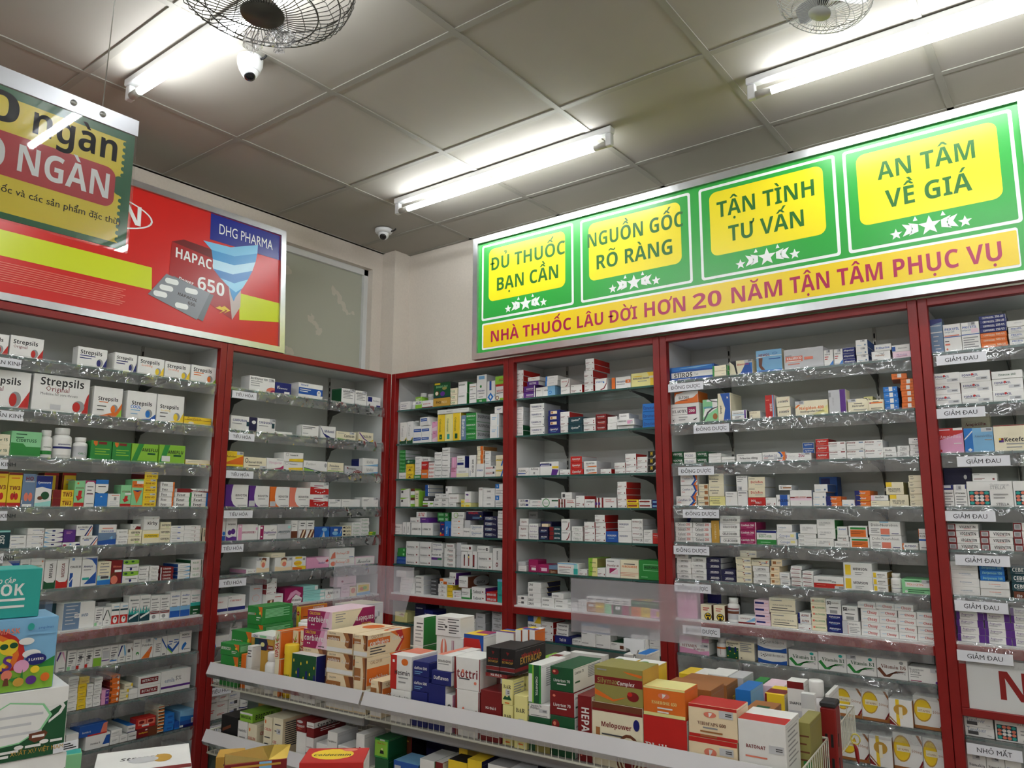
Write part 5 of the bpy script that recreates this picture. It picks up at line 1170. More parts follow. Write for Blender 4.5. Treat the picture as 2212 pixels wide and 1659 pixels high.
795 1000 1016 1 w e:cr:.5:.62:.18:.3 e:sa:.54:.5:.12:.18 p:br:.34,.9;.5,1;.72,.95;.7,.7;.6,.84;.42,.84;.38,.72 p:cr:0,0;1,0;1,.3;.6,.24;.3,.3;0,.36 q:.84:.86 D=.1
752 920 966 1 c l:gy:.1:.5:.5:1 b=1016 D=.1
1004 1166 1008 1 w p:y:0,.2;.6,.3;1,.26;1,0;0,0 r:y:.2:.84:.7:1 e:y:.4:.5:.3:.2 t:Femoston:o:.36:.52:.5:i e:gy:.84:.8:.09:.1 p:o:0,0;.7,0;.7,.14;0,.24 D=.06
1170 1442 1018 1 p p:lp:.4,1;1,1;1,.3;.6,.44 t:Avodart:pu:.68:.48:.3:i p:r:.82,.6;.92,.8;.98,.6;.9,.5 D=.08
1448 1746 1032 1 w t:Gestonyl_20:sa:.5:.66:.56:x e:sa:.14:.4:.1:.3 D=.09
1448 1746 908 1 w t:Gestonyl_20:sa:.52:.56:.52:x p:sa:.04,0;.12,.5;.22,.7;.24,.1 l:b:.78:.14:.96:1 b=1028 D=.09
1750 1986 1008 1 lp t:Marvelon:dgy:.45:.5:.66:x e:m:.86:.5:.06:.12 r:w:.04:.1:.96:.9 t:Marvelon:dgy:.45:.5:.66:x D=.07
@A2 7 430 1230 6.9125
180 430 418 1 w t:CERCIORAT:r:.4:.66:.6:s r:nb:0:0:1:.2 D=.1
432 690 388 1 w t:CERCIORAT:r:.44:.68:.64:s r:nb:0:0:1:.24 l:gy:.02:.9:.2:1 D=.12
752 952 236 1 lgy l:sa:.3:.86:.8:1 e:sa:.5:.4:.28:.16 e:lgy:.5:.4:.26:.148 d=.03 D=.13
1002 1252 370 1 w p:br:.04,0;.44,0;.44,.56;.06,.5 p:cr:.16,0;.26,0;.36,.5;.24,.5 l:r:.5:.78:.9:1 D=.05
1012 1162 140 3 w !stn s=dr b=372 D=.1
1282 1552 276 1 m p:p:.1,.2;.3,.7;.6,.86;.9,.6;.8,.4;.6,.62;.3,.3 p:w:.36,0;.9,0;.95,.3;.6,.56;.4,.3 t:Victoria:k:.64:.2:.5:i D=.1
1558 1882 312 3 lt r:w:.78:.1:.98:.9 l:tq:.06:.5:.5:1 D=.1
1556 1780 242 1 lt r:w:.76:.1:.98:.9 l:tq:.06:.5:.5:1 b=312 D=.1
1886 2110 300 1 w t:Ravist_10:dgy:.5:.66:.7:i e:sa:.2:.3:.14:.2 e:w:.2:.3:.12:.17 D=.07
@A2 7 640 1230 6.9125
668 800 258 1 lp l:gy:.2:.8:.7:1 t:Proginova:m:.5:.5:.7:n D=.06
802 894 258 1 cr e:sa:.5:.6:.36:.3 e:br:.3:.7:.06:.03 e:br:.7:.7:.06:.03 D=.06
615 894 105 1 lp e:m:.26:.54:.06:.1 l:gy:.3:.3:.9:1 b=255 D=.06
902 1102 210 1 c p:lb:0,0;1,0;1,.3;0,.2 r:y:.1:.3:.9:.9 e:o:.4:.55:.2:.16 e:lg:.6:.62:.16:.16 D=.05
@A2 8 430 1230 6.9125
240 450 985 1 w t:Progynova:dgy:.62:.5:.4:n p:bb:0,0;.1,0;0,.4 D=.1
455 640 790 1 w l:gy:.1:.8:.6:2 D=.09
@A2 9 400 1419 6.9125
385 570 345 1 w p:o:.1,.3;.2,.8;.24,.3 D=.1
575 760 350 1 w !f D=.1
@A2 10 400 1419 6.9125
380 506 545 1 w !fr b=690 D=.1
508 655 545 1 w !fr b=660 D=.1
658 825 525 1 w !fb b=625 D=.1
370 462 700 1 w !fr D=.09
464 642 660 2 w !fr D=.09
650 808 625 2 w !fb r:dgy:.5:.4:.8:.8 D=.09
815 965 548 1 w k=bottle r:w:0:0:1:1 t:CALCID:nb:.5:.8:.6 r:nb:0:.3:1:.4
@B1 1 840 740 6.9125
168 326 882 1 w t:DOTIUM:nb:.4:.5:.5 l:gy:.1:.75:.8:1 l:gy:.1:.25:.7:1 D=.07
330 394 878 1 w k=bottle r:lgy:0:0:1:1
396 490 812 1 lg r:w:0:.35:1:.66 t:ALIN:nb:.5:.5:.8 l:w:.1:.85:.8:2 D=.05
415 528 752 1 w k=bottle d=.06
536 640 764 1 w k=bottle d=.06
492 656 862 1 w t:HUEXO_TAB:r:.45:.55:.66 r:dr:0:.04:1:.16 D=.05
662 908 824 1 go t:PHIL:k:.34:.5:.34 t:URSO:c:.66:.5:.36:n D=.14
668 920 594 1 dg s=dgy r:y:.06:.86:.4:.97 t:BORINI-DHT:lgr:.5:.72:.7 e:ol:.66:.6:.14:.1 e:pu:.55:.25:.14:.16 e:br:.22:.3:.12:.16 e:c:.2:.3:.09:.12 r:te:0:0:1:.1 b=826 D=.14
914 1022 678 3 c t:Crox:g:.36:.5:.6 l:dr:.1:.86:.9:1 l:k:.2:.2:.7:1 D=.08
1030 1162 584 2 w s=g t:URSIMEX:dg:.42:.72:.7 D=.09
1200 1306 612 1 w l:wb:.05:.86:.9:1 t:URSO:dg:.3:.7:.4 l:gy:.1:.5:.9:3 s=lgy D=.07
1312 1458 482 1 w s=lgy r:lb:.2:.84:.8:.96 e:g:.42:.58:.1:.05 t:PENTASA:nb:.45:.42:.7 r:g:0:0:1:.13 l:gy:.2:.34:.8:2 t:100:w:.4:.06:.3 D=.1
1466 1592 572 1 w r:b:.3:.55:.56:1 p:bb:.06,.22;.45,.44;.84,.22;.45,.0 p:w:.3,.22;.45,.32;.6,.22;.45,.12 p:lb:.84,.3;.95,.36;1,.3;.95,.2 D=.08
1596 1716 628 1 w r:r:0:.9:1:1 t:MAXXE:r:.5:.62:.8 l:dgy:.1:.5:.9:1 e:br:.2:.18:.2:.14 e:c:.2:.18:.12:.09 r:lg:.5:.02:1:.16 D=.09
1580 1716 500 1 lg t:MAXX:r:.7:.6:.5 l:dg:.4:.46:.9:1 r:r:0:0:1:.06 b=626 D=.09
@B1 2 840 740 6.9125
164 266 1192 1 w p:y:0,.2;.4,.12;.7,.2;1,.3;1,.24;.5,.14;0,.14 p:dg:0,.12;.4,.14;.7,.14;1,.26;1,0;0,0 t:Turbezid:gy:.4:.6:.5:n:-90 D=.05
270 360 1178 1 w p:y:0,.2;.4,.12;.7,.2;1,.3;1,.24;.5,.14;0,.14 p:dg:0,.12;.4,.14;.7,.14;1,.26;1,0;0,0 t:Turbezid:gy:.4:.6:.5:n:-90 D=.05
362 480 1248 2 w r:b:.02:.3:.98:.66 l:w:.1:.52:.9:1 D=.09
484 634 1240 2 w r:b:.02:.34:.8:.66 l:w:.1:.54:.7:1 D=.09
456 604 1112 1 w r:b:.1:.5:.8:.85 l:w:.15:.7:.75:1 b=1242 r=-6 D=.1
640 722 1180 1 lp p:p:0,.3;1,.5;1,1;0,1 t:Dop:m:.4:.9:.4 b=1315 d=.01 D=.05
644 722 1320 1 lp p:p:0,.3;1,.5;1,1;0,1 t:Dop:m:.4:.8:.4 d=.01 D=.05
392 450 1165 1 w t:TID:r:.5:.7:.6 d=.07 b=1242 D=.05
726 832 1078 1 y r:c:0:0:.06:1 r:dg:.3:.08:.66:.26 t:Otilonium:dg:.4:.6:.5:n:-90 p:lg:.4,.16;.48,.2;.56,.16;.48,.12 D=.07
838 946 1066 1 ly r:c:0:0:.06:1 r:tq:.3:.08:.66:.26 t:Otilonium:dg:.4:.6:.5:n:-90 D=.07
950 1074 1050 1 y r:c:0:0:.06:1 r:dg:.3:.08:.62:.26 t:Otilonium:dg:.36:.6:.5:n:-90 r:c:.9:0:1:1 D=.07
724 1192 990 1 w l:dgy:.3:.6:.5:2 l:gy:.7:.7:.95:1 b=1058 D=.1
1078 1146 1086 1 sl t:Banitase:w:.5:.5:.7:b:-90 D=.06
1150 1312 1050 3 g s=lgy t:DUSPATALIN:w:.45:.66:.8 l:lgr:.2:.3:.8:1 >t:DUSPATALIN:dgy:.4:.6:.7 r:w:.96:0:1:1 D=.17
1508 1642 1060 2 w r:lb:.84:.06:.9:.94 l:lb:.2:.7:.7:2 D=.09
1578 1700 952 1 w l:b:.3:.66:.8:2 b=1062 D=.08
@B1 3 840 960 6.9125
150 250 420 1 w t:THALIUM:dgy:.5:.4:.8:n D=.08
152 246 84 6 g s=lgy t:Ethan:lgr:.5:.5:.8:n b=420 D=.12
252 364 292 2 y t:Longai:br:.5:.62:.7:n p:br:.3,.1;.5,.4;.7,.1 D=.08
244 380 226 1 dg e:lgr:.36:.5:.12:.3 l:w:.1:.5:.8:1 b=290 D=.09
386 484 180 4 w !fk b=452 D=.1
372 472 455 1 g t:Spasmo:w:.5:.5:.8:i D=.1
478 578 374 1 o r:lgy:.1:.4:.9:.6 D=.08
486 580 256 1 r l:w:.1:.66:.9:2 b=374 D=.08
486 612 190 1 w t:Spreva:dgy:.45:.5:.6 b=256 D=.12
584 674 268 4 w t:Andol:r:.5:.5:.8 D=.1
680 784 114 5 w t:Prazopro:dgy:.5:.5:.8 D=.1
788 906 48 6 w t:Prazopro:dgy:.4:.5:.7 s=lgy D=.13
922 1004 345 1 p l:dr:.1:.9:.9:3 D=.07
935 1008 192 1 p r:lp:.4:0:.46:1 b=345 D=.07
1006 1190 352 1 w t:DECOLIC:dgy:.5:.62:.6:n r:ly:0:.1:1:.2 r:ly:0:.3:1:.4 D=.09
1016 1134 168 1 w s=nb l:ol:.1:.78:.7:1 l:gy:.1:.6:.9:1 r:nb:.06:.24:.86:.44 b=352 D=.08
1196 1294 160 1 w t:OCID_200:k:.6:.5:.6:b:90 r:lgy:.12:.06:.3:.3 D=.07
1304 1420 288 1 w t:STOMEX:b:.5:.5:.8 D=.07
1312 1410 26 4 c s=wb r:o:.55:0:.95:1 l:wb:.1:.7:.6:1 b=290 D=.11
1424 1522 100 3 w t:Gastron:dgy:.4:.55:.5 s=lgy b=320 d=.005 D=.11
1428 1590 320 2 w t:SENSITIV:r:.45:.62:.7 r:dgy:.76:.5:.92:.9 D=.09
1594 1716 160 2 c t:PARIET:k:.5:.55:.8 r:y:0:.5:.9:.58 p:bb:.6,0;.8,0;1,.7;1,.9 D=.08
@B1 4 840 960 6.9125
172 308 660 2 w p:lg:0,.84;.3,.84;1,1;0,1 r:dgy:.08:.5:.3:.76 D=.05
310 384 660 2 lg r:w:0:.3:1:.7 r:br:0:.7:1:1 d=.01 D=.05
388 450 688 1 c r:lg:.9:0:1:1 l:dgy:.2:.8:.8:3 s=lg D=.07
540 602 602 3 b s=w r:w:.7:.1:1:.9 b=775 d=.02 D=.11
512 608 775 1 dgy r:lgy:.2:.2:.8:.6 b=846 D=.09
505 660 845 1 w r:lg:0:.4:1:.7 r:br:0:0:.6:.3 r:w:.5:0:.7:1 D=.07
690 784 736 1 w t:Zyme:k:.4:.6:.5 b=800 D=.1
786 896 734 1 w t:Zyme:k:.4:.6:.5 b=800 D=.12
666 772 802 2 w t:Zyme:k:.4:.6:.5 l:gy:.1:.2:.5:1 D=.12
774 882 804 2 w t:Zyme:k:.4:.6:.5 l:gy:.1:.2:.5:1 D=.12
886 1000 868 1 w t:Zyme:gy:.4:.6:.5 D=.11
886 1040 742 1 w t:Enterovital:dr:.5:.55:.66 b=866 D=.12
848 938 622 1 w r:dgy:.1:.3:.3:.7 b=740 D=.12
1072 1130 820 2 ly r:y:.1:.1:.8:.6 l:k:.1:.8:.9:1 D=.1
1132 1222 702 1 w p:pu:.1,.7;.4,.8;.7,.7;.5,.62 r:lp:.1:.06:.8:.3 b=868 D=.1
1134 1222 870 1 ly r:y:.1:.1:.8:.5 D=.1
1338 1400 642 1 w t:OCID:dr:.55:.9:.7 D=.06
1404 1580 655 3 w t:OMEZ:dgy:.5:.5:.34 s=lgy D=.09
1586 1714 588 2 w r:bb:0:.6:.45:1 t:b:w:.22:.8:.14 l:gy:.1:.45:.9:3 D=.08
@B1 5 840 960 6.9125
70 196 1190 1 w t:Nexium:dgy:.4:.5:.7 b=1270 D=.09
78 196 1275 1 w !f D=.09
204 256 1160 1 w t:Prevopan:k:.5:.4:.5:b:90 D=.06
262 320 1160 1 w t:Prevopan:k:.5:.4:.5:b:90 D=.06
332 484 1172 1 w t:LOMAC_20:k:.5:.5:.8 s=lgy D=.08
490 656 1172 1 w t:LOMAC_20:k:.45:.5:.74 s=lgy >l:gy:.1:.8:.8:5 D=.09
312 464 1090 1 w t:Ilastene:dgy:.3:.3:.5 e:dr:.8:.36:.06:.12 b=1170 D=.09
468 590 1092 1 pu t:Tadocel:p:.4:.7:.5 b=1170 s=pu D=.09
410 564 1008 1 w t:ILTEZ:r:.5:.55:.6:i b=1090 s=lgy D=.12
722 892 1018 2 g r:lgr:.1:.3:.55:.8 t:50:w:.8:.5:.2 b=1155 d=.03 D=.1
764 826 1156 1 nb r:r:0:0:1:.16 r:r:.2:.78:1:.86 e:y:.2:.18:.14:.08 t:A:w:.7:.5:.3 D=.06
830 922 1148 1 bb t:No-Spa:w:.4:.4:.5:b:-90 r:nb:.75:0:1:.55 D=.06
926 1108 1106 3 w l:gy:.2:.56:.5:1 r:o:.58:.46:.72:.6 D=.09
936 1124 1010 1 w e:lg:.36:.5:.18:.42 e:w:.36:.5:.14:.33 t:Neovex:dgy:.66:.5:.5:n b=1105 D=.09
1104 1212 1246 1 w t:Mepraz:dgy:.5:.62:.8 D=.07
1130 1212 1130 1 lgy b=1246 D=.07
1214 1404 1206 2 w t:Omeprazole:sl:.5:.72:.8:s t:20_mg:sl:.24:.4:.24:s D=.08
1150 1402 1000 1 nv t:OMIZAC:r:.45:.85:.6 l:lb:.4:.36:.95:2 e:y:.88:.46:.05:.08 r:w:.04:.96:.96:1 b=1204 D=.08
1412 1612 1072 4 nv t:STOMEX:w:.4:.6:.56 l:lb:.2:.34:.6:1 t:20mg:w:.82:.56:.2:n D=.09
1622 1714 988 5 w t:Omepro:k:.5:.55:.8 D=.09
@B1 6 840 1140 6.9125
114 248 430 2 b r:sl:0:.4:1:.5 D=.08
126 236 305 2 g r:lgr:.76:.3:.96:.8 b=430 D=.09
250 444 202 3 w t:Esomera:dgy:.35:.28:.55 e:dr:.84:.3:.05:.11 D=.08
452 628 212 3 w t:Esomera:dgy:.38:.28:.6 e:dr:.84:.3:.05:.11 D=.08
634 790 368 1 w t:Hexium_40:k:.46:.84:.86:i r:lgy:0:.02:1:.46 r:pu:0:.46:1:.64 r:g:.6:.48:1:.58 D=.08
648 802 232 2 w t:Omeprazole:nb:.5:.68:.8 l:gy:.1:.3:.5:1 b=368 D=.09
824 986 304 4 w t:Pranza:dgy:.56:.55:.5:i l:r:.4:.24:.8:1 b=612 D=.08
852 972 236 1 w t:Nexium:dr:.5:.5:.7 b=304 D=.08
1004 1076 222 2 lgy r:dr:0:.9:.1:1 D=.05
1078 1168 354 1 w r:dr:.46:.14:.66:.62 r:k:.46:.62:.66:.82 D=.07
1170 1242 354 1 w r:dr:.2:.14:.42:.62 r:y:.2:.62:.42:.72 r:k:.2:.72:.42:.84 D=.07
1244 1312 354 1 w r:dr:.1:.16:.5:.8 r:k:.1:.1:.5:.16 D=.07
1070 1248 254 1 w t:Nexium_mups:k:.36:.5:.56 e:dr:.8:.5:.09:.24 e:k:.82:.5:.04:.12 b=352 D=.1
1324 1544 372 2 w t:Esomera:dgy:.35:.28:.55 e:dr:.84:.3:.05:.11 D=.08
1316 1502 272 1 w t:Nexium_mups:k:.36:.5:.56 e:k:.8:.5:.09:.24 e:w:.82:.5:.03:.1 b=372 D=.1
1550 1690 308 1 w t:Nexium:k:.5:.68:.4:b:-90 e:dr:.46:.26:.12:.1 e:w:.46:.26:.06:.05 D=.08
@B1 7 840 1140 6.9125
110 260 640 1 w b=745 D=.1
165 385 745 3 w l:gy:.1:.6:.6:1 D=.08
394 516 720 4 w t:SOTHIDA:dgy:.4:.55:.66 s=lgy D=.13
628 732 770 4 dgy t:SOTHIDA:lgy:.4:.5:.7 d=.03 D=.1
736 862 842 3 w t:Lo:k:.5:.5:.2 l:wb:.2:.2:.8:1 D=.1
760 868 758 1 w r:o:0:.5:.5:1 r:o:.5:0:1:.5 p:k:.2,.2;.3,.4;.4,.2 b=842 D=.1
866 944 856 3 y t:SCAN_300:br:.5:.5:.8 D=.08
870 988 764 1 w t:Tadocel:dgy:.35:.3:.5 e:dr:.8:.3:.07:.13 b=850 s=pu D=.1
896 1008 668 1 w t:Tadocel:dgy:.4:.3:.6 e:dr:.8:.3:.07:.13 b=762 s=pu r=-8 D=.1
948 1076 942 2 w l:m:.2:.6:.9:2 e:gy:.3:.5:.08:.3 D=.09
1084 1214 905 1 w s=g r:g:0:0:1:.18 t:BINOCLA:k:.45:.62:.7 l:gy:.1:.46:.7:1 D=.1
1046 1176 724 1 w s=br t:BINOCLA_20:k:.45:.6:.74 r:br:0:0:1:.06 l:gy:.1:.46:.7:1 >e:lgy:.66:.5:.4:.46 >t:BINOCLA:k:.6:.4:.4 b=900 r=4 D=.18
1232 1438 892 2 w s=pu t:Tadocel:dgy:.4:.3:.6 e:dr:.82:.35:.05:.12 D=.1
1450 1610 962 2 r r:lgy:.1:.2:.9:.7 t:LITOR:r:.5:.45:.6 D=.08
1620 1712 770 1 tq t:L:lb:.8:.62:.3 t:MAX:te:.5:.32:.6 r:lb:0:.9:1:1 D=.08
@B1 8 840 1140 6.9125
90 270 1258 1 ly p:wb:.3,.7;.6,.9;.8,.7 D=.08
385 552 1140 2 nv t:Diamicron:w:.4:.6:.6 D=.1
514 656 1230 1 nb t:Glucophage:w:.4:.76:.6 r:w:.2:.2:.6:.6 d=-.012 D=.1
1104 1240 1405 1 w t:BAOTICA:gy:.5:.5:.7 p:g:0,.2;.1,.5;.14,.2 D=.1
1246 1290 1360 1 w t:Humu:k:.5:.5:.5:b:90 D=.06
1296 1438 1280 2 lgy t:Mertiva:dgy:.45:.6:.5 s=gy D=.1
1532 1690 1245 4 lgy t:PANALOR:dgy:.5:.7:.7 p:gy:.2,.3;.5,.5;.8,.3;.6,.2 D=.1
@B2 1 1100 740 6.144
46 188 368 5 w !st D=.14
184 338 575 2 pu t:BUSTON:w:.55:.5:.6 l:p:.2:.2:.9:1 r:w:.93:0:1:1 D=.1
236 388 512 1 pu t:BUSTON:w:.5:.5:.6 b=572 s=w D=.1
246 404 455 1 w l:sa:.3:.66:.7:1 e:cr:.5:.4:.04:.1 b=512 D=.1
352 444 596 1 w l:k:.1:.7:.7:1 D=.08
446 608 578 1 lb r:w:0:0:.4:1 t:VEIN:dgy:.25:.6:.3 e:bb:.6:.35:.14:.16 e:lb:.6:.35:.1:.1 D=.09
476 640 440 2 w r:bb:0:0:.14:1 l:gy:.3:.6:.7:1 b=578 D=.12
684 806 588 1 w !f D=.1
682 802 480 1 w t:CRESTOR:r:.4:.66:.6 p:dr:.5,.04;.7,.2;.86,.6;.9,.95;.95,.95;.9,.55;.74,.12;.6,.02 b=586 D=.14
814 966 558 1 w !st D=.08
992 1112 370 3 w !st D=.13
1012 1128 212 2 w !st b=372 D=.14
1138 1302 476 1 w t:PYMETOL:b:.4:.72:.6 p:dr:.4,.06;.7,.2;.92,.6;.96,.95;1,.95;.95,.5;.76,.12;.5,.02 e:bb:.72:.66:.05:.08 s=lgy d=-.008 D=.1
1358 1612 455 1 w r:o:0:0:.19:1 r:k:.19:0:.22:1 t:Devastin:nb:.5:.6:.46 r:o:.74:.45:1:.72 t:10:w:.87:.58:.1 l:gy:.26:.4:.7:1 D=.07
1618 1916 398 1 ly p:y:.85,0;1,0;1,1;.72,1;.86,.5 t:ROSUVAS_HASAN:nb:.45:.6:.72 l:y:.1:.78:.5:1 l:gy:.3:.42:.7:1 r:c:.82:.56:1:.72 D=.07
@B2 2 1100 740 6.144
58 180 1094 2 w s=dg t:Bernnox:dgy:.5:.5:.7:n D=.12
60 182 855 4 w t:Bernnox:dgy:.45:.5:.6:n s=lgy b=1094 D=.14
274 462 808 4 w t:TORMEG-10:nb:.45:.6:.7 l:gy:.2:.34:.8:1 e:te:.96:.25:.03:.08 s=lgy D=.14
516 670 1112 1 nb t:Lipanthyl:w:.5:.6:.7:i l:lb:.2:.3:.7:1 D=.09
514 670 895 3 nb r:cr:.2:.3:.75:.85 r:wb:.26:.4:.4:.75 b=1112 D=.11
676 806 918 3 w !st D=.12
770 966 985 2 te t:Lipotan:w:.5:.55:.56:i e:lgy:.84:.7:.06:.1 d=-.014 D=.1
972 1142 1002 2 w !stn p:dr:.8,.5;.86,.8;.9,.4 s=dr D=.08
1148 1284 948 3 dr t:Rosuvastin:w:.5:.55:.7 l:sa:.2:.3:.8:1 D=.09
1302 1430 982 2 w t:ZENTOS:g:.4:.5:.2:n D=.09
1428 1660 1012 1 w t:CANDESAR:k:.3:.66:.5 p:p:.6,.2;.9,.2;.9,.75;.6,.75 r:lgy:.78:.2:.92:.6 b=1112 d=-.006 D=.08
1432 1650 1100 1 w l:gy:.1:.5:.6:1 d=.004 D=.08
1458 1590 942 1 w t:DILATREND:dgy:.45:.55:.6 b=1010 s=lgy D=.09
1766 1938 808 3 bb t:Ezvasten:nb:.5:.5:.86:n D=.1
@B2 3 1100 960 6.144
114 262 308 1 w r:b:0:.22:.7:.34 p:gy:.6,.2;.9,.6;.96,.7;.7,.2 t:CLIVON:dgy:.4:.6:.6 D=.07
266 404 305 1 w t:Dofinop:k:.5:.8:.7 r:gy:.4:.15:.56:.42 D=.06
408 656 230 1 w r:nb:0:.68:.62:.86 l:w:.05:.78:.55:1 p:pu:.6,0;.9,0;1,.4;.66,.46 r:y:.66:.5:1:.66 l:gy:.06:.92:.5:1 s=lgy D=.06
668 810 332 1 w !stn D=.1
810 980 328 1 r t:Lipanthyl:w:.5:.55:.7:i D=.1
808 960 158 2 r t:Lipanthyl:w:.5:.6:.7:i l:sa:.3:.3:.8:1 s=lgy b=328 D=.13
986 1158 222 2 w t:SILVASTEN:k:.5:.66:.66 p:o:.2,.1;1,.1;1,.3;.4,.24 l:dgy:.2:.44:.4:1 s=lgy D=.13
1212 1354 324 1 w !st D=.08
1398 1540 242 2 w !st D=.09
1542 1686 122 3 w !st D=.1
1690 1834 320 1 w !stn D=.09
1694 1832 165 2 w !stn b=318 D=.08
1836 1956 85 3 k t:N:y:.4:.62:.3:i p:lgy:.5,0;1,.2;1,.5;.8,.4 r:w:0:0:1:.04 D=.08
@B2 4 1100 960 6.144
118 264 726 2 w t:CATEL:k:.4:.6:.48 r:nb:.66:.36:.9:.78 D=.09
268 420 738 2 w t:LORDIVAS:dgy:.44:.5:.5 t:PLUS:r:.82:.5:.2 D=.08
426 650 712 1 w e:g:.28:.5:.22:.46 e:w:.28:.5:.18:.38 l:gy:.16:.5:.4:1 r:dg:.62:.66:1:.8 l:bb:.8:.1:.95:1 D=.07
652 876 725 1 w r:dr:0:0:.1:1 r:dr:.18:0:.26:1 r:dr:.34:0:.42:1 e:br:.06:.5:.06:.2 e:br:.22:.5:.06:.2 t:Coversyl:r:.7:.8:.36 l:r:.52:.62:.94:1 e:k:.8:.1:.04:.06 D=.08
690 832 635 1 w r:dgy:.12:.25:.36:.75 l:gy:.4:.5:.8:1 b=722 s=lgy D=.13
884 1000 680 1 w !st D=.1
1002 1134 726 1 w t:Lisidigal:k:.5:.72:.76 e:m:.4:.36:.04:.05 D=.05
1138 1422 705 1 w r:dr:0:0:.08:1 r:dr:.15:0:.22:1 r:dr:.32:0:.4:1 e:pu:.06:.4:.05:.16 e:pu:.2:.4:.05:.16 t:Coversyl:r:.62:.8:.3 l:r:.5:.62:.9:1 e:k:.78:.12:.03:.06 D=.08
1434 1558 495 4 w !st D=.13
1556 1714 730 2 y r:dr:.1:.35:.86:.75 l:sa:.16:.55:.8:1 s=y D=.09
1720 1886 732 2 w r:dr:.06:.35:.88:.75 l:sa:.12:.55:.84:1 D=.09
1890 1986 735 2 nb r:lb:.1:.3:.95:.7 D=.09
@B2 5 1100 960 6.144
118 246 1080 2 w t:Aspirin:dr:.5:.55:.56:i D=.09
138 264 984 1 w t:Aspirin:dr:.5:.55:.6:i b=1078 s=lgy D=.11
248 380 1052 3 w t:Amlodipin:pu:.5:.55:.76:n D=.08
246 378 890 1 lgy t:Aspirin:k:.5:.5:.6:i d=.1 b=985 D=.05
386 512 1095 2 nv t:NOLCOR:w:.55:.45:.6:i l:lb:.2:.26:.7:1 D=.09
414 574 1022 1 nv b=1095 d=.02 D=.09
430 516 1052 1 cr b=1094 D=.016
518 686 1092 3 te r:dr:0:.05:.36:.95 t:ZESTRIL:w:.68:.5:.5 D=.1
690 812 1140 1 w t:AMDEPIN:dgy:.4:.75:.6 p:dr:.5,.06;.75,.3;.88,.75;.95,.75;.86,.3;.66,.04 D=.12
690 806 992 1 w t:AMDEPIN:dgy:.4:.75:.6 p:dr:.5,.06;.75,.3;.88,.75;.95,.75;.86,.3;.66,.04 b=1138 s=lgy D=.15
826 972 1090 3 w t:STAMLO_5:dgy:.5:.55:.66:n l:g:.3:.26:.7:1 D=.1
996 1136 1026 3 w !st D=.1
1142 1288 1036 3 w !st D=.11
1132 1268 936 1 w !st b=1032 D=.12
1272 1442 1154 1 b t:NORSERIN:w:.5:.62:.76:i l:lb:.2:.4:.7:1 D=.07
1446 1626 1156 1 w t:NORSERIN:nb:.4:.6:.62:i D=.08
1440 1620 1002 1 w t:NORSERIN:nb:.46:.62:.7:i l:gy:.1:.4:.5:1 b=1155 D=.08
1628 1776 990 4 w t:NATRILIX:dr:.36:.55:.58 t:SR:dgy:.8:.5:.24:n s=lgy D=.12
1784 1902 1134 2 w !f2 D=.09
1904 1998 1178 1 r t:Dopegyt:w:.5:.8:.8:i l:sa:.1:.6:.8:1 D=.08
@B2 6 1100 1170 6.144
118 226 318 1 w l:gy:.2:.3:.8:1 D=.08
118 216 266 1 lgy b=320 D=.08
256 380 238 1 m l:p:.2:.5:.8:1 r:w:.32:.14:.8:.36 D=.07
384 524 304 1 m l:p:.2:.6:.5:1 r:lp:.3:.2:.85:.6 s=lgy D=.09
526 636 372 1 br t:Spiro:cr:.5:.5:.6:n D=.06
526 636 318 1 sl b=372 D=.06
640 916 286 1 w p:lt:.8,0;.97,0;.97,1;.8,1 t:SPIRONOLACTONE:r:.36:.64:.6 r:tq:.78:.05:.98:.55 l:gy:.08:.45:.6:3 p:lb:0,.9;.9,.9;.9,1;0,1 D=.06
926 1034 370 1 w !stn D=.06
1046 1166 218 2 lg p:ly:.4,0;1,0;1,1;.5,1 t:Pharnaron:dg:.5:.5:.7:i s=ol D=.12
1168 1278 350 1 w !stn D=.07
1282 1470 230 1 w t:Diurefar_40:dr:.5:.64:.84 p:m:.26,.5;.8,.5;.26,.2 p:lp:.3,.18;.86,.46;.86,.18 l:gy:.1:.9:.6:1 D=.07
1474 1718 244 1 c t:FUROSEMIDE:o:.5:.64:.84 l:dgy:.2:.8:.8:1 r:sa:0:.3:1:.32 r:sa:0:.22:1:.24 r:sa:0:.14:.8:.16 D=.08
1722 2010 250 1 g r:lgr:.2:.46:.96:.8 r:g:.22:.49:1:.77 t:AGIFUROS:k:.56:.64:.62 e:lgr:.96:.78:.04:.06 l:lgr:.1:.16:.4:2 tp=g D=.1
@B2 7 1100 1170 6.144
104 240 722 2 w r:dgy:.4:.3:.66:.8 l:k:.1:.5:.4:1 D=.09
246 420 752 2 w t:SAVI:k:.25:.55:.4:i D=.09
244 416 542 3 w t:SAVI:k:.25:.55:.3:i >p:nv:.4,0;1,0;1,1;.3,1 >r:y:.3:.94:1:1 b=755 D=.16
426 598 748 2 w t:SAVIPRIN:dgy:.34:.5:.5 D=.1
602 770 764 2 w t:SAVIPRIN:dgy:.34:.5:.5 D=.1
562 732 686 1 w t:SAVIPRIN:dgy:.34:.5:.5 >p:nv:.5,0;1,0;1,1;.6,1 b=755 D=.12
772 908 818 1 w !f2 D=.06
852 944 672 1 dgy d=.09 D=.05
914 1026 772 2 w !f D=.06
1030 1140 728 1 w r:wb:0:0:1:.62 r:w:.2:.36:.8:.5 l:dgy:.1:.88:.8:1 e:lgy:.2:.1:.06:.06 e:lgy:.6:.12:.06:.06 D=.05
1144 1262 735 1 w r:go:0:0:1:.66 r:y:0:.3:1:.5 l:dgy:.1:.88:.8:1 D=.05
1268 1376 745 1 w r:lgr:0:0:.8:.6 r:m:.84:0:1:.6 l:dgy:.1:.86:.8:2 D=.05
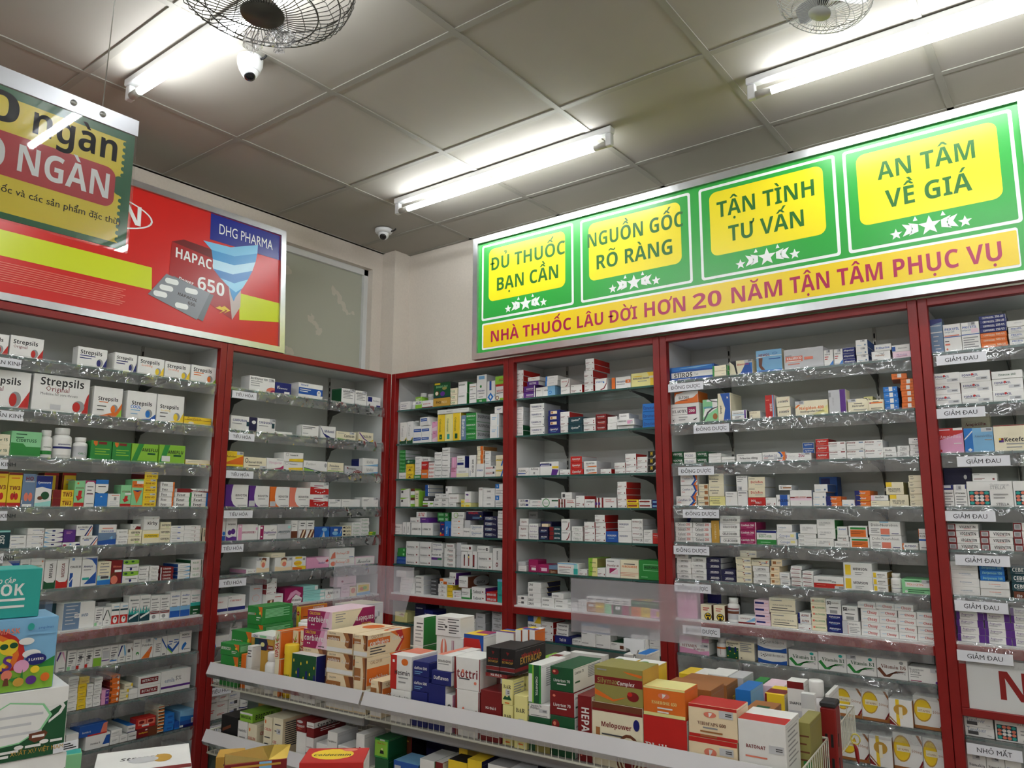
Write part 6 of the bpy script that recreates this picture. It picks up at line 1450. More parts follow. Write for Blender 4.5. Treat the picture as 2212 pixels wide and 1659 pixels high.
1380 1490 755 1 w r:dg:0:0:1:.6 r:w:.3:.3:.85:.5 l:dgy:.1:.86:.8:2 D=.05
1494 1612 765 1 w r:m:0:0:.85:.6 r:g:.87:0:1:.6 l:dgy:.1:.86:.8:2 D=.05
1616 1742 775 1 o r:dg:0:.58:1:1 t:COVERAM:lgr:.5:.84:.8 t:15:dgy:.5:.3:.4 r:sa:0:0:1:.12 D=.06
1746 1866 782 1 y r:dg:0:.58:1:1 t:COVERAM:lgr:.5:.84:.8 t:10:dg:.45:.32:.4 D=.06
1870 1990 795 1 p r:dg:0:.56:1:1 t:COVERAM:lgr:.5:.82:.8 t:5:pu:.4:.32:.2 r:y:.7:.1:1:.4 D=.06
@B2 8 1100 1170 6.144
246 420 990 1 w r:b:0:.76:.45:1 p:y:.5,.7;.8,1;1,1;1,.7 t:Mibetel:k:.34:.6:.6 r:y:.2:0:1:.14 D=.1
424 580 1062 3 w !st D=.1
604 824 1258 1 nb t:Teli_H:w:.5:.5:.42 d=-.01 D=.09
622 782 1090 3 w t:Telmisartan:k:.5:.5:.76 b=1256 s=lgy D=.12
826 956 1292 1 w t:OLZEC_40:k:.5:.66:.8 l:gy:.1:.4:.8:1 D=.06
956 1146 1042 1 w r:lb:0:.82:.85:1 r:sl:0:.58:1:.62 t:Twynsta:gy:.3:.74:.5:s l:gy:.05:.52:.4:1 l:gy:.05:.14:.5:2 D=.06
1150 1342 1050 1 w r:lb:.1:.82:1:1 r:sl:0:.56:1:.62 t:Twynsta:gy:.3:.72:.5:s l:gy:.05:.52:.4:1 l:gy:.05:.14:.5:2 D=.06
1346 1550 1340 1 w l:dgy:.05:.8:.4:2 r:br:.6:.2:.85:.66 tp=dg D=.1
1620 1852 1240 2 w l:gy:.1:.8:.6:1 D=.07
1856 2040 1158 3 w l:gy:.08:.8:.6:2 l:dgy:.08:.3:.3:1 D=.08
@B3 1 1420 640 6.9125
188 852 1035 1 b r:w:.03:.22:.96:.6 t:STIROS:k:.3:.4:.42 t:Tab:gy:.6:.4:.1:n p:bb:.04,.66;.4,.76;.96,.7;.96,.98;.04,.98 p:lb:.2,.86;.6,.84;.96,.94;.6,.95 l:w:.18:.12:.46:1 D=.12
818 1042 1030 2 c s=g r:g:0:0:.13:1 r:dg:.93:0:1:1 l:gy:.6:.5:.85:1 d=-.02 D=.018
1075 1420 955 1 c p:k:0,1;.3,1;.3,.6;.36,.1;.3,0;.2,.7 p:bb:0,0;.36,0;.5,.16;.6,.4;.72,.8;1,1;1,0 p:b:.36,0;.5,.16;.62,.5;.72,.8;.9,.8;1,0 t:Diacerino:r:.6:.72:.5 q:.84:.92 D=.05
1474 1862 795 1 lb r:bb:0:0:1:.1 p:w:0,.66;.4,.72;1,.7;1,.73;.4,.75;0,.7 t:HEMOL:dr:.32:.78:.44 e:b:.74:.82:.1:.05 e:lb:.74:.82:.085:.035 p:br:.1,.66;.26,.66;.22,.3;.34,.12;.2,.12;.1,.3 l:b:.5:.6:.95:1 s=c D=.06
1888 2486 770 1 lgy r:sa:.04:.36:.48:.64 t:KALMECO:w:.26:.54:.38 l:w:.06:.42:.44:1 r:sa:.52:.42:.74:.56 l:gy:.04:.7:.2:1 l:sa:.1:.28:.4:1 s=lgy D=.1
@B3 1 1700 640 6.9125
546 692 798 1 w t:Milurit:k:.4:.72:.6:s l:r:.1:.58:.5:2 p:bb:.5,0;1,0;1,.34 q:.5:.92 D=.06
700 834 786 1 w t:Milurit:k:.45:.72:.64:s l:r:.1:.58:.5:2 p:bb:.5,0;1,0;1,.34 q:.6:.92 D=.06
836 1018 758 3 nb t:Allopurinol:w:.5:.45:.84:i r:w:.04:.9:.96:.94 D=.1
1030 1210 645 3 w s=b q:.6:.84 e:sl:.8:.3:.07:.12 l:lb:.1:.3:.5:1 D=.12
1262 1546 815 1 w t:Febuday:wb:.45:.56:.5:i p:gy:.3,.9;.6,.7;.7,.95;.62,.6 l:dgy:.1:.16:.3:1 s=gy D=.08
1302 1560 712 1 w t:Friburine:b:.5:.45:.8 r:lgy:.06:.9:.9:.94 b=816 s=lgy D=.08
1576 1856 822 1 lp t:Medcolcin:pu:.5:.56:.56:n l:m:.2:.36:.8:1 s=dr D=.08
1560 1836 722 1 w r:b:0:.1:.2:.8 t:Meyercolin:gy:.6:.5:.5:i b=820 s=dgy D=.08
@B3 2 1420 840 6.9125
190 626 218 1 w r:k:.06:.44:.9:.82 r:w:.068:.455:.6:.8 r:m:.62:.455:.89:.8 t:ELACOX:k:.33:.62:.5:s t:200:w:.75:.62:.2 r:k:.06:.1:.16:.26 r:w:.066:.11:.154:.25 e:k:.11:.17:.02:.04 l:gy:.3:.34:.6:2 p:k:.78,.14;.9,.24;.94,.24;.86,.14 s=w D=.12
254 608 40 1 w p:o:0,0;1,0;1,.8;.8,.46;.3,.3;.08,.2;0,.1 p:o:0,1;.4,1;.3,.92;.08,.85;.02,.6;0,.5 t:ELTOSE:k:.4:.5:.44 l:br:.24:.28:.56:1 s=o b=218 D=.1
678 902 155 1 lgr p:w:0,.2;1,.6;1,1;.3,1 p:dgy:.06,0;.4,.4;.7,.56;1,.62;1,.66;.6,.6;.3,.44;0,.06 p:dgy:.4,1;.6,.9;1,.84;1,.88;.6,.94;.5,1 r:lgr:0:.6:.66:.9 t:SEOGEN:bb:.36:.64:.6 e:wb:.82:.22:.16:.14 D=.06
904 1098 62 1 c p:b:.2,1;1,1;1,0;.4,0;.56,.45 r:c:.95:0:1:1 t:Synspul:k:.2:.4:.3:b:90 p:w:.7,.88;.76,.84;.82,.88;.82,.8;.7,.8 s=c D=.12
1112 1336 318 1 w t:CONTRACTUBEX:dgy:.42:.7:.7 r:pu:.84:.1:.94:.98 r:lb:0:.5:.84:.56 l:dgy:.2:.36:.6:2 s=dgy D=.06
1372 1536 332 1 c t:Colchicine:br:.4:.8:.6:s l:gy:.1:.5:.3:3 s=lgy D=.12
1610 1746 92 1 r r:lb:.8:0:.95:1 t:SEONI:w:.62:.45:.34:b:90 l:sa:.1:.8:.5:1 s=w D=.07
1784 1986 116 2 c t:LOXMEN:nv:.5:.52:.76:i p:sa:.7,.8;.8,.6;.95,.95;.8,.66 s=lgy D=.14
@B3 2 1700 840 6.9125
122 612 170 1 c p:o:.02,.5;.3,.96;.2,.96;0,.6 p:ly:.5,0;1,0;1,.66;.8,.3 t:Nalgidon-400:o:.5:.5:.76 t:Dexibuprofen_Tablets:dgy:.52:.26:.74 q:.14:.9 D=.07
622 882 10 1 lgy r:pu:.66:.02:.98:1 t:OPTIPAN:gy:.26:.5:.34:n:90 l:lgy:.4:.6:.6:2 r:gy:0:.7:.14:.9 s=c D=.06
908 1220 145 1 c p:k:.7,1;.9,.94;1,.8;1,.84;.92,1 t:Xartrodar:dgy:.5:.46:.6:i l:dgy:.3:.66:.7:1 l:gy:.26:.2:.9:1 q:.2:.9 D=.07
1218 1450 160 1 c r:o:.1:.66:.95:.78 r:m:.06:.66:.16:.78 l:dgy:.3:.86:.7:1 l:dgy:.15:.24:.9:2 d=-.012 D=.08
1150 1290 112 1 ly d=.08 D=.06
1440 1664 -35 4 bb r:w:.4:.2:.66:.98 t:Methyl:w:.24:.5:.2:i t:16:w:.8:.5:.12 s=b D=.11
1700 1914 -155 5 o r:w:.42:.2:.68:.9 l:br:.15:.5:.4:1 l:br:.7:.5:.88:1 s=o D=.12
1560 1790 -230 1 o r:w:.38:.3:.64:.98 l:br:.15:.5:.36:1 b=-155 r=8 D=.11
@B3 3 1420 840 6.9125
218 390 935 2 dg t:VOCFOR:w:.5:.56:.78 t:8_mg:w:.8:.3:.24 D=.1
394 576 948 2 w t:FOCGO:nb:.46:.5:.66:n l:gy:.3:.26:.8:1 D=.1
578 748 935 2 dg t:VOCFOR:w:.5:.56:.78 t:8_mg:w:.8:.3:.24 D=.1
762 950 962 3 w l:dr:.08:.66:.12:1 l:gy:.18:.66:.7:1 D=.11
952 1146 1012 2 w l:dr:.08:.66:.12:1 l:gy:.18:.66:.7:1 D=.11
1180 1562 968 1 w t:Friburine_40mg:k:.48:.46:.7 l:gy:.05:.84:.3:1 D=.08
1566 1912 942 1 w p:o:.82,1;1,1;1,.05;.8,.1;.92,.5 p:b:.66,1;.78,1;.9,.6;.84,.3;.7,.1;.8,.4;.8,.7 p:r:.62,0;1,0;1,.06;.75,.1 t:Cataflam_25:nb:.34:.6:.6:n l:r:.06:.4:.25:1 l:gy:.06:.2:.5:1 q:.7:.28 D=.08
1918 2296 955 1 w t:Idarac:lgy:.22:.62:.3:n t:200:m:.62:.66:.24 r:r:.0:.3:.03:.8 q:.8:.85 D=.06
@B3 3 1700 840 6.9125
230 408 800 3 w r:b:.04:.06:.96:.94 t:Agidimol:w:.5:.66:.7:i l:lb:.1:.3:.8:1 d=.055 D=.07
424 620 742 3 r r:lgy:0:.95:1:1 t:Agidimol:w:.5:.64:.7:i l:sa:.1:.34:.8:2 s=dr D=.11
622 882 788 2 w t:Arcoxia:dr:.25:.82:.5:i r:dr:.7:.76:.94:.88 l:gy:.06:.56:.5:1 l:k:.78:.16:.92:1 D=.08
886 1154 776 2 w t:Arcoxia:dr:.25:.82:.5:i r:sl:.7:.76:.94:.88 l:gy:.06:.54:.5:1 l:k:.78:.16:.92:1 D=.08
1158 1438 762 2 w t:Arcoxia:dr:.28:.82:.5:i r:lgy:.7:.76:.94:.88 l:gy:.06:.54:.5:1 p:r:.76,.5;.82,.36;.94,.7;.82,.42 s=lgy D=.1
1442 1636 868 2 w t:Etoda:k:.4:.4:.5 D=.07
1640 1824 848 2 w t:Tydol:dgy:.5:.6:.5:n l:dgy:.3:.82:.6:1 l:gy:.2:.36:.8:2 D=.07
1826 1992 732 3 w r:k:.5:.66:.62:.8 r:pu:.68:.66:.8:.8 l:gy:.3:.4:.85:2 D=.08
@B3 4 1440 1040 6.9125
144 446 220 1 w !cfl D=.09
204 474 -108 2 w !cfl b=220 D=.09
478 620 38 2 c t:Voltaren:dgy:.35:.66:.5 r:wb:.6:.2:.95:.8 b=208 D=.09
452 638 208 2 c t:Voltaren:dgy:.35:.66:.55 r:wb:.6:.2:.95:.8 D=.09
640 872 224 1 ly t:Diclofenac:dgy:.35:.56:.6 l:gy:.1:.84:.7:1 l:dgy:.2:.34:.7:1 D=.08
620 852 -118 2 c t:Diclofenac:dgy:.36:.52:.62 l:gy:.1:.84:.7:1 l:dgy:.2:.32:.6:1 b=222 s=lgy D=.13
876 1058 152 1 w t:Voltaren:dgy:.4:.86:.56 p:cr:.3,.6;.36,.3;.46,.6;.36,.2 l:gy:.1:.7:.6:1 D=.06
1062 1212 142 1 w l:dgy:.1:.9:.9:1 l:gy:.1:.74:.4:1 D=.06
1040 1206 -85 1 w t:Voltaren:dgy:.5:.92:.8 l:gy:.1:.78:.6:2 q:.3:.16 b=145 D=.06
1214 1466 -70 2 c t:Diclofen:r:.5:.48:.72 l:dgy:.06:.84:.4:1 l:gy:.4:.26:.85:1 s=lgy b=236 D=.12
1214 1476 238 1 r t:DOL:w:.32:.62:.3 t:VOLT:w:.6:.38:.36 l:br:.2:.2:.6:1 D=.08
1480 1636 240 1 w !stn D=.07
1674 1868 56 1 w t:R:br:.2:.5:.12:s r:wb:.32:.36:.96:.6 l:dgy:.1:.86:.6:1 b=196 s=lgy D=.08
1636 1840 198 1 w r:b:.28:0:.84:1 t:ACLON:k:.52:.5:.76 D=.06
1844 2168 128 1 w r:lp:0:.36:1:.5 r:dr:0:.5:.22:.58 r:dr:.76:.5:1:.58 t:MELOTOP:r:.48:.55:.5 p:k:.44,.2;.48,.1;.47,.22 D=.07
@B3 4 1720 1040 6.9125
246 442 158 2 w s=b e:sl:.8:.3:.07:.12 l:lb:.1:.3:.5:1 D=.12
268 468 40 1 w s=b e:sl:.8:.3:.07:.12 l:lb:.1:.3:.5:1 b=158 D=.12
352 620 -70 1 b r:nb:.1:.4:.6:.95 r:lgy:0:0:1:.3 d=.14 D=.06
446 684 222 2 o p:nb:0,0;.3,0;.4,.5;.3,1;0,1 t:olivud:w:.5:.55:.4:i D=.08
676 872 272 1 w e:sl:.8:.3:.07:.12 l:lb:.1:.3:.5:1 D=.08
874 1110 136 3 o p:nb:0,0;.3,0;.4,.5;.3,1;0,1 t:olivud:w:.5:.55:.4:i l:y:.1:.14:.9:1 D=.12
1114 1396 288 1 c l:dgy:.06:.75:.3:1 l:gy:.06:.3:.4:1 D=.08
1114 1374 206 1 w r:lp:0:0:.2:1 t:Meloflam:k:.5:.66:.5 l:gy:.25:.34:.6:1 b=288 D=.08
1398 1680 198 1 c r:y:0:.66:.36:1 t:MELOXICAM:k:.46:.48:.66 t:TABLETS:dgy:.46:.3:.6:n s=ol D=.09
1338 1604 8 1 c r:y:0:.62:.34:1 t:MELOXICAM:k:.46:.46:.66 t:TABLETS:dgy:.46:.3:.7:n b=196 s=ol D=.09
1684 1912 -95 5 c l:k:.08:.85:.3:1 l:dgy:.12:.55:.36:2 D=.08
@B3 5 1440 1040 6.9125
126 384 612 4 w !cos D=.1
388 664 616 4 w !cos D=.1
310 540 520 1 lgy p:nb:0,1;.3,1;.1,.6;0,.5 p:k:.3,.9;.5,.4;.4,.5 d=.12 D=.06
668 788 585 1 go t:LOCOBILE-400:c:.5:.5:.66:n:-90 s=lb D=.09
792 1098 515 4 w !cxb D=.11
1096 1334 606 3 m t:Coxlieb_200:w:.46:.56:.84 l:p:.4:.3:.8:1 r:w:.96:0:1:1 D=.11
1344 1646 732 1 w r:nb:0:.84:1:1 r:g:0:0:1:.36 t:BEROXIB:g:.44:.6:.66:n l:gy:.1:.76:.5:1 l:lgr:.2:.2:.7:1 s=lgy D=.08
1650 1950 862 1 w t:Conoges:b:.4:.58:.5:n r:ly:.68:.4:.9:.8 l:dgy:.1:.2:.4:1 D=.08
1636 1932 756 1 w t:Conoges:b:.4:.5:.54:n r:ly:.72:.3:.9:.7 l:dgy:.1:.2:.4:1 b=862 s=lb D=.1
1644 1872 642 1 w t:Locipain:sl:.36:.6:.5 l:gy:.1:.3:.4:1 b=756 s=lgy D=.1
@B3 5 1720 1040 6.9125
24 302 782 3 w t:Brexin:k:.2:.5:.26:s l:gy:.4:.55:.9:1 D=.09
54 308 638 1 w !cel b=780 D=.09
298 562 852 1 w !cel p:sa:.7,.6;.76,.2;.86,.8;.78,.3 D=.1
310 580 564 2 w !cel s=g b=848 D=.12
568 800 892 1 w t:Halcort-6:dgy:.5:.5:.76:n D=.07
610 788 800 1 w t:Korcyst:k:.45:.5:.7:i l:r:.5:.2:.8:1 b=890 D=.07
608 762 674 1 w t:Ibumed:bb:.5:.7:.7 r:lgr:0:.1:.04:.9 b=800 D=.07
800 1100 836 1 w r:o:.1:.06:.92:.66 r:g:.1:.7:.92:.88 l:br:.14:.5:.8:2 D=.08
772 1064 664 1 w r:o:.1:.04:.92:.66 r:g:.1:.7:.92:.88 l:br:.14:.5:.8:2 b=836 s=br D=.08
1084 1570 598 2 w !dol D=.09
1582 1822 924 1 w t:ALTIDOF:nb:.5:.55:.7 p:o:0,0;.12,0;.05,.5;.12,1;0,1 t:6:wb:.92:.5:.06 D=.07
1830 1980 708 1 w r:o:0:.6:.06:1 r:b:0:.44:1:.52 t:Rocaltrol:dgy:.5:.78:.8 t:0,25:dgy:.4:.66:.5 l:gy:.2:.14:.9:2 D=.06
@B3 6 1440 1040 6.9125
150 366 1150 4 w !met D=.1
108 324 1062 1 w !met b=1148 s=lgy D=.11
370 590 1132 4 w !met D=.1
592 806 1138 4 nv !med s=lgy D=.13
814 1026 1318 2 nv !med D=.1
1036 1266 1132 4 c !mdx D=.1
1094 1340 1034 1 c !mdx b=1130 s=lgy D=.1
1290 1534 1265 3 w !met D=.1
1266 1534 1172 1 c !mdx p:sa:.8,.8;.86,.4;.95,.9 b=1265 s=lgy D=.11
1538 1686 1266 3 cr r:wb:.14:.3:.44:.75 l:gy:.5:.6:.9:2 D=.1
1562 1724 1168 1 cr r:wb:.14:.3:.44:.75 l:gy:.5:.6:.9:2 b=1264 s=lgy D=.11
1688 1844 1362 2 w l:sl:.2:.7:.9:1 r:gy:.2:.25:.8:.45 D=.09
1852 2020 1262 5 w !rs s=lgy D=.13
@B3 6 1720 1040 6.9125
88 256 1338 4 w !rs s=lgy D=.11
258 706 1422 1 w r:r:0:0:1:.42 p:o:.7,0;1,0;1,.42;.76,.42 t:MEDISOLONE:k:.38:.66:.46 t:4mg:k:.68:.58:.14 q:.86:.1 l:sa:.1:.28:.4:1 D=.08
706 1138 1218 2 w !me D=.09
1144 1368 1350 3 w !me s=go D=.09
1398 1572 1375 1 w k=bottle r:w:0:0:1:1 t:PHARMATON:dgy:.6:.6:.8 r:nb:0:.2:1:.24
1574 2034 1462 1 lgr r:w:.12:.46:.94:.8 t:MEKOCETIN:o:.44:.64:.52:n l:dg:.2:.3:.9:3 l:dg:.1:.9:.6:1 q:.84:.88 e:w:.14:.14:.05:.09 tp=lgr D=.1
@B3 7 1440 1240 6.9125
150 302 248 3 p l:lp:.3:.6:.7:1 e:lp:.5:.4:.1:.08 D=.07
304 450 260 3 p l:lp:.3:.6:.7:1 e:lp:.5:.4:.1:.08 D=.07
614 822 285 1 w r:nb:0:.58:1:1 r:bb:0:.4:1:.58 l:gy:.2:.2:.6:1 d=.1 D=.06
510 672 454 1 c l:r:.2:.8:.8:2 e:k:.66:.24:.34:.24 e:y:.66:.24:.26:.2 e:k:.56:.3:.1:.07 e:k:.76:.3:.1:.07 e:k:.66:.12:.12:.08 s=br D=.06
700 868 468 1 c l:r:.2:.8:.8:2 e:k:.6:.24:.34:.24 e:y:.6:.24:.26:.2 e:k:.5:.3:.1:.07 e:k:.7:.3:.1:.07 e:k:.6:.12:.12:.08 s=br D=.06
884 1066 362 1 w k=bottle r:lgy:0:0:1:1 r:br:0:.5:1:.72 r:dr:0:.86:1:.96
1062 1324 622 1 w r:dr:0:0:1:.2 p:lb:.4,.2;1,.4;1,.9;.7,.5 t:KOPREDNI:dr:.44:.66:.6:s D=.07
1322 1552 588 2 lp r:nb:.06:.4:.66:.7 l:sa:.7:.56:.92:1 D=.09
1304 1530 390 2 lp r:nb:.06:.4:.66:.7 l:sa:.7:.56:.92:1 b=588 D=.09
1560 1952 588 1 c t:ALPHACHYMOTRYPSIN:dgy:.5:.52:.74:n l:gy:.06:.86:.5:1 l:dgy:.1:.36:.7:1 r:dgy:.05:.16:.96:.21 D=.1
1530 1922 362 1 c t:ALPHACHYMOTRYPSIN:dgy:.5:.52:.74:n l:gy:.06:.86:.5:1 l:dgy:.1:.36:.7:1 r:dgy:.05:.16:.96:.21 b=588 s=lgy D=.13
1964 2164 745 1 w !stn D=.09
1962 2156 582 2 w r:nb:0:0:.16:1 t:ALPHA:dr:.56:.56:.56:i l:lb:.3:.3:.7:1 b=745 s=nb D=.1
@B3 7 1740 1240 6.9125
82 316 358 5 c t:ALCHYSIN:g:.58:.54:.66 r:sa:.1:.4:.24:.7 D=.1
318 544 608 3 nb t:Alphatrypa:w:.5:.66:.74 l:lb:.3:.4:.7:1 D=.09
300 530 385 1 w r:k:.08:.66:.34:.9 t:α:w:.21:.78:.2 t:KATSIN:k:.62:.78:.46:s r:gy:.26:.08:.74:.3 l:dgy:.2:.5:.8:1 b=606 s=lgy D=.1
552 822 702 1 w t:Katrypsin:dgy:.55:.8:.56:n e:w:.14:.8:.1:.16 r:lgy:0:0:.3:1 r:r:.3:0:.32:.7 l:gy:.4:.56:.95:4 D=.09
545 784 480 1 w r:k:.08:.66:.34:.9 t:α:w:.21:.78:.2 t:KATSIN:k:.62:.78:.46:s r:gy:.26:.08:.74:.3 l:dgy:.2:.5:.8:1 b=702 s=lgy D=.1
826 1100 520 4 w !cho D=.09
1104 1382 535 4 w !cho D=.09
1386 1660 560 4 w !cho D=.09
776 1046 418 1 w !cho b=518 D=.1
1050 1322 435 1 w !cho b=530 D=.1
1326 1610 460 1 w !cho b=555 D=.1
1664 1956 578 4 w !cho D=.09
@B3 8 1440 1240 6.9125
190 638 1012 1 w p:p:0,0;1,0;1,.36;.68,.24;.5,.36;0,.5 t:VITAMIN:dr:.34:.66:.5:s t:B1-B6-B12:dr:.66:.42:.36:s q:.84:.74 p:w:.58,.3;.67,.38;.76,.3;.67,.22 D=.1
185 630 835 1 w p:p:0,0;1,0;1,.36;.68,.24;.5,.36;0,.5 t:VITAMIN:dr:.34:.66:.5:s t:B1-B6-B12:dr:.66:.42:.36:s b=1010 D=.1
724 898 960 1 w k=bottle r:w:0:0:1:1 r:o:0:.66:1:.86 t:ZYZOCOR:dr:.6:.4:.7:b:90
890 1064 935 1 w k=bottle d=.1
876 1312 1005 1 c p:dg:0,0;.44,0;.44,.62;0,.62 r:nb:.08:.44:.16:.66 r:nb:.3:.36:.36:.66 e:y:.14:.4:.02:.03 e:y:.06:.14:.02:.03 e:y:.3:.3:.02:.03 e:y:.4:.5:.02:.03 e:y:.36:.08:.02:.03 t:Scanneuron:k:.24:.86:.4 t:Forte:k:.16:.75:.18 l:gy:.5:.92:.9:5 e:k:.54:.1:.03:.03 s=lgy D=.1
1364 1798 1165 1 w !neu D=.09
1356 1790 960 1 w !neu b=1162 D=.09
@B3 8 1740 1240 6.9125
-250 186 1140 1 w !vb1 D=.08
188 612 1175 1 w !vb1 D=.08
616 1062 1225 1 w !vb1 q:.16:.9 D=.08
1064 1530 1275 1 w !vb6 D=.08
1538 2020 1400 1 w t:Bequantene:dgy:.26:.84:.44:n t:100mg:dgy:.2:.68:.3:n l:gy:.06:.5:.4:2 p:pu:.82,.1;.86,.02;.97,.02;.99,.1;.96,.2;.85,.2 l:m:.06:.12:.4:1 q:.86:.86 D=.07
@B3 9 1660 1419 6.9125
985 1392 450 1 w !vc D=.1
1398 1800 495 1 w !vc D=.06
1802 2162 640 1 w !vcs s=wb d=-.018 D=.1
@B3 9 1900 1419 3.968
288 560 345 1 w !vc D=.06
@B3 10 1660 1419 6.9125
1060 1500 1120 1 w !vc D=.06
1508 1856 1185 1 w !vcs s=wb d=-.012 D=.08
1862 2310 1150 1 w !vc D=.06
@B3 10 1900 1419 3.968
372 592 705 1 w !vc D=.06
@B4 1 1960 600 8.778
342 694 785 1 sl p:nb:0,.8;.5,.86;1,.9;1,1;0,1 t:FLAVONAMOX:w:.5:.8:.8:i l:w:.14:.62:.96:1 l:lgy:.3:.5:.7:3 l:lgy:.4:.14:.8:1 D=.06
672 1036 875 1 w t:PRICEFIL:b:.5:.82:.84 t:Cefprozil:sl:.36:.72:.54 r:b:0:.52:1:.55 l:sa:.06:.6:.9:1 r:sa:.06:.24:.34:.3 e:sa:.16:.1:.06:.04 l:dgy:.06:.4:.3:1 D=.07
1018 1380 835 1 w t:PRICEFIL:b:.46:.82:.8 t:Cefprozil:sl:.3:.72:.54 r:b:0:.54:1:.57 r:lp:.55:.6:.96:.76 l:gy:.08:.46:.9:6 q:.6:.94 D=.07
1390 1900 1025 3 o t:CEFPROZIL:c:.34:.5:.44 t:500-US:c:.76:.56:.32 D=.1
1356 1880 700 4 nb t:CEFPROZIL:w:.34:.5:.44 t:250-US:w:.76:.56:.32 r:w:.985:0:1:1 b=1022 D=.1
1920 2450 910 3 w t:PRICEFIL:b:.3:.7:.4 l:sl:.1:.4:.4:1 l:gy:.1:.2:.6:1 D=.1
1880 2400 795 1 w t:CEFACLOR:gy:.4:.6:.3:n b=905 D=.1
@B4 2 1960 780 8.778
452 1010 220 3 w !fon s=dr D=.1
1012 1602 180 3 w !fon s=dr D=.1
1612 2210 325 2 w !fon s=dr D=.1
1590 2190 178 1 w t:Zinecox_200:dg:.5:.5:.56 b=325 D=.1
2215 2700 260 3 w !fon D=.1
@B4 3 1960 780 8.778
534 1068 1268 1 p p:r:0,.5;1,.8;1,1;0,1 t:Ampicillin:lp:.5:.66:.82:s l:lp:.06:.95:.5:1 l:w:.62:.4:.92:1 r:w:.62:.9:.98:1 e:r:.1:.1:.05:.05 s=dr D=.06
1078 1648 1262 1 lb r:bb:0:0:.3:1 p:w:0,.56;.26,.86;.3,.9;.3,.84;0,.5 t:Amoxicillin:sl:.66:.66:.6:s l:gy:.7:.52:.95:1 q:.8:.93 p:w:.1,.1;.18,.18;.26,.1;.18,.02 s=bb D=.06
1626 2420 1200 1 c r:dr:0:.96:1:1 r:y:.12:.42:.18:.5 r:dr:.18:.42:.24:.5 r:nb:.12:.34:.18:.42 r:pu:.18:.34:.24:.42 t:Kecefcin:k:.56:.44:.62 l:gy:.3:.3:.8:2 D=.07
1040 1590 1010 1 c t:Ampicillin:dr:.5:.76:.74:s t:500_mg:nb:.74:.6:.36 d=.11 D=.05
@B4 4 1960 960 8.778
636 884 768 1 w r:nb:0:.78:1:1 r:lgy:.06:.86:.8:.98 t:ZITROMAX:k:.5:.62:.8:i l:gy:.14:.5:.9:4 e:g:.08:.07:.05:.03 D=.05
886 1138 760 1 w q:.4:.86 t:ZITROMAX:k:.5:.6:.8:i l:gy:.14:.48:.9:4 r:nb:.9:.8:1:1 D=.05
668 1222 445 1 nv r:w:0:0:1:.74 p:nv:0,.5;1,.5;1,1;0,1 t:ZITROMAX:k:.6:.32:.7:i e:w:.8:.76:.06:.06 d=.065 D=.05
1130 2006 695 1 w !cla D=.06
2012 2900 688 1 w !cla D=.06
1230 1700 545 1 w !stn b=692 d=.01 D=.05
@B4 5 1960 1120 8.778
770 1375 232 3 w !vig D=.1
740 1345 98 1 w !vig b=232 s=lgy D=.11
1382 2010 236 3 w !vig D=.1
2020 2640 240 3 w !vig D=.1
2000 2600 85 1 w !vig b=238 D=.1
@B4 6 1960 1120 8.778
826 1368 820 4 w t:TV_CEFUROXIME:sl:.52:.55:.42 l:lgy:.4:.36:.8:1 D=.1
1376 1942 1190 2 w t:TV_CEFUROXIME:sa:.5:.6:.4 l:sl:.5:.4:.7:1 D=.1
1372 1844 885 3 bb t:Doripenem_100:lt:.5:.5:.8:i s=dgy b=1190 D=.1
2020 2560 1395 1 br t:tbo:w:.2:.4:.2:i D=.1
1965 2540 915 3 te t:CEBEX:w:.32:.58:.5 l:lgy:.16:.2:.5:1 b=1392 D=.1
@B4 7 1960 1290 8.778
930 1455 150 5 w !aug D=.09
1460 1960 180 5 w !aug D=.09
1965 2480 215 5 w !aug D=.09
@B4 8 1960 1470 8.778
1082 1630 530 3 w t:Tenafovir:sl:.4:.74:.66:n r:dgy:.1:.2:.46:.56 l:gy:.76:.3:.9:1 D=.1
1090 1620 470 1 w b=530 D=.1
1665 2500 690 1 w !cla D=.06
@B4 9 1960 1470 8.778
1148 1508 1355 1 w t:Sumakin:k:.5:.6:.84:s l:gy:.1:.4:.8:1 p:lg:0,0;1,0;1,.1;0,.2 q:.5:.85 D=.06
1512 1862 1395 1 w t:Sumakin:k:.5:.6:.84:s l:gy:.1:.4:.8:1 p:lg:0,0;1,0;1,.1;0,.2 q:.5:.85 D=.06
1868 2180 1425 1 w t:Klopuzim:b:.5:.62:.8:s l:gy:.1:.4:.8:1 D=.06
'''
read_boxes(DATA)
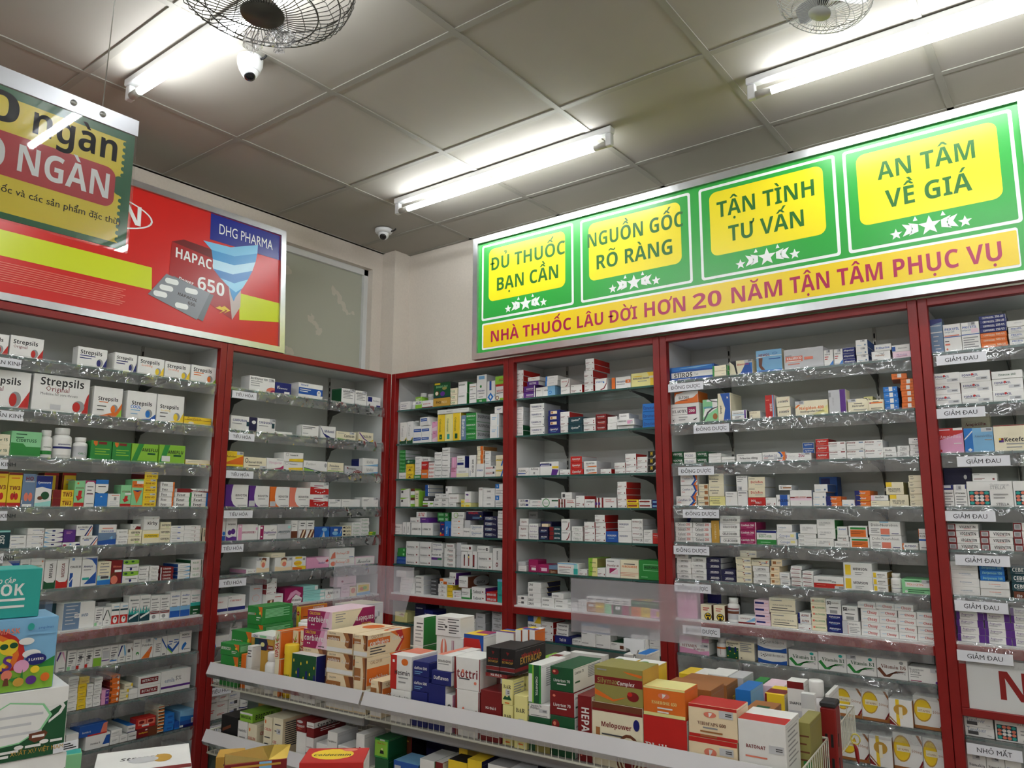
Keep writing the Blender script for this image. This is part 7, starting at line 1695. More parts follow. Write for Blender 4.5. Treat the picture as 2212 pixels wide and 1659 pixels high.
# ------------------------------------------------------------------ basket gondola in the middle of the shop
ZR = 0.938
_l = at_z(460, 1430, ZR); _r = at_z(1668, 1656, ZR)
GA = math.atan2(_r.y-_l.y, _r.x-_l.x)
FG = Frame(_l.x, _l.y, GA)
GLEN = math.hypot(_r.x-_l.x, _r.y-_l.y)+0.055
XS = FG.hit(788, 1490, 0)[0]                       # where the two baskets meet
ZL = FG.hit(461, 1577, 0)[1]                       # rail of the lower basket
gon = thing('gondola_rack', 'low wire basket rack with white price rails in the middle of the shop', 'rack', FG.world(0, 0, 0), GA)
BD, BH = 0.295, 0.078
def basket(x0, x1, y0, y1, zr, back=False):
    mb = MB(); zf = zr-BH
    ya, yb = (y0, y1)
    R = 0.0024
    for z in (zr-0.004, zf):
        mb.tube([(x0, ya, z), (x1, ya, z), (x1, yb, z), (x0, yb, z), (x0, ya, z)], R*1.3, M_WIRE, 6)
    n = int((x1-x0)/0.02)
    for i in range(n+1):
        x = x0+(x1-x0)*i/n; mb.tube([(x, ya, zr-0.004), (x, ya, zf), (x, yb, zf), (x, yb, zr-0.004)], 0.0014, M_WIRE, 4)
    n = int((yb-ya)/0.02)
    for x in (x0, x1):
        for i in range(1, n): y = ya+(yb-ya)*i/n; mb.tube([(x, y, zr-0.004), (x, y, zf)], 0.0014, M_WIRE, 4)
    for i in range(1, 5): y = ya+(yb-ya)*i/5; mb.tube([(x0, y, zf-0.003), (x1, y, zf-0.003)], 0.002, M_WIRE, 5)
    b = mb.build('wire_basket', gon)
    mb = MB(); mb.box((x0+0.004, ya+0.004, zf+0.002), (x1-0.004, yb-0.004, zf+0.003), pmat('basket_liner', hexc('A9A59C'), rough=0.6)); mb.build('liner', b)
def price_rail(x0, x1, zr):
    mb = MB(); pr = [(-0.004, zr), (-0.020, zr-0.036), (-0.019, zr-0.039), (-0.003, zr-0.006)]
    vs = [(x0, y, z) for y, z in pr]+[(x1, y, z) for y, z in pr]
    mb.add(vs, [(0, 1, 5, 4), (1, 2, 6, 5), (2, 3, 7, 6), (3, 0, 4, 7), (3, 2, 1, 0), (4, 5, 6, 7)], M_RAIL)
    r = mb.build('price_rail', gon)
    mb = MB(); vs = [(x0, -0.0215, zr-0.036), (x1, -0.0215, zr-0.036), (x1, -0.013, zr-0.05), (x0, -0.013, zr-0.05)]
    mb.add(vs, [(0, 1, 2, 3)], MATS['clear_sheet']); mb.build('clear_lip', r)
def beam(x0, x1, zr, y=0.05):
    mb = MB(); mb.cbox((x0, y, zr-BH-0.045), (x1, y+0.03, zr-BH-0.008), pmat('grey_beam', hexc('A7A9AC'), rough=0.4, metal=0.2), 0.004); mb.build('shelf_beam', gon)
for zr in (ZR, ZL):
    basket(0.0, XS-0.004, 0.0, BD, zr); basket(XS+0.006, GLEN, 0.0, BD, zr)
    basket(0.0, XS-0.004, BD+0.062, 2*BD+0.062, zr, True); basket(XS+0.006, GLEN, BD+0.062, 2*BD+0.062, zr, True)
    price_rail(-0.008, XS-0.006, zr); price_rail(XS+0.004, GLEN-0.002, zr)
    beam(0.09, XS-0.05, zr); beam(XS+0.06, GLEN-0.03, zr)
PT = FG.hit(1785, 1530, BD)[1]
def post(x, w=0.036):
    mb = MB(); mb.cbox((x, BD+0.004, 0.0), (x+w, BD+0.056, PT), M_RED, 0.003)
    z = PT-0.06
    while z > 0.2:
        for q in ((x+w*0.24, x+w*0.4), (x+w*0.6, x+w*0.76)): mb.box((q[0], BD+0.0034, z-0.03), (q[1], BD+0.0042, z), M_BLACK)
        mb.box((x+w-0.0004, BD+0.016, z-0.03), (x+w+0.0004, BD+0.023, z), M_BLACK); z -= 0.055
    p = mb.build('red_post', gon)
    mb = MB(); mb.cbox((x-0.001, BD+0.003, PT), (x+w+0.001, BD+0.057, PT+0.014), pmat('black_plastic', hexc('2C2C2E'), rough=0.5), 0.004); mb.build('post_cap', p)
XP = FG.hit(1771, 1545, BD)[0]
post(XP); post(-0.045); 
mb = MB(); mb.cbox((XP-0.006, BD-0.05, ZR-0.07), (XP-0.003, BD+0.003, ZR+0.003), M_WIRE, 0.001); mb.build('basket_bracket', gon)
mb = MB(); mb.cbox((0, 0.02, 0.0), (GLEN, 2*BD+0.04, 0.12), M_RED, 0.003); mb.cbox((XS-0.02, BD+0.01, 0.12), (XS+0.02, BD+0.05, ZR-0.09), M_RED, 0.002); mb.build('rack_base', gon)
def gshelf(y0, y1, zr, where, group): 
    s = Shelf(FG, zr-BH+0.0036, y0, y1, where, group, (0.005, GLEN-0.005)); s.cuts = (XS,)
    if zr == ZL: s.zmax = ZR-BH-0.052
    return s
def feed(s, data):
    pr = None
    for ln in data.strip().splitlines():
        ln = ln.split('#')[0].strip()
        if not ln: continue
        if ln[0] == '@': pr = tuple(float(t) for t in ln[1:].split())
        else: s.add(ln, *pr)
    s.finish()
feed(gshelf(0.012, BD-0.006, ZR, 'upper front basket of the rack, long section', 'boxes in the long front basket'), '''
@820 1300 6.9125
164 458 1318 1 w t:Gensflon_500:k:.5:.78:.8:n D=.12
160 482 800 1 w !hes b=1318 D=.12 s=w
462 708 1345 1 nb !daf D=.1
488 735 895 2 nb !daf b=1345 s=nb tp=nb D=.12
978 1085 1385 1 w t:Lipo:dgy:.5:.5:.5:b:90 s=p D=.1
715 976 1235 1 nb !dfv s=w D=.1
775 1068 1035 1 nb !dfv b=1250 s=w D=.1
855 1082 795 1 w t:DilodinDHG:k:.5:.62:.84 l:gy:.1:.46:.8:1 ^r:sa:0:0:.4:1 ^t:DilodinDHG:nb:.66:.5:.6 b=1035 D=.14 d=.004
1128 1488 1320 1 w !tot s=dr D=.1
1112 1515 835 1 w !tot b=1312 s=w D=.1
835 1240 520 2 w e:sa:.28:.6:.12:.34 e:w:.28:.72:.035:.24 r:m:.58:.1:.6:.9 r:m:.64:.1:.66:.9 t:DHA:dgy:.85:.4:.3:b:90 d=.19 D=.08 s=p
835 1205 222 1 w l:gy:.1:.85:.4:2 l:dgy:.5:.9:.95:2 l:dgy:.1:.6:.4:3 r:dgy:.38:.42:.48:.54 l:dgy:.55:.6:.95:4 s=w b=518 d=.19 D=.075
300 640 215 3 w l:dgy:.3:.8:.95:2 l:gy:.2:.55:.95:4 s=g tp=w d=.19 D=.07 r=0
1245 1540 490 2 b !hap s=w tp=y d=.175 D=.08
@1020 1360 6.9125
108 440 915 1 dr !htu D=.09 s=dr
195 520 655 1 dr !htu b=915 D=.1 s=dr
208 412 262 1 k !ext b=652 D=.12 s=k tp=k
416 640 285 1 k !ext b=655 D=.16 s=k tp=k
452 612 1128 1 ly !bar D=.06
436 605 745 1 ly !bar b=1130 D=.06
624 834 985 1 ly !bar D=.055 d=-.006
700 826 690 2 ly !bar d=.066 D=.05
840 1165 1310 1 dg e:pu:.5:.7:.16:.12 t:S:w:.1:.6:.2 r:ol:.3:0:1:.5 D=.1
840 1160 1112 1 w t:Legalon_70:dgy:.36:.84:.5 t:Protect:dgy:.3:.66:.44 q:.7:.5 r:dgy:.1:.1:.9:.14 b=1310 D=.1
835 1030 522 1 w !cho2 b=1110 D=.13
1166 1532 1295 1 dg !liv D=.13 s=w
1155 1522 925 1 dr !liv b=1298 D=.13 s=w
1165 1510 560 1 dg !liv b=932 D=.16 s=w tp=dg
1576 1790 985 1 dr !hep s=w tp=dr D=.12
345 612 40 2 w l:r:.1:.5:.9:1 r:dgy:.1:.2:.4:.44 r:dgy:.5:.2:.9:.44 ^r:pu:0:0:1:.3 ^r:y:0:.3:1:.6 ^r:b:0:.6:1:1 d=.2 D=.06
630 716 2 2 w l:r:.1:.5:.9:1 r:dgy:.2:.2:.8:.44 ^r:y:0:0:1:.5 ^r:m:0:.5:1:1 s=o d=.2 D=.06
745 835 -4 2 w l:r:.1:.5:.9:1 r:dgy:.2:.2:.8:.44 ^r:b:0:0:1:.5 ^r:y:0:.5:1:1 s=o d=.2 D=.06
850 934 8 2 w l:lp:.1:.8:.9:4 ^r:pu:0:0:1:.5 s=o d=.2 D=.06
@1240 1360 6.9125
268 1035 1120 1 c !mel D=.09 tp=br s=c
305 1026 568 1 ol !sil b=1090 s=ly tp=ol D=.1
1040 1692 1315 1 r !phi s=w D=.09
1035 1660 872 1 o !esr b=1318 s=o tp=ly D=.085
832 1185 555 3 w l:dgy:.4:.7:.9:2 s=y tp=w d=.14 D=.1 ^e:g:.3:.5:.2:.2
468 806 500 3 w s=y tp=w d=.16 D=.09 ^e:g:.3:.5:.2:.2
@1460 1419 6.9125
200 930 1232 1 cr !vih tp=r D=.085 s=cr
190 925 735 1 cr !vih b=1205 tp=r D=.085 s=cr
938 1660 968 1 w !bat D=.12 s=w
1000 1400 830 1 wb l:br:.1:.8:.9:2 ^r:dg:.3:.3:.8:.6 s=wb tp=wb d=.13 D=.12
-190 540 455 1 wb r:lgy:.5:.2:.98:.44 l:c:.66:.75:.9:1 >t:KIRIN:y:.6:.5:.5:b:90 ^r:cr:.1:.3:.5:.5 s=wb d=.15 D=.1
@1660 1419 6.9125
440 668 985 1 ol l:br:.1:.8:.9:4 r:g:.4:0:1:.4 s=ol tp=ol d=.13 D=.12
512 716 552 1 w t:Glotadol:k:.55:.42:.7:b:-90 l:gy:.2:.6:.3:3 r:lgy:0:.8:1:1 d=.25 D=.02
''')
feed(gshelf(0.0+BD+0.07, 2*BD+0.05, ZR, 'upper back basket of the rack', 'boxes in the back baskets'), '''
@1460 1419 6.9125
60 770 380 1 wb l:c:.8:.75:.95:1 >t:KIRIN:y:.6:.5:.5:b:90 s=wb tp=wb D=.1
900 1132 490 1 bb r:b:0:.1:.9:.6 l:w:.1:.5:.4:2 s=lb tp=bb D=.12
1345 1640 555 1 y r:dr:0:0:.1:1 r:dr:.2:.3:.55:.56 t:K_D3:w:.38:.44:.3 e:w:.8:.3:.1:.16 ^r:dr:0:.1:1:.6 s=c D=.1
1682 1950 370 1 w r:dr:0:.9:1:1 t:SNAPCEF:k:.5:.7:.8 r:lgy:.05:.05:.9:.6 e:w:.5:.42:.34:.1 D=.05
800 1022 305 1 lgy t:NUROFEN:br:.5:.3:.9 s=lgy d=.13 D=.1
490 790 268 2 w p:o:0,0;1,0;1,.3;0,.3 t:ANTIDOL:k:.5:.6:.6:i d=.13 D=.1
262 484 268 2 w p:m:0,0;1,0;1,.3;0,.3 t:ANTIDOL:k:.5:.6:.6:i d=.13 D=.1
55 256 250 2 y t:OmniAgen:k:.5:.5:.6:i d=.13 D=.1
1136 1290 400 2 g e:y:.8:.5:.3:.4 d=.14 D=.1
1296 1600 440 2 lp l:pu:.3:.6:.9:2 s=w d=.14 D=.1
@1660 1419 6.9125
545 862 372 1 w k=bottle r:w:0:0:1:1 t:ABCDE:m:.5:.5:.3:b:90
872 1172 575 1 w r:dgy:.66:.3:.86:.6 r:b:0:0:1:.14 l:gy:.1:.8:.5:3 s=w tp=w D=.12
@1020 1360 6.9125
1468 1980 360 1 w r:dr:0:0:1:.8 t:Dai_001:y:.22:.55:.26 r:sa:.66:.4:.86:.5 d=.02 D=.03
950 1110 440 1 o ^r:lg:0:0:1:.5 l:dr:.1:.5:.9:2 s=w tp=lg D=.12
1120 1300 400 1 w r:dr:.1:.1:.3:.9 ^r:dr:.1:0:.9:.4 D=.1 d=.02
@1240 1360 6.9125
752 890 372 2 w r:lgy:.1:.1:.9:.7 l:sl:.1:.6:.9:3 d=.06 D=.1
930 1092 370 2 w r:lgy:.1:.1:.9:.7 tp=bb r:b:.7:.6:1:.8 d=.06 D=.1
@640 1230 6.9125
552 900 520 3 w t:Phosphalugel:k:.6:.8:.9 tp=c d=.02 D=.14
@430 1230 6.9125
1265 1500 545 3 y e:r:.45:.66:.3:.12 t:ENERVON:w:.45:.66:.5 p:lg:.6,0;1,0;1,.6;.8,.6 s=o tp=wb D=.14 >t:ENERVON:w:.66:.86:.4 >l:br:.1:.5:.6:4
1250 1345 722 2 w r:o:.1:.3:.9:.8 l:gy:.1:.16:.9:2 s=w d=.0 D=.05
''')
feed(gshelf(0.012, BD-0.006, ZR, 'upper front basket of the rack, short section', 'boxes in the short front basket'), '''
@430 1230 6.9125
312 592 1290 1 g !ber D=.05 s=g
318 602 1105 1 g !ber b=1290 D=.05 s=g tp=g
455 768 915 2 g !ber d=.055 D=.06 s=g tp=g
610 935 812 3 g !ber d=.12 D=.14 s=g tp=g
640 945 545 1 g !ber d=.12 b=810 D=.14 s=g tp=g
600 692 1262 1 o l:w:.2:.4:.8:2 s=w d=.01 D=.05
700 770 1140 2 w l:dgy:.1:.8:.9:3 d=.01 D=.04
782 1020 1198 1 go r:br:.22:0:.42:1 t:Pharmaton:w:.32:.45:.6:b:90 d=.05 D=.06
780 1112 1035 1 go p:te:.15,0;.35,0;.42,.5;.35,1;.15,1 p:nv:.35,0;.7,0;.78,.4;.7,1;.35,1 e:ly:.52:.5:.09:.2 r:dr:.72:.1:1:.5 t:UOXO:w:.88:.3:.2 b=1195 d=.05 D=.09
778 1108 975 1 w t:OSA:nb:.2:.5:.2 r:lgr:.4:.2:.7:.8 b=1035 d=.05 D=.09
918 1110 1245 1 w k=bottle
1118 1205 1335 1 c p:o:.7,0;1,0;1,1;.8,1 t:C:o:.4:.5:.5 s=o D=.05
1122 1228 915 1 c r:o:.9:0:1:1 p:lg:.2,.6;.7,.95;.5,.6 t:UPSA-C:r:.45:.4:.7:b:90 b=1335 s=o tp=o D=.12
1212 1362 1125 1 y k=tubecan s=y r:y:0:0:1:1 t:MyVita:dg:.5:.5:.8:r
1366 1470 912 2 c r:o:.9:0:1:1 p:lg:.2,.6;.7,.95;.5,.6 t:UPSA-C:r:.45:.4:.7:b:90 s=o tp=o d=.05 D=.1
1482 1562 912 2 c r:o:.9:0:1:1 t:UPSA-C:r:.45:.4:.7:b:90 s=o tp=o d=.05 D=.1
1370 1742 1270 1 w !bin D=.1 tp=w s=w
1424 1600 900 1 c d=.16 D=.09
1428 1600 765 1 w k=bottle d=.165 b=900
@640 1230 6.9125
450 850 1572 1 cr !cox D=.2 s=cr tp=cr
455 850 1250 1 cr !cox b=1580 D=.2 s=cr tp=cr
455 842 935 1 cr !cox b=1258 D=.2 s=cr tp=cr ^e:o:.6:.7:.3:.2
864 1280 1640 1 cr !cox D=.2 s=cr tp=cr
866 1278 1325 1 cr !cox b=1640 D=.2 s=cr tp=cr
856 1276 990 1 cr !cox b=1328 D=.2 s=cr tp=cr ^e:o:.6:.7:.3:.2 ^e:lgy:.7:.7:.2:.14
80 440 1178 2 cr !cox d=.04 D=.16 s=cr tp=cr
104 458 900 1 lp !cor b=1178 d=.04 D=.16 s=c tp=lp
166 532 618 1 lp !cor b=895 d=.04 D=.2 s=c tp=lp
''')
feed(gshelf(0.012, BD-0.006, ZL, 'lower basket of the rack', 'boxes in the lower baskets'), '''
@400 1419 6.9125
528 780 880 1 k p:br:.1,.66;.6,.8;.6,.72;.1,.58 l:lgy:.1:.5:.4:3 r:lgy:.4:0:.74:.4 s=k tp=k D=.1
772 920 958 1 w r:dr:0:0:1:.26 t:Viartril-S:dgy:.5:.76:.84 l:gy:.2:.6:.8:1 D=.08
816 1004 830 1 lg !bri b=985 s=lg D=.12
926 1062 998 1 c t:CEELIN:r:.45:.62:.8 e:o:.2:.84:.08:.05 l:sa:.15:.4:.8:2 >t:CEELIN:r:.4:.75:.5 s=c D=.09
1162 1288 890 1 c t:CEELIN:r:.5:.75:.8 e:o:.2:.9:.08:.04 l:dgy:.15:.6:.8:3 e:o:.5:.16:.26:.16 tp=c D=.1
1296 1446 910 1 c l:dgy:.2:.88:.8:2 q:.6:.74 t:CEE:r:.24:.52:.36 t:FERRO:pu:.7:.48:.4 e:o:.3:.3:.06:.02 >l:dgy:.1:.92:.8:12 s=cr D=.11
1648 1798 1122 1 w p:o:.1,0;.9,0;.9,.2;.5,.12;.1,.24 t:Ferrovit:r:.5:.08:.7:x D=.1
1655 1802 905 1 dr e:lgy:.4:.86:.3:.12 t:FERROVIT:w:.5:.5:.8 l:sa:.2:.4:.7:2 b=1122 D=.1
1788 1912 1195 1 dr !sng D=.12 s=dr
1815 1925 830 1 dr !sng b=1200 D=.14 s=dr tp=dr
1945 2108 1290 1 w t:TARFLOZ:gy:.5:.55:.84 l:gy:.2:.4:.7:1 D=.06
1080 1440 600 1 go r:dg:.05:.5:.4:.72 t:OSTRO:lgr:.22:.6:.3 s=lgy d=.18 D=.06
@640 1419 3.966
260 345 640 1 w t:Tardyferon:dgy:.5:.82:.84 e:gy:.5:.5:.2:.1 e:w:.5:.5:.15:.075 l:gy:.2:.2:.8:2 s=lgy D=.09
350 462 765 1 w t:Bofit_F:k:.5:.64:.66 l:r:.2:.3:.8:2 s=w D=.07
505 598 640 1 w e:m:.5:.66:.22:.12 e:sa:.5:.68:.15:.08 r:r:0:0:1:.34 t:Saferon:dgy:.5:.46:.7:x s=w tp=w D=.09
668 785 870 1 dg r:ol:.2:.3:.8:.7 l:r:.3:.6:.7:1 s=dg D=.1
670 790 582 1 g r:lg:.05:.1:.95:.9 t:Kem_Tieu:r:.5:.78:.6:x p:k:.4,.24;.7,.24;.68,.4;.45,.42 e:cr:.56:.48:.06:.05 r:lgy:.4:.9:.75:.98 b=868 s=dg tp=dg D=.1
868 985 600 1 dr r:br:.04:.04:.96:.96 e:ol:.5:.5:.14:.1 e:ol:.4:.36:.08:.1 e:ol:.6:.36:.08:.1 l:go:.2:.88:.8:1 r:lgy:.1:.7:.5:.78 s=k d=.084 D=.12 tp=k
828 1045 905 1 b p:bb:.3,.2;.7,.6;.5,.9;.1,.6 t:IG:lgr:.66:.6:.3 r:lgy:.05:.6:.3:.9 tp=lb s=te d=-.004 D=.08
1052 1180 880 1 w e:g:.4:.2:.5:.5 l:k:.5:.8:.9:1 tp=w s=g D=.1
1186 1269 905 1 dr tp=w s=w D=.1
1110 1265 700 1 nv tp=nv d=.14 D=.1
@860 1459 4.759
508 704 880 1 y p:k:.3,0;1,0;1,.5 l:k:.4:.75:.8:1 r:lgy:.4:.2:.9:.5 tp=k D=.06 s=y
594 706 745 2 y p:k:0,0;1,0;0,.6 t:OPXIN:k:.5:.3:.5:i d=.07 D=.07
708 856 738 1 y p:k:0,0;1,.15;1,.66;0,.42 t:CAO_ÍCH_MẪU:w:.5:.32:.84:b s=nv tp=y D=.12
640 760 640 2 y t:OPXIN:k:.4:.4:.5:i s=k d=.15 D=.06
918 1152 822 1 w r:nv:0:.28:1:.62 t:Đại_Tràng:k:.5:.8:.5:n t:NHẤT_NHẤT:w:.5:.45:.8:n r:ol:0:0:1:.2 s=lgy tp=gy D=.12
@1100 1459 4.759
10 172 825 1 lgy l:gy:.1:.8:.9:8 >r:nv:.5:0:1:1 s=lgy D=.12
258 520 905 1 w r:nv:0:0:1:.6 t:JOINT:lb:.5:.3:.6 tp=gy s=w D=.13
''')
feed(gshelf(BD+0.07, 2*BD+0.05, ZL, 'lower back basket of the rack', 'boxes in the lower baskets'), '''
@1660 1419 6.9125
1095 1312 1405 3 b p:w:.1,.4;.3,.6;.3,.3 t:YUMI:w:.7:.4:.5:i s=b tp=b D=.12
''')
# ------------------------------------------------------------------ clear sheets on clamp poles
M_CLAMP = pmat('clamp_white', hexc('E2E3E6'), rough=0.35); M_CHROME = pmat('pole_steel', hexc('9C9C9A'), rough=0.25, metal=0.9)
def sheet_holder(pxs, clamp, label, curl, e=BD+0.028):
    q = [FG.hit(x, y, e) for x, y in pxs]; cx0, cz1 = FG.hit(clamp[0], clamp[1], e); cx1, cz0 = FG.hit(clamp[2], clamp[3], e)
    x0 = (q[0][0]+q[3][0])/2; x1 = (q[1][0]+q[2][0])/2; z1 = (q[0][1]+q[1][1])/2; z0 = (q[2][1]+q[3][1])/2
    xc = (cx0+cx1)/2
    t = thing('sign_holder', label, 'sign holder', FG.world(xc, e, ZR-BH-0.05), GA, 'clear sheets on poles')
    base = ZR-BH-0.05
    mb = MB(); mb.tube([(0, 0, 0), (0, 0, cz0-base+0.004)], 0.0035, M_CHROME, 10); mb.build('pole', t)
    mb = MB(); w = (cx1-cx0)/2; h = cz1-cz0
    pts = [(-w, h*.35), (-w, h), (w, h), (w, h*.35), (w*.4, h*.2), (w*.25, -h*.15), (-w*.25, -h*.15), (-w*.4, h*.2)]
    for sy in (-0.006, 0.003):
        vs = [(a, sy, cz0-base+b) for a, b in pts]+[(a, sy+0.003, cz0-base+b) for a, b in pts]; k = len(pts)
        mb.add(vs, [tuple(range(k-1, -1, -1)), tuple(range(k, 2*k))]+[(i, (i+1) % k, (i+1) % k+k, i+k) for i in range(k)], M_CLAMP)
    mb.build('clamp', t)
    N, M = 14, 6; vs = []; fs = []
    for i in range(N+1):
        for j in range(M+1):
            u, v = i/N, j/M; y = 0.002*math.sin(u*5)+(-curl*max(0, u-0.35)**2*max(0, 0.75-v)*3 if curl else 0)
            vs.append((x0+(x1-x0)*u-xc, y, z0-base+(z1-z0)*v))
    for i in range(N):
        for j in range(M): a = i*(M+1)+j; fs.append((a, a+M+1, a+M+2, a+1))
    mb = MB(); mb.add(vs, fs, MATS['clear_sheet'], True); mb.build('clear_sheet', t)
sheet_holder([(1230, 1255), (1510, 1259), (1519, 1385), (1237, 1373)], (1349, 1378, 1393, 1411), 'clear plastic sheet on a white clamp pole, the long one before the middle cabinets', 0)
sheet_holder([(722, 1219), (896, 1222), (893, 1322), (718, 1318)], (800, 1318, 818, 1336), 'clear plastic sheet curling on its pole, the short one before the room corner', 0.05)
# red pen on a yellow loop under the back basket end
mb = MB(); p = FG.hit(1826, 1606, BD+0.2); M_PEN = pmat('pen_red', hexc('9C1A1C'), rough=0.3)
pt = thing('hanging_pen', 'red pen hanging by a yellow loop from the rack end, by the red post', 'pen', FG.world(p[0]+0.02, BD+0.21, p[1]), GA)
mb.tube([(0, 0, 0), (0.004, 0.002, -0.012), (0.006, 0.002, -0.035), (0.008, 0.002, -0.048)], [0.003, 0.005, 0.005, 0.002], M_PEN, 8); mb.build('pen_body', pt)
mb = MB(); mb.tube([(0.004+0.011*math.cos(a*math.pi/8), 0, 0.012+0.013*math.sin(a*math.pi/8)) for a in range(17)], 0.0018, pmat('loop_yellow', hexc('E3D25A'), rough=0.4), 6, False); mb.build('loop', pt)
# ------------------------------------------------------------------ counter at the lower left with mask boxes
CZ = 0.919
ct = thing('counter', 'shop counter under the stacked mask boxes at the lower left edge', 'counter', (1.5, -2.3, 0))
mb = MB(); mb.cbox((-0.12, -0.72, CZ-0.03), (0.42, 0.28, CZ), M_WHITE, 0.003); mb.build('counter_top', ct)
mb = MB(); mb.cbox((-0.08, -0.68, 0), (0.38, 0.24, CZ-0.0305), M_RED, 0.003); mb.build('counter_body', ct)
FM = Frame(1.734, -2.302, math.radians(79))
def mask_box(z0, z1, e, pxr, base, label, toks, r=0.0, D=0.1, w=0.2, side='w'):
    xr = FM.hit(pxr[0], pxr[1], e)[0]
    o = obj('mask_box', carton_mesh(w, z1-z0-0.0006, D, base, side, side if side != 'lb' else 'lb', toks.split()), None, FM.world(xr-w/2, e, z0), FM.a+math.radians(r))
    return tag(o, label, 'box', 'boxes of face masks')
GREENM = 'p:dg:0,0;1,0;1,.78;.86,.62;.34,.12;.2,.1 p:dg:.0,0;.2,.0;.4,.2;.3,.1 p:lgr:.5,.72;.62,.86;.84,.78;.9,.6;.84,.4;.7,.24;.56,.22;.48,.4 p:w:.5,.7;.62,.84;.83,.76;.88,.6;.83,.42;.7,.26;.57,.24;.49,.4 l:lgy:.55:.66:.84:3 p:w:.86,.74;.96,.78;.985,.7;.96,.6;.88,.48;.88,.52;.94,.62;.96,.7;.94,.74;.88,.72 p:br:.76,.36;.86,.38;.88,.34;.86,.26;.8,.22;.76,.28 l:w:.78:.33:.86:2 t:KHẨU_TRANG_Y_TẾ:wb:.3:.74:.4:n t:MASK:wb:.4:.56:.14:n l:gy:.3:.46:.46:2 t:FDA:w:.52:.06:.08 l:w:.58:.1:.64:1 e:w:.54:.15:.03:.03 l:w:.58:.16:.7:1 e:w:.7:.19:.03:.03 l:w:.74:.2:.84:1 e:w:.86:.22:.03:.03 l:w:.9:.23:.98:1 t:XUẤT_XỨ_VIỆT_NAM:go:.82:.11:.34:n'
mask_box(CZ+0.0003, 1.019, 0.0, (145, 1640), 'w', 'white and green mask box at the bottom of the counter stack, almost out of frame', GREENM, D=0.11)
mask_box(1.0193, 1.119, 0.002, (143, 1640), 'w', 'white and green mask box second from the bottom of the counter stack', GREENM, D=0.11)
mask_box(1.1193, 1.2165, 0.0, (143, 1560), 'w', 'white and green mask box with a pictured mask, under the blue children mask box', GREENM, D=0.11)
KIDS = 'p:lg:0,0;1,0;1,.3;.86,.36;.6,.32;.4,.24;.2,.1 p:g:.86,.3;1,.44;1,.3 e:r:.5:.5:.3:.4 e:o:.5:.5:.26:.34 e:y:.5:.5:.22:.28 e:lg:.5:.5:.18:.22 e:lb:.5:.49:.13:.16 p:lg:.2,.26;.8,.3;.8,.1;.2,.1 e:y:.69:.62:.06:.11 e:dg:.66:.63:.026:.04 e:dg:.72:.64:.026:.04 e:w:.8:.68:.05:.05 e:w:.84:.5:.06:.06 e:w:.48:.54:.12:.09 t:Model:nv:.48:.54:.14:i t:KIDS:pu:.57:.4:.3 l:nb:.4:.3:.7:1 t:MEDICAL_FACE_MASK:sa:.5:.84:.5 e:tq:.82:.88:.022:.05 l:lb:.8:.8:.98:1 t:pangolmass:b:.92:.86:.1:n e:nb:.87:.42:.07:.08 t:3_LAYERS:w:.87:.42:.1 e:p:.78:.34:.05:.09 e:y:.87:.28:.03:.05 p:g:.77,.12;.79,.3;.8,.12 p:g:.7,.18;.78,.1;.76,.2 e:go:.77:.13:.035:.06 e:pu:.85:.14:.035:.06 e:o:.94:.16:.03:.06 r:k:.59:.04:.63:.12 e:br:.61:.24:.035:.06 r:w:.585:.12:.635:.2 e:sa:.69:.24:.035:.07 p:br:.67,.1;.71,.1;.7,.2;.68,.2'
mask_box(1.2168, 1.3215, 0.003, (121, 1400), 'lb', 'light blue children mask box with a rainbow, second from the top of the counter stack', KIDS, D=0.1, w=0.2, side='lb')
mask_box(1.3218, 1.394, 0.012, (87, 1285), 'tq', 'teal mask box with white letters on top of the counter stack', 't:WEBILOOK:w:.6:.58:.58 t:KHẨU_TRANG_Y_TẾ_CAO_CẤP:w:.58:.76:.5:i l:w:.72:.4:.9:1 r:lt:.62:.36:.66:.44 r:tq:.625:.37:.655:.43 l:w:.72:.26:.9:1 r:lt:.62:.22:.66:.3 r:tq:.625:.23:.655:.29', D=0.085, w=0.2, side='tq')
mb = MB(); mb.cbox((0, 0, 0), (0.034, 0.0008, 0.013), M_PAPER); 
for k in range(3): mb.box((0.014, -0.0003, 0.0025+0.0032*k), (0.031-0.004*k, 0, 0.004+0.0032*k), M_INKK)
xq = FM.hit(115, 1618, -0.001); st = mb.build('price_sticker', None, FM.world(xq[0], -0.0014, xq[1]-0.007), FM.a); st.rotation_euler.y = -0.05; tag(st, 'white price sticker at the corner of the lower white and green mask box', 'sticker')
# lozenge box in a clear bag, gold tea box, children cold-medicine box
def loose(name, tmat, c, w, D, h, ang, base, side, top, toks, label):
    o = obj(name, carton_mesh(w, h, D, base, side, top, toks.split()), None, (c[0], c[1], CZ+0.0004), ang); return tag(o, label, 'box')
sb = loose('lozenge_box', 1, (1.72, -2.17), 0.15, 0.14, 0.133, math.radians(62), 'w', 'dr', 'w', 't:Strepsils:k:.66:.8:.62 ^r:dr:.0:.0:1:.14 ^t:Strepsils:dgy:.5:.6:.5:i ^e:go:.7:.5:.1:.16 ^e:lgy:.5:.5:.16:.12', 'white lozenge box with a red edge inside the clear bag, beside the mask boxes')
gt = thing('tea_box', 'gold and dark red box with its gold flap open at the bottom edge', 'box', (1.845, -2.04, CZ+0.0004), math.radians(58))
obj('box_body', carton_mesh(0.1, 0.142, 0.06, 'dr', 'dr', 'go', 'l:sa:.5:.86:.95:3 l:sa:.3:.5:.95:3 r:lb:.55:.82:.75:1 t:TRÀ:w:.3:.4:.4 l:go:.1:.97:.9:1'.split()), gt)
M_GOLD = pmat('gold_foil', hexc('C9A94A'), rough=0.25, metal=0.7)
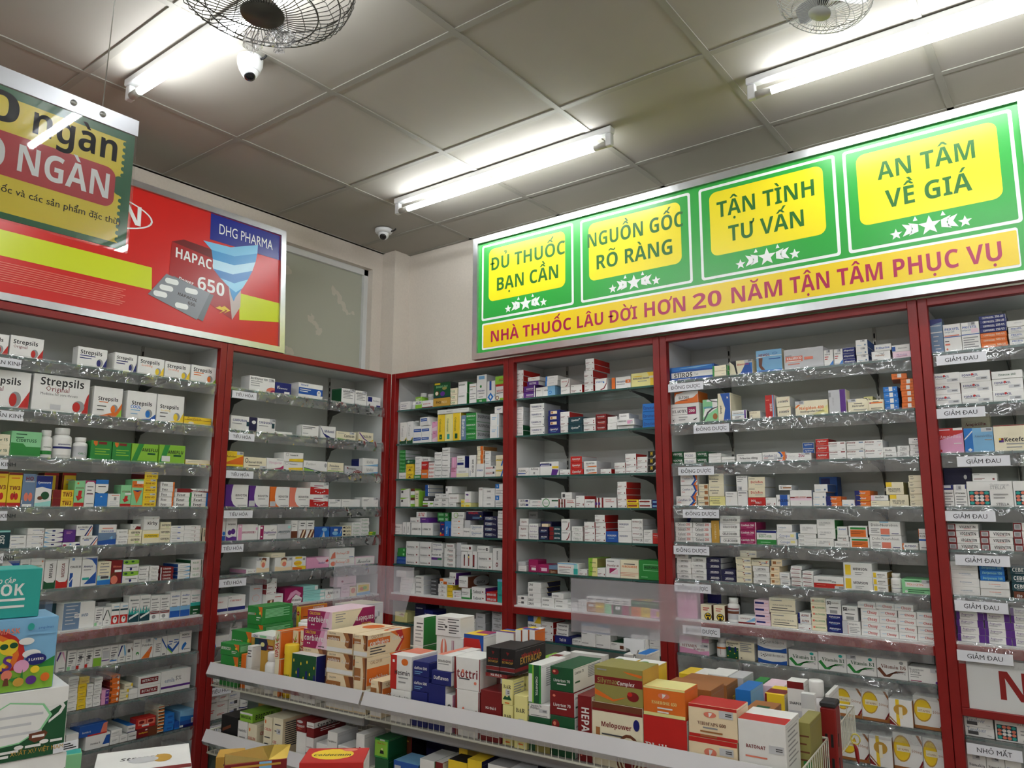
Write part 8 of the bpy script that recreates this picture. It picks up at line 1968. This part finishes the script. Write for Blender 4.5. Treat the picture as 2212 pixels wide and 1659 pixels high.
mb = MB(); mb.add([(-0.05, 0.002, 0.1425), (0.02, 0.002, 0.1425), (0.03, 0.03, 0.158), (0.012, 0.058, 0.15), (-0.05, 0.058, 0.1425)], [(0, 1, 2, 3, 4)], M_GOLD); mb.add([(0.02, 0.002, 0.1425), (0.05, 0.002, 0.142), (0.058, 0.03, 0.156), (0.03, 0.03, 0.158)], [(0, 1, 2, 3)], M_GOLD); mb.build('open_flap', gt)
loose('cold_medicine_box', 1, (1.972, -1.985), 0.105, 0.075, 0.152, math.radians(40), 'r', 'w', 'r', '^e:y:.45:.55:.34:.36 ^t:Coldacmin:k:.45:.5:.6:i ^e:sa:.7:.84:.12:.1 l:w:.1:.8:.9:1', 'red and yellow medicine box at the bottom edge, near the front of the rack')
loose('gold_carton', 1, (1.735, -2.02), 0.045, 0.045, 0.125, math.radians(50), 'go', 'go', 'go', 'l:k:.3:.9:.8:1', 'small plain gold box at the bottom edge, behind the open gold box')
gc = loose('teal_card_box', 1, (1.60, -2.24), 0.045, 0.03, 0.155, math.radians(70), 'lgr', 'lgr', 'tq', 'r:tq:.2:0:1:.8', 'pale green sachet box standing behind the lozenge box on the counter')
def bag(c, rx, ry, h, label, seed):
    rnd = random.Random(seed); N, M = 26, 7; vs = []; fs = []
    for j in range(M+1):
        v = j/M
        for i in range(N):
            a = 2*math.pi*i/N; s = (1-0.75*v**2)*(1+0.10*math.sin(3*a+v*4)+0.06*rnd.uniform(-1, 1))
            vs.append((rx*s*math.cos(a), ry*s*math.sin(a), max(0.0, h*(v**0.55)*(0.9+0.12*math.sin(2*a+1))+(0.008*rnd.uniform(-1, 1) if j else 0))))
    for j in range(M):
        for i in range(N): a = j*N+i; b = j*N+(i+1) % N; fs.append((a, b, b+N, a+N))
    fs.append(tuple(M*N+i for i in range(N)))
    mb = MB(); mb.add(vs, fs, M_BAG, True); o = mb.build('plastic_bag', None, (c[0], c[1], CZ+0.0004)); return tag(o, label, 'plastic bag')
bag((1.885, -2.165), 0.05, 0.035, 0.11, 'crumpled clear plastic bag over the counter goods, in front of the lozenge box', 3)
bpy.data.objects.remove(_fo)
for w_ in WARN: print('WARN', w_)
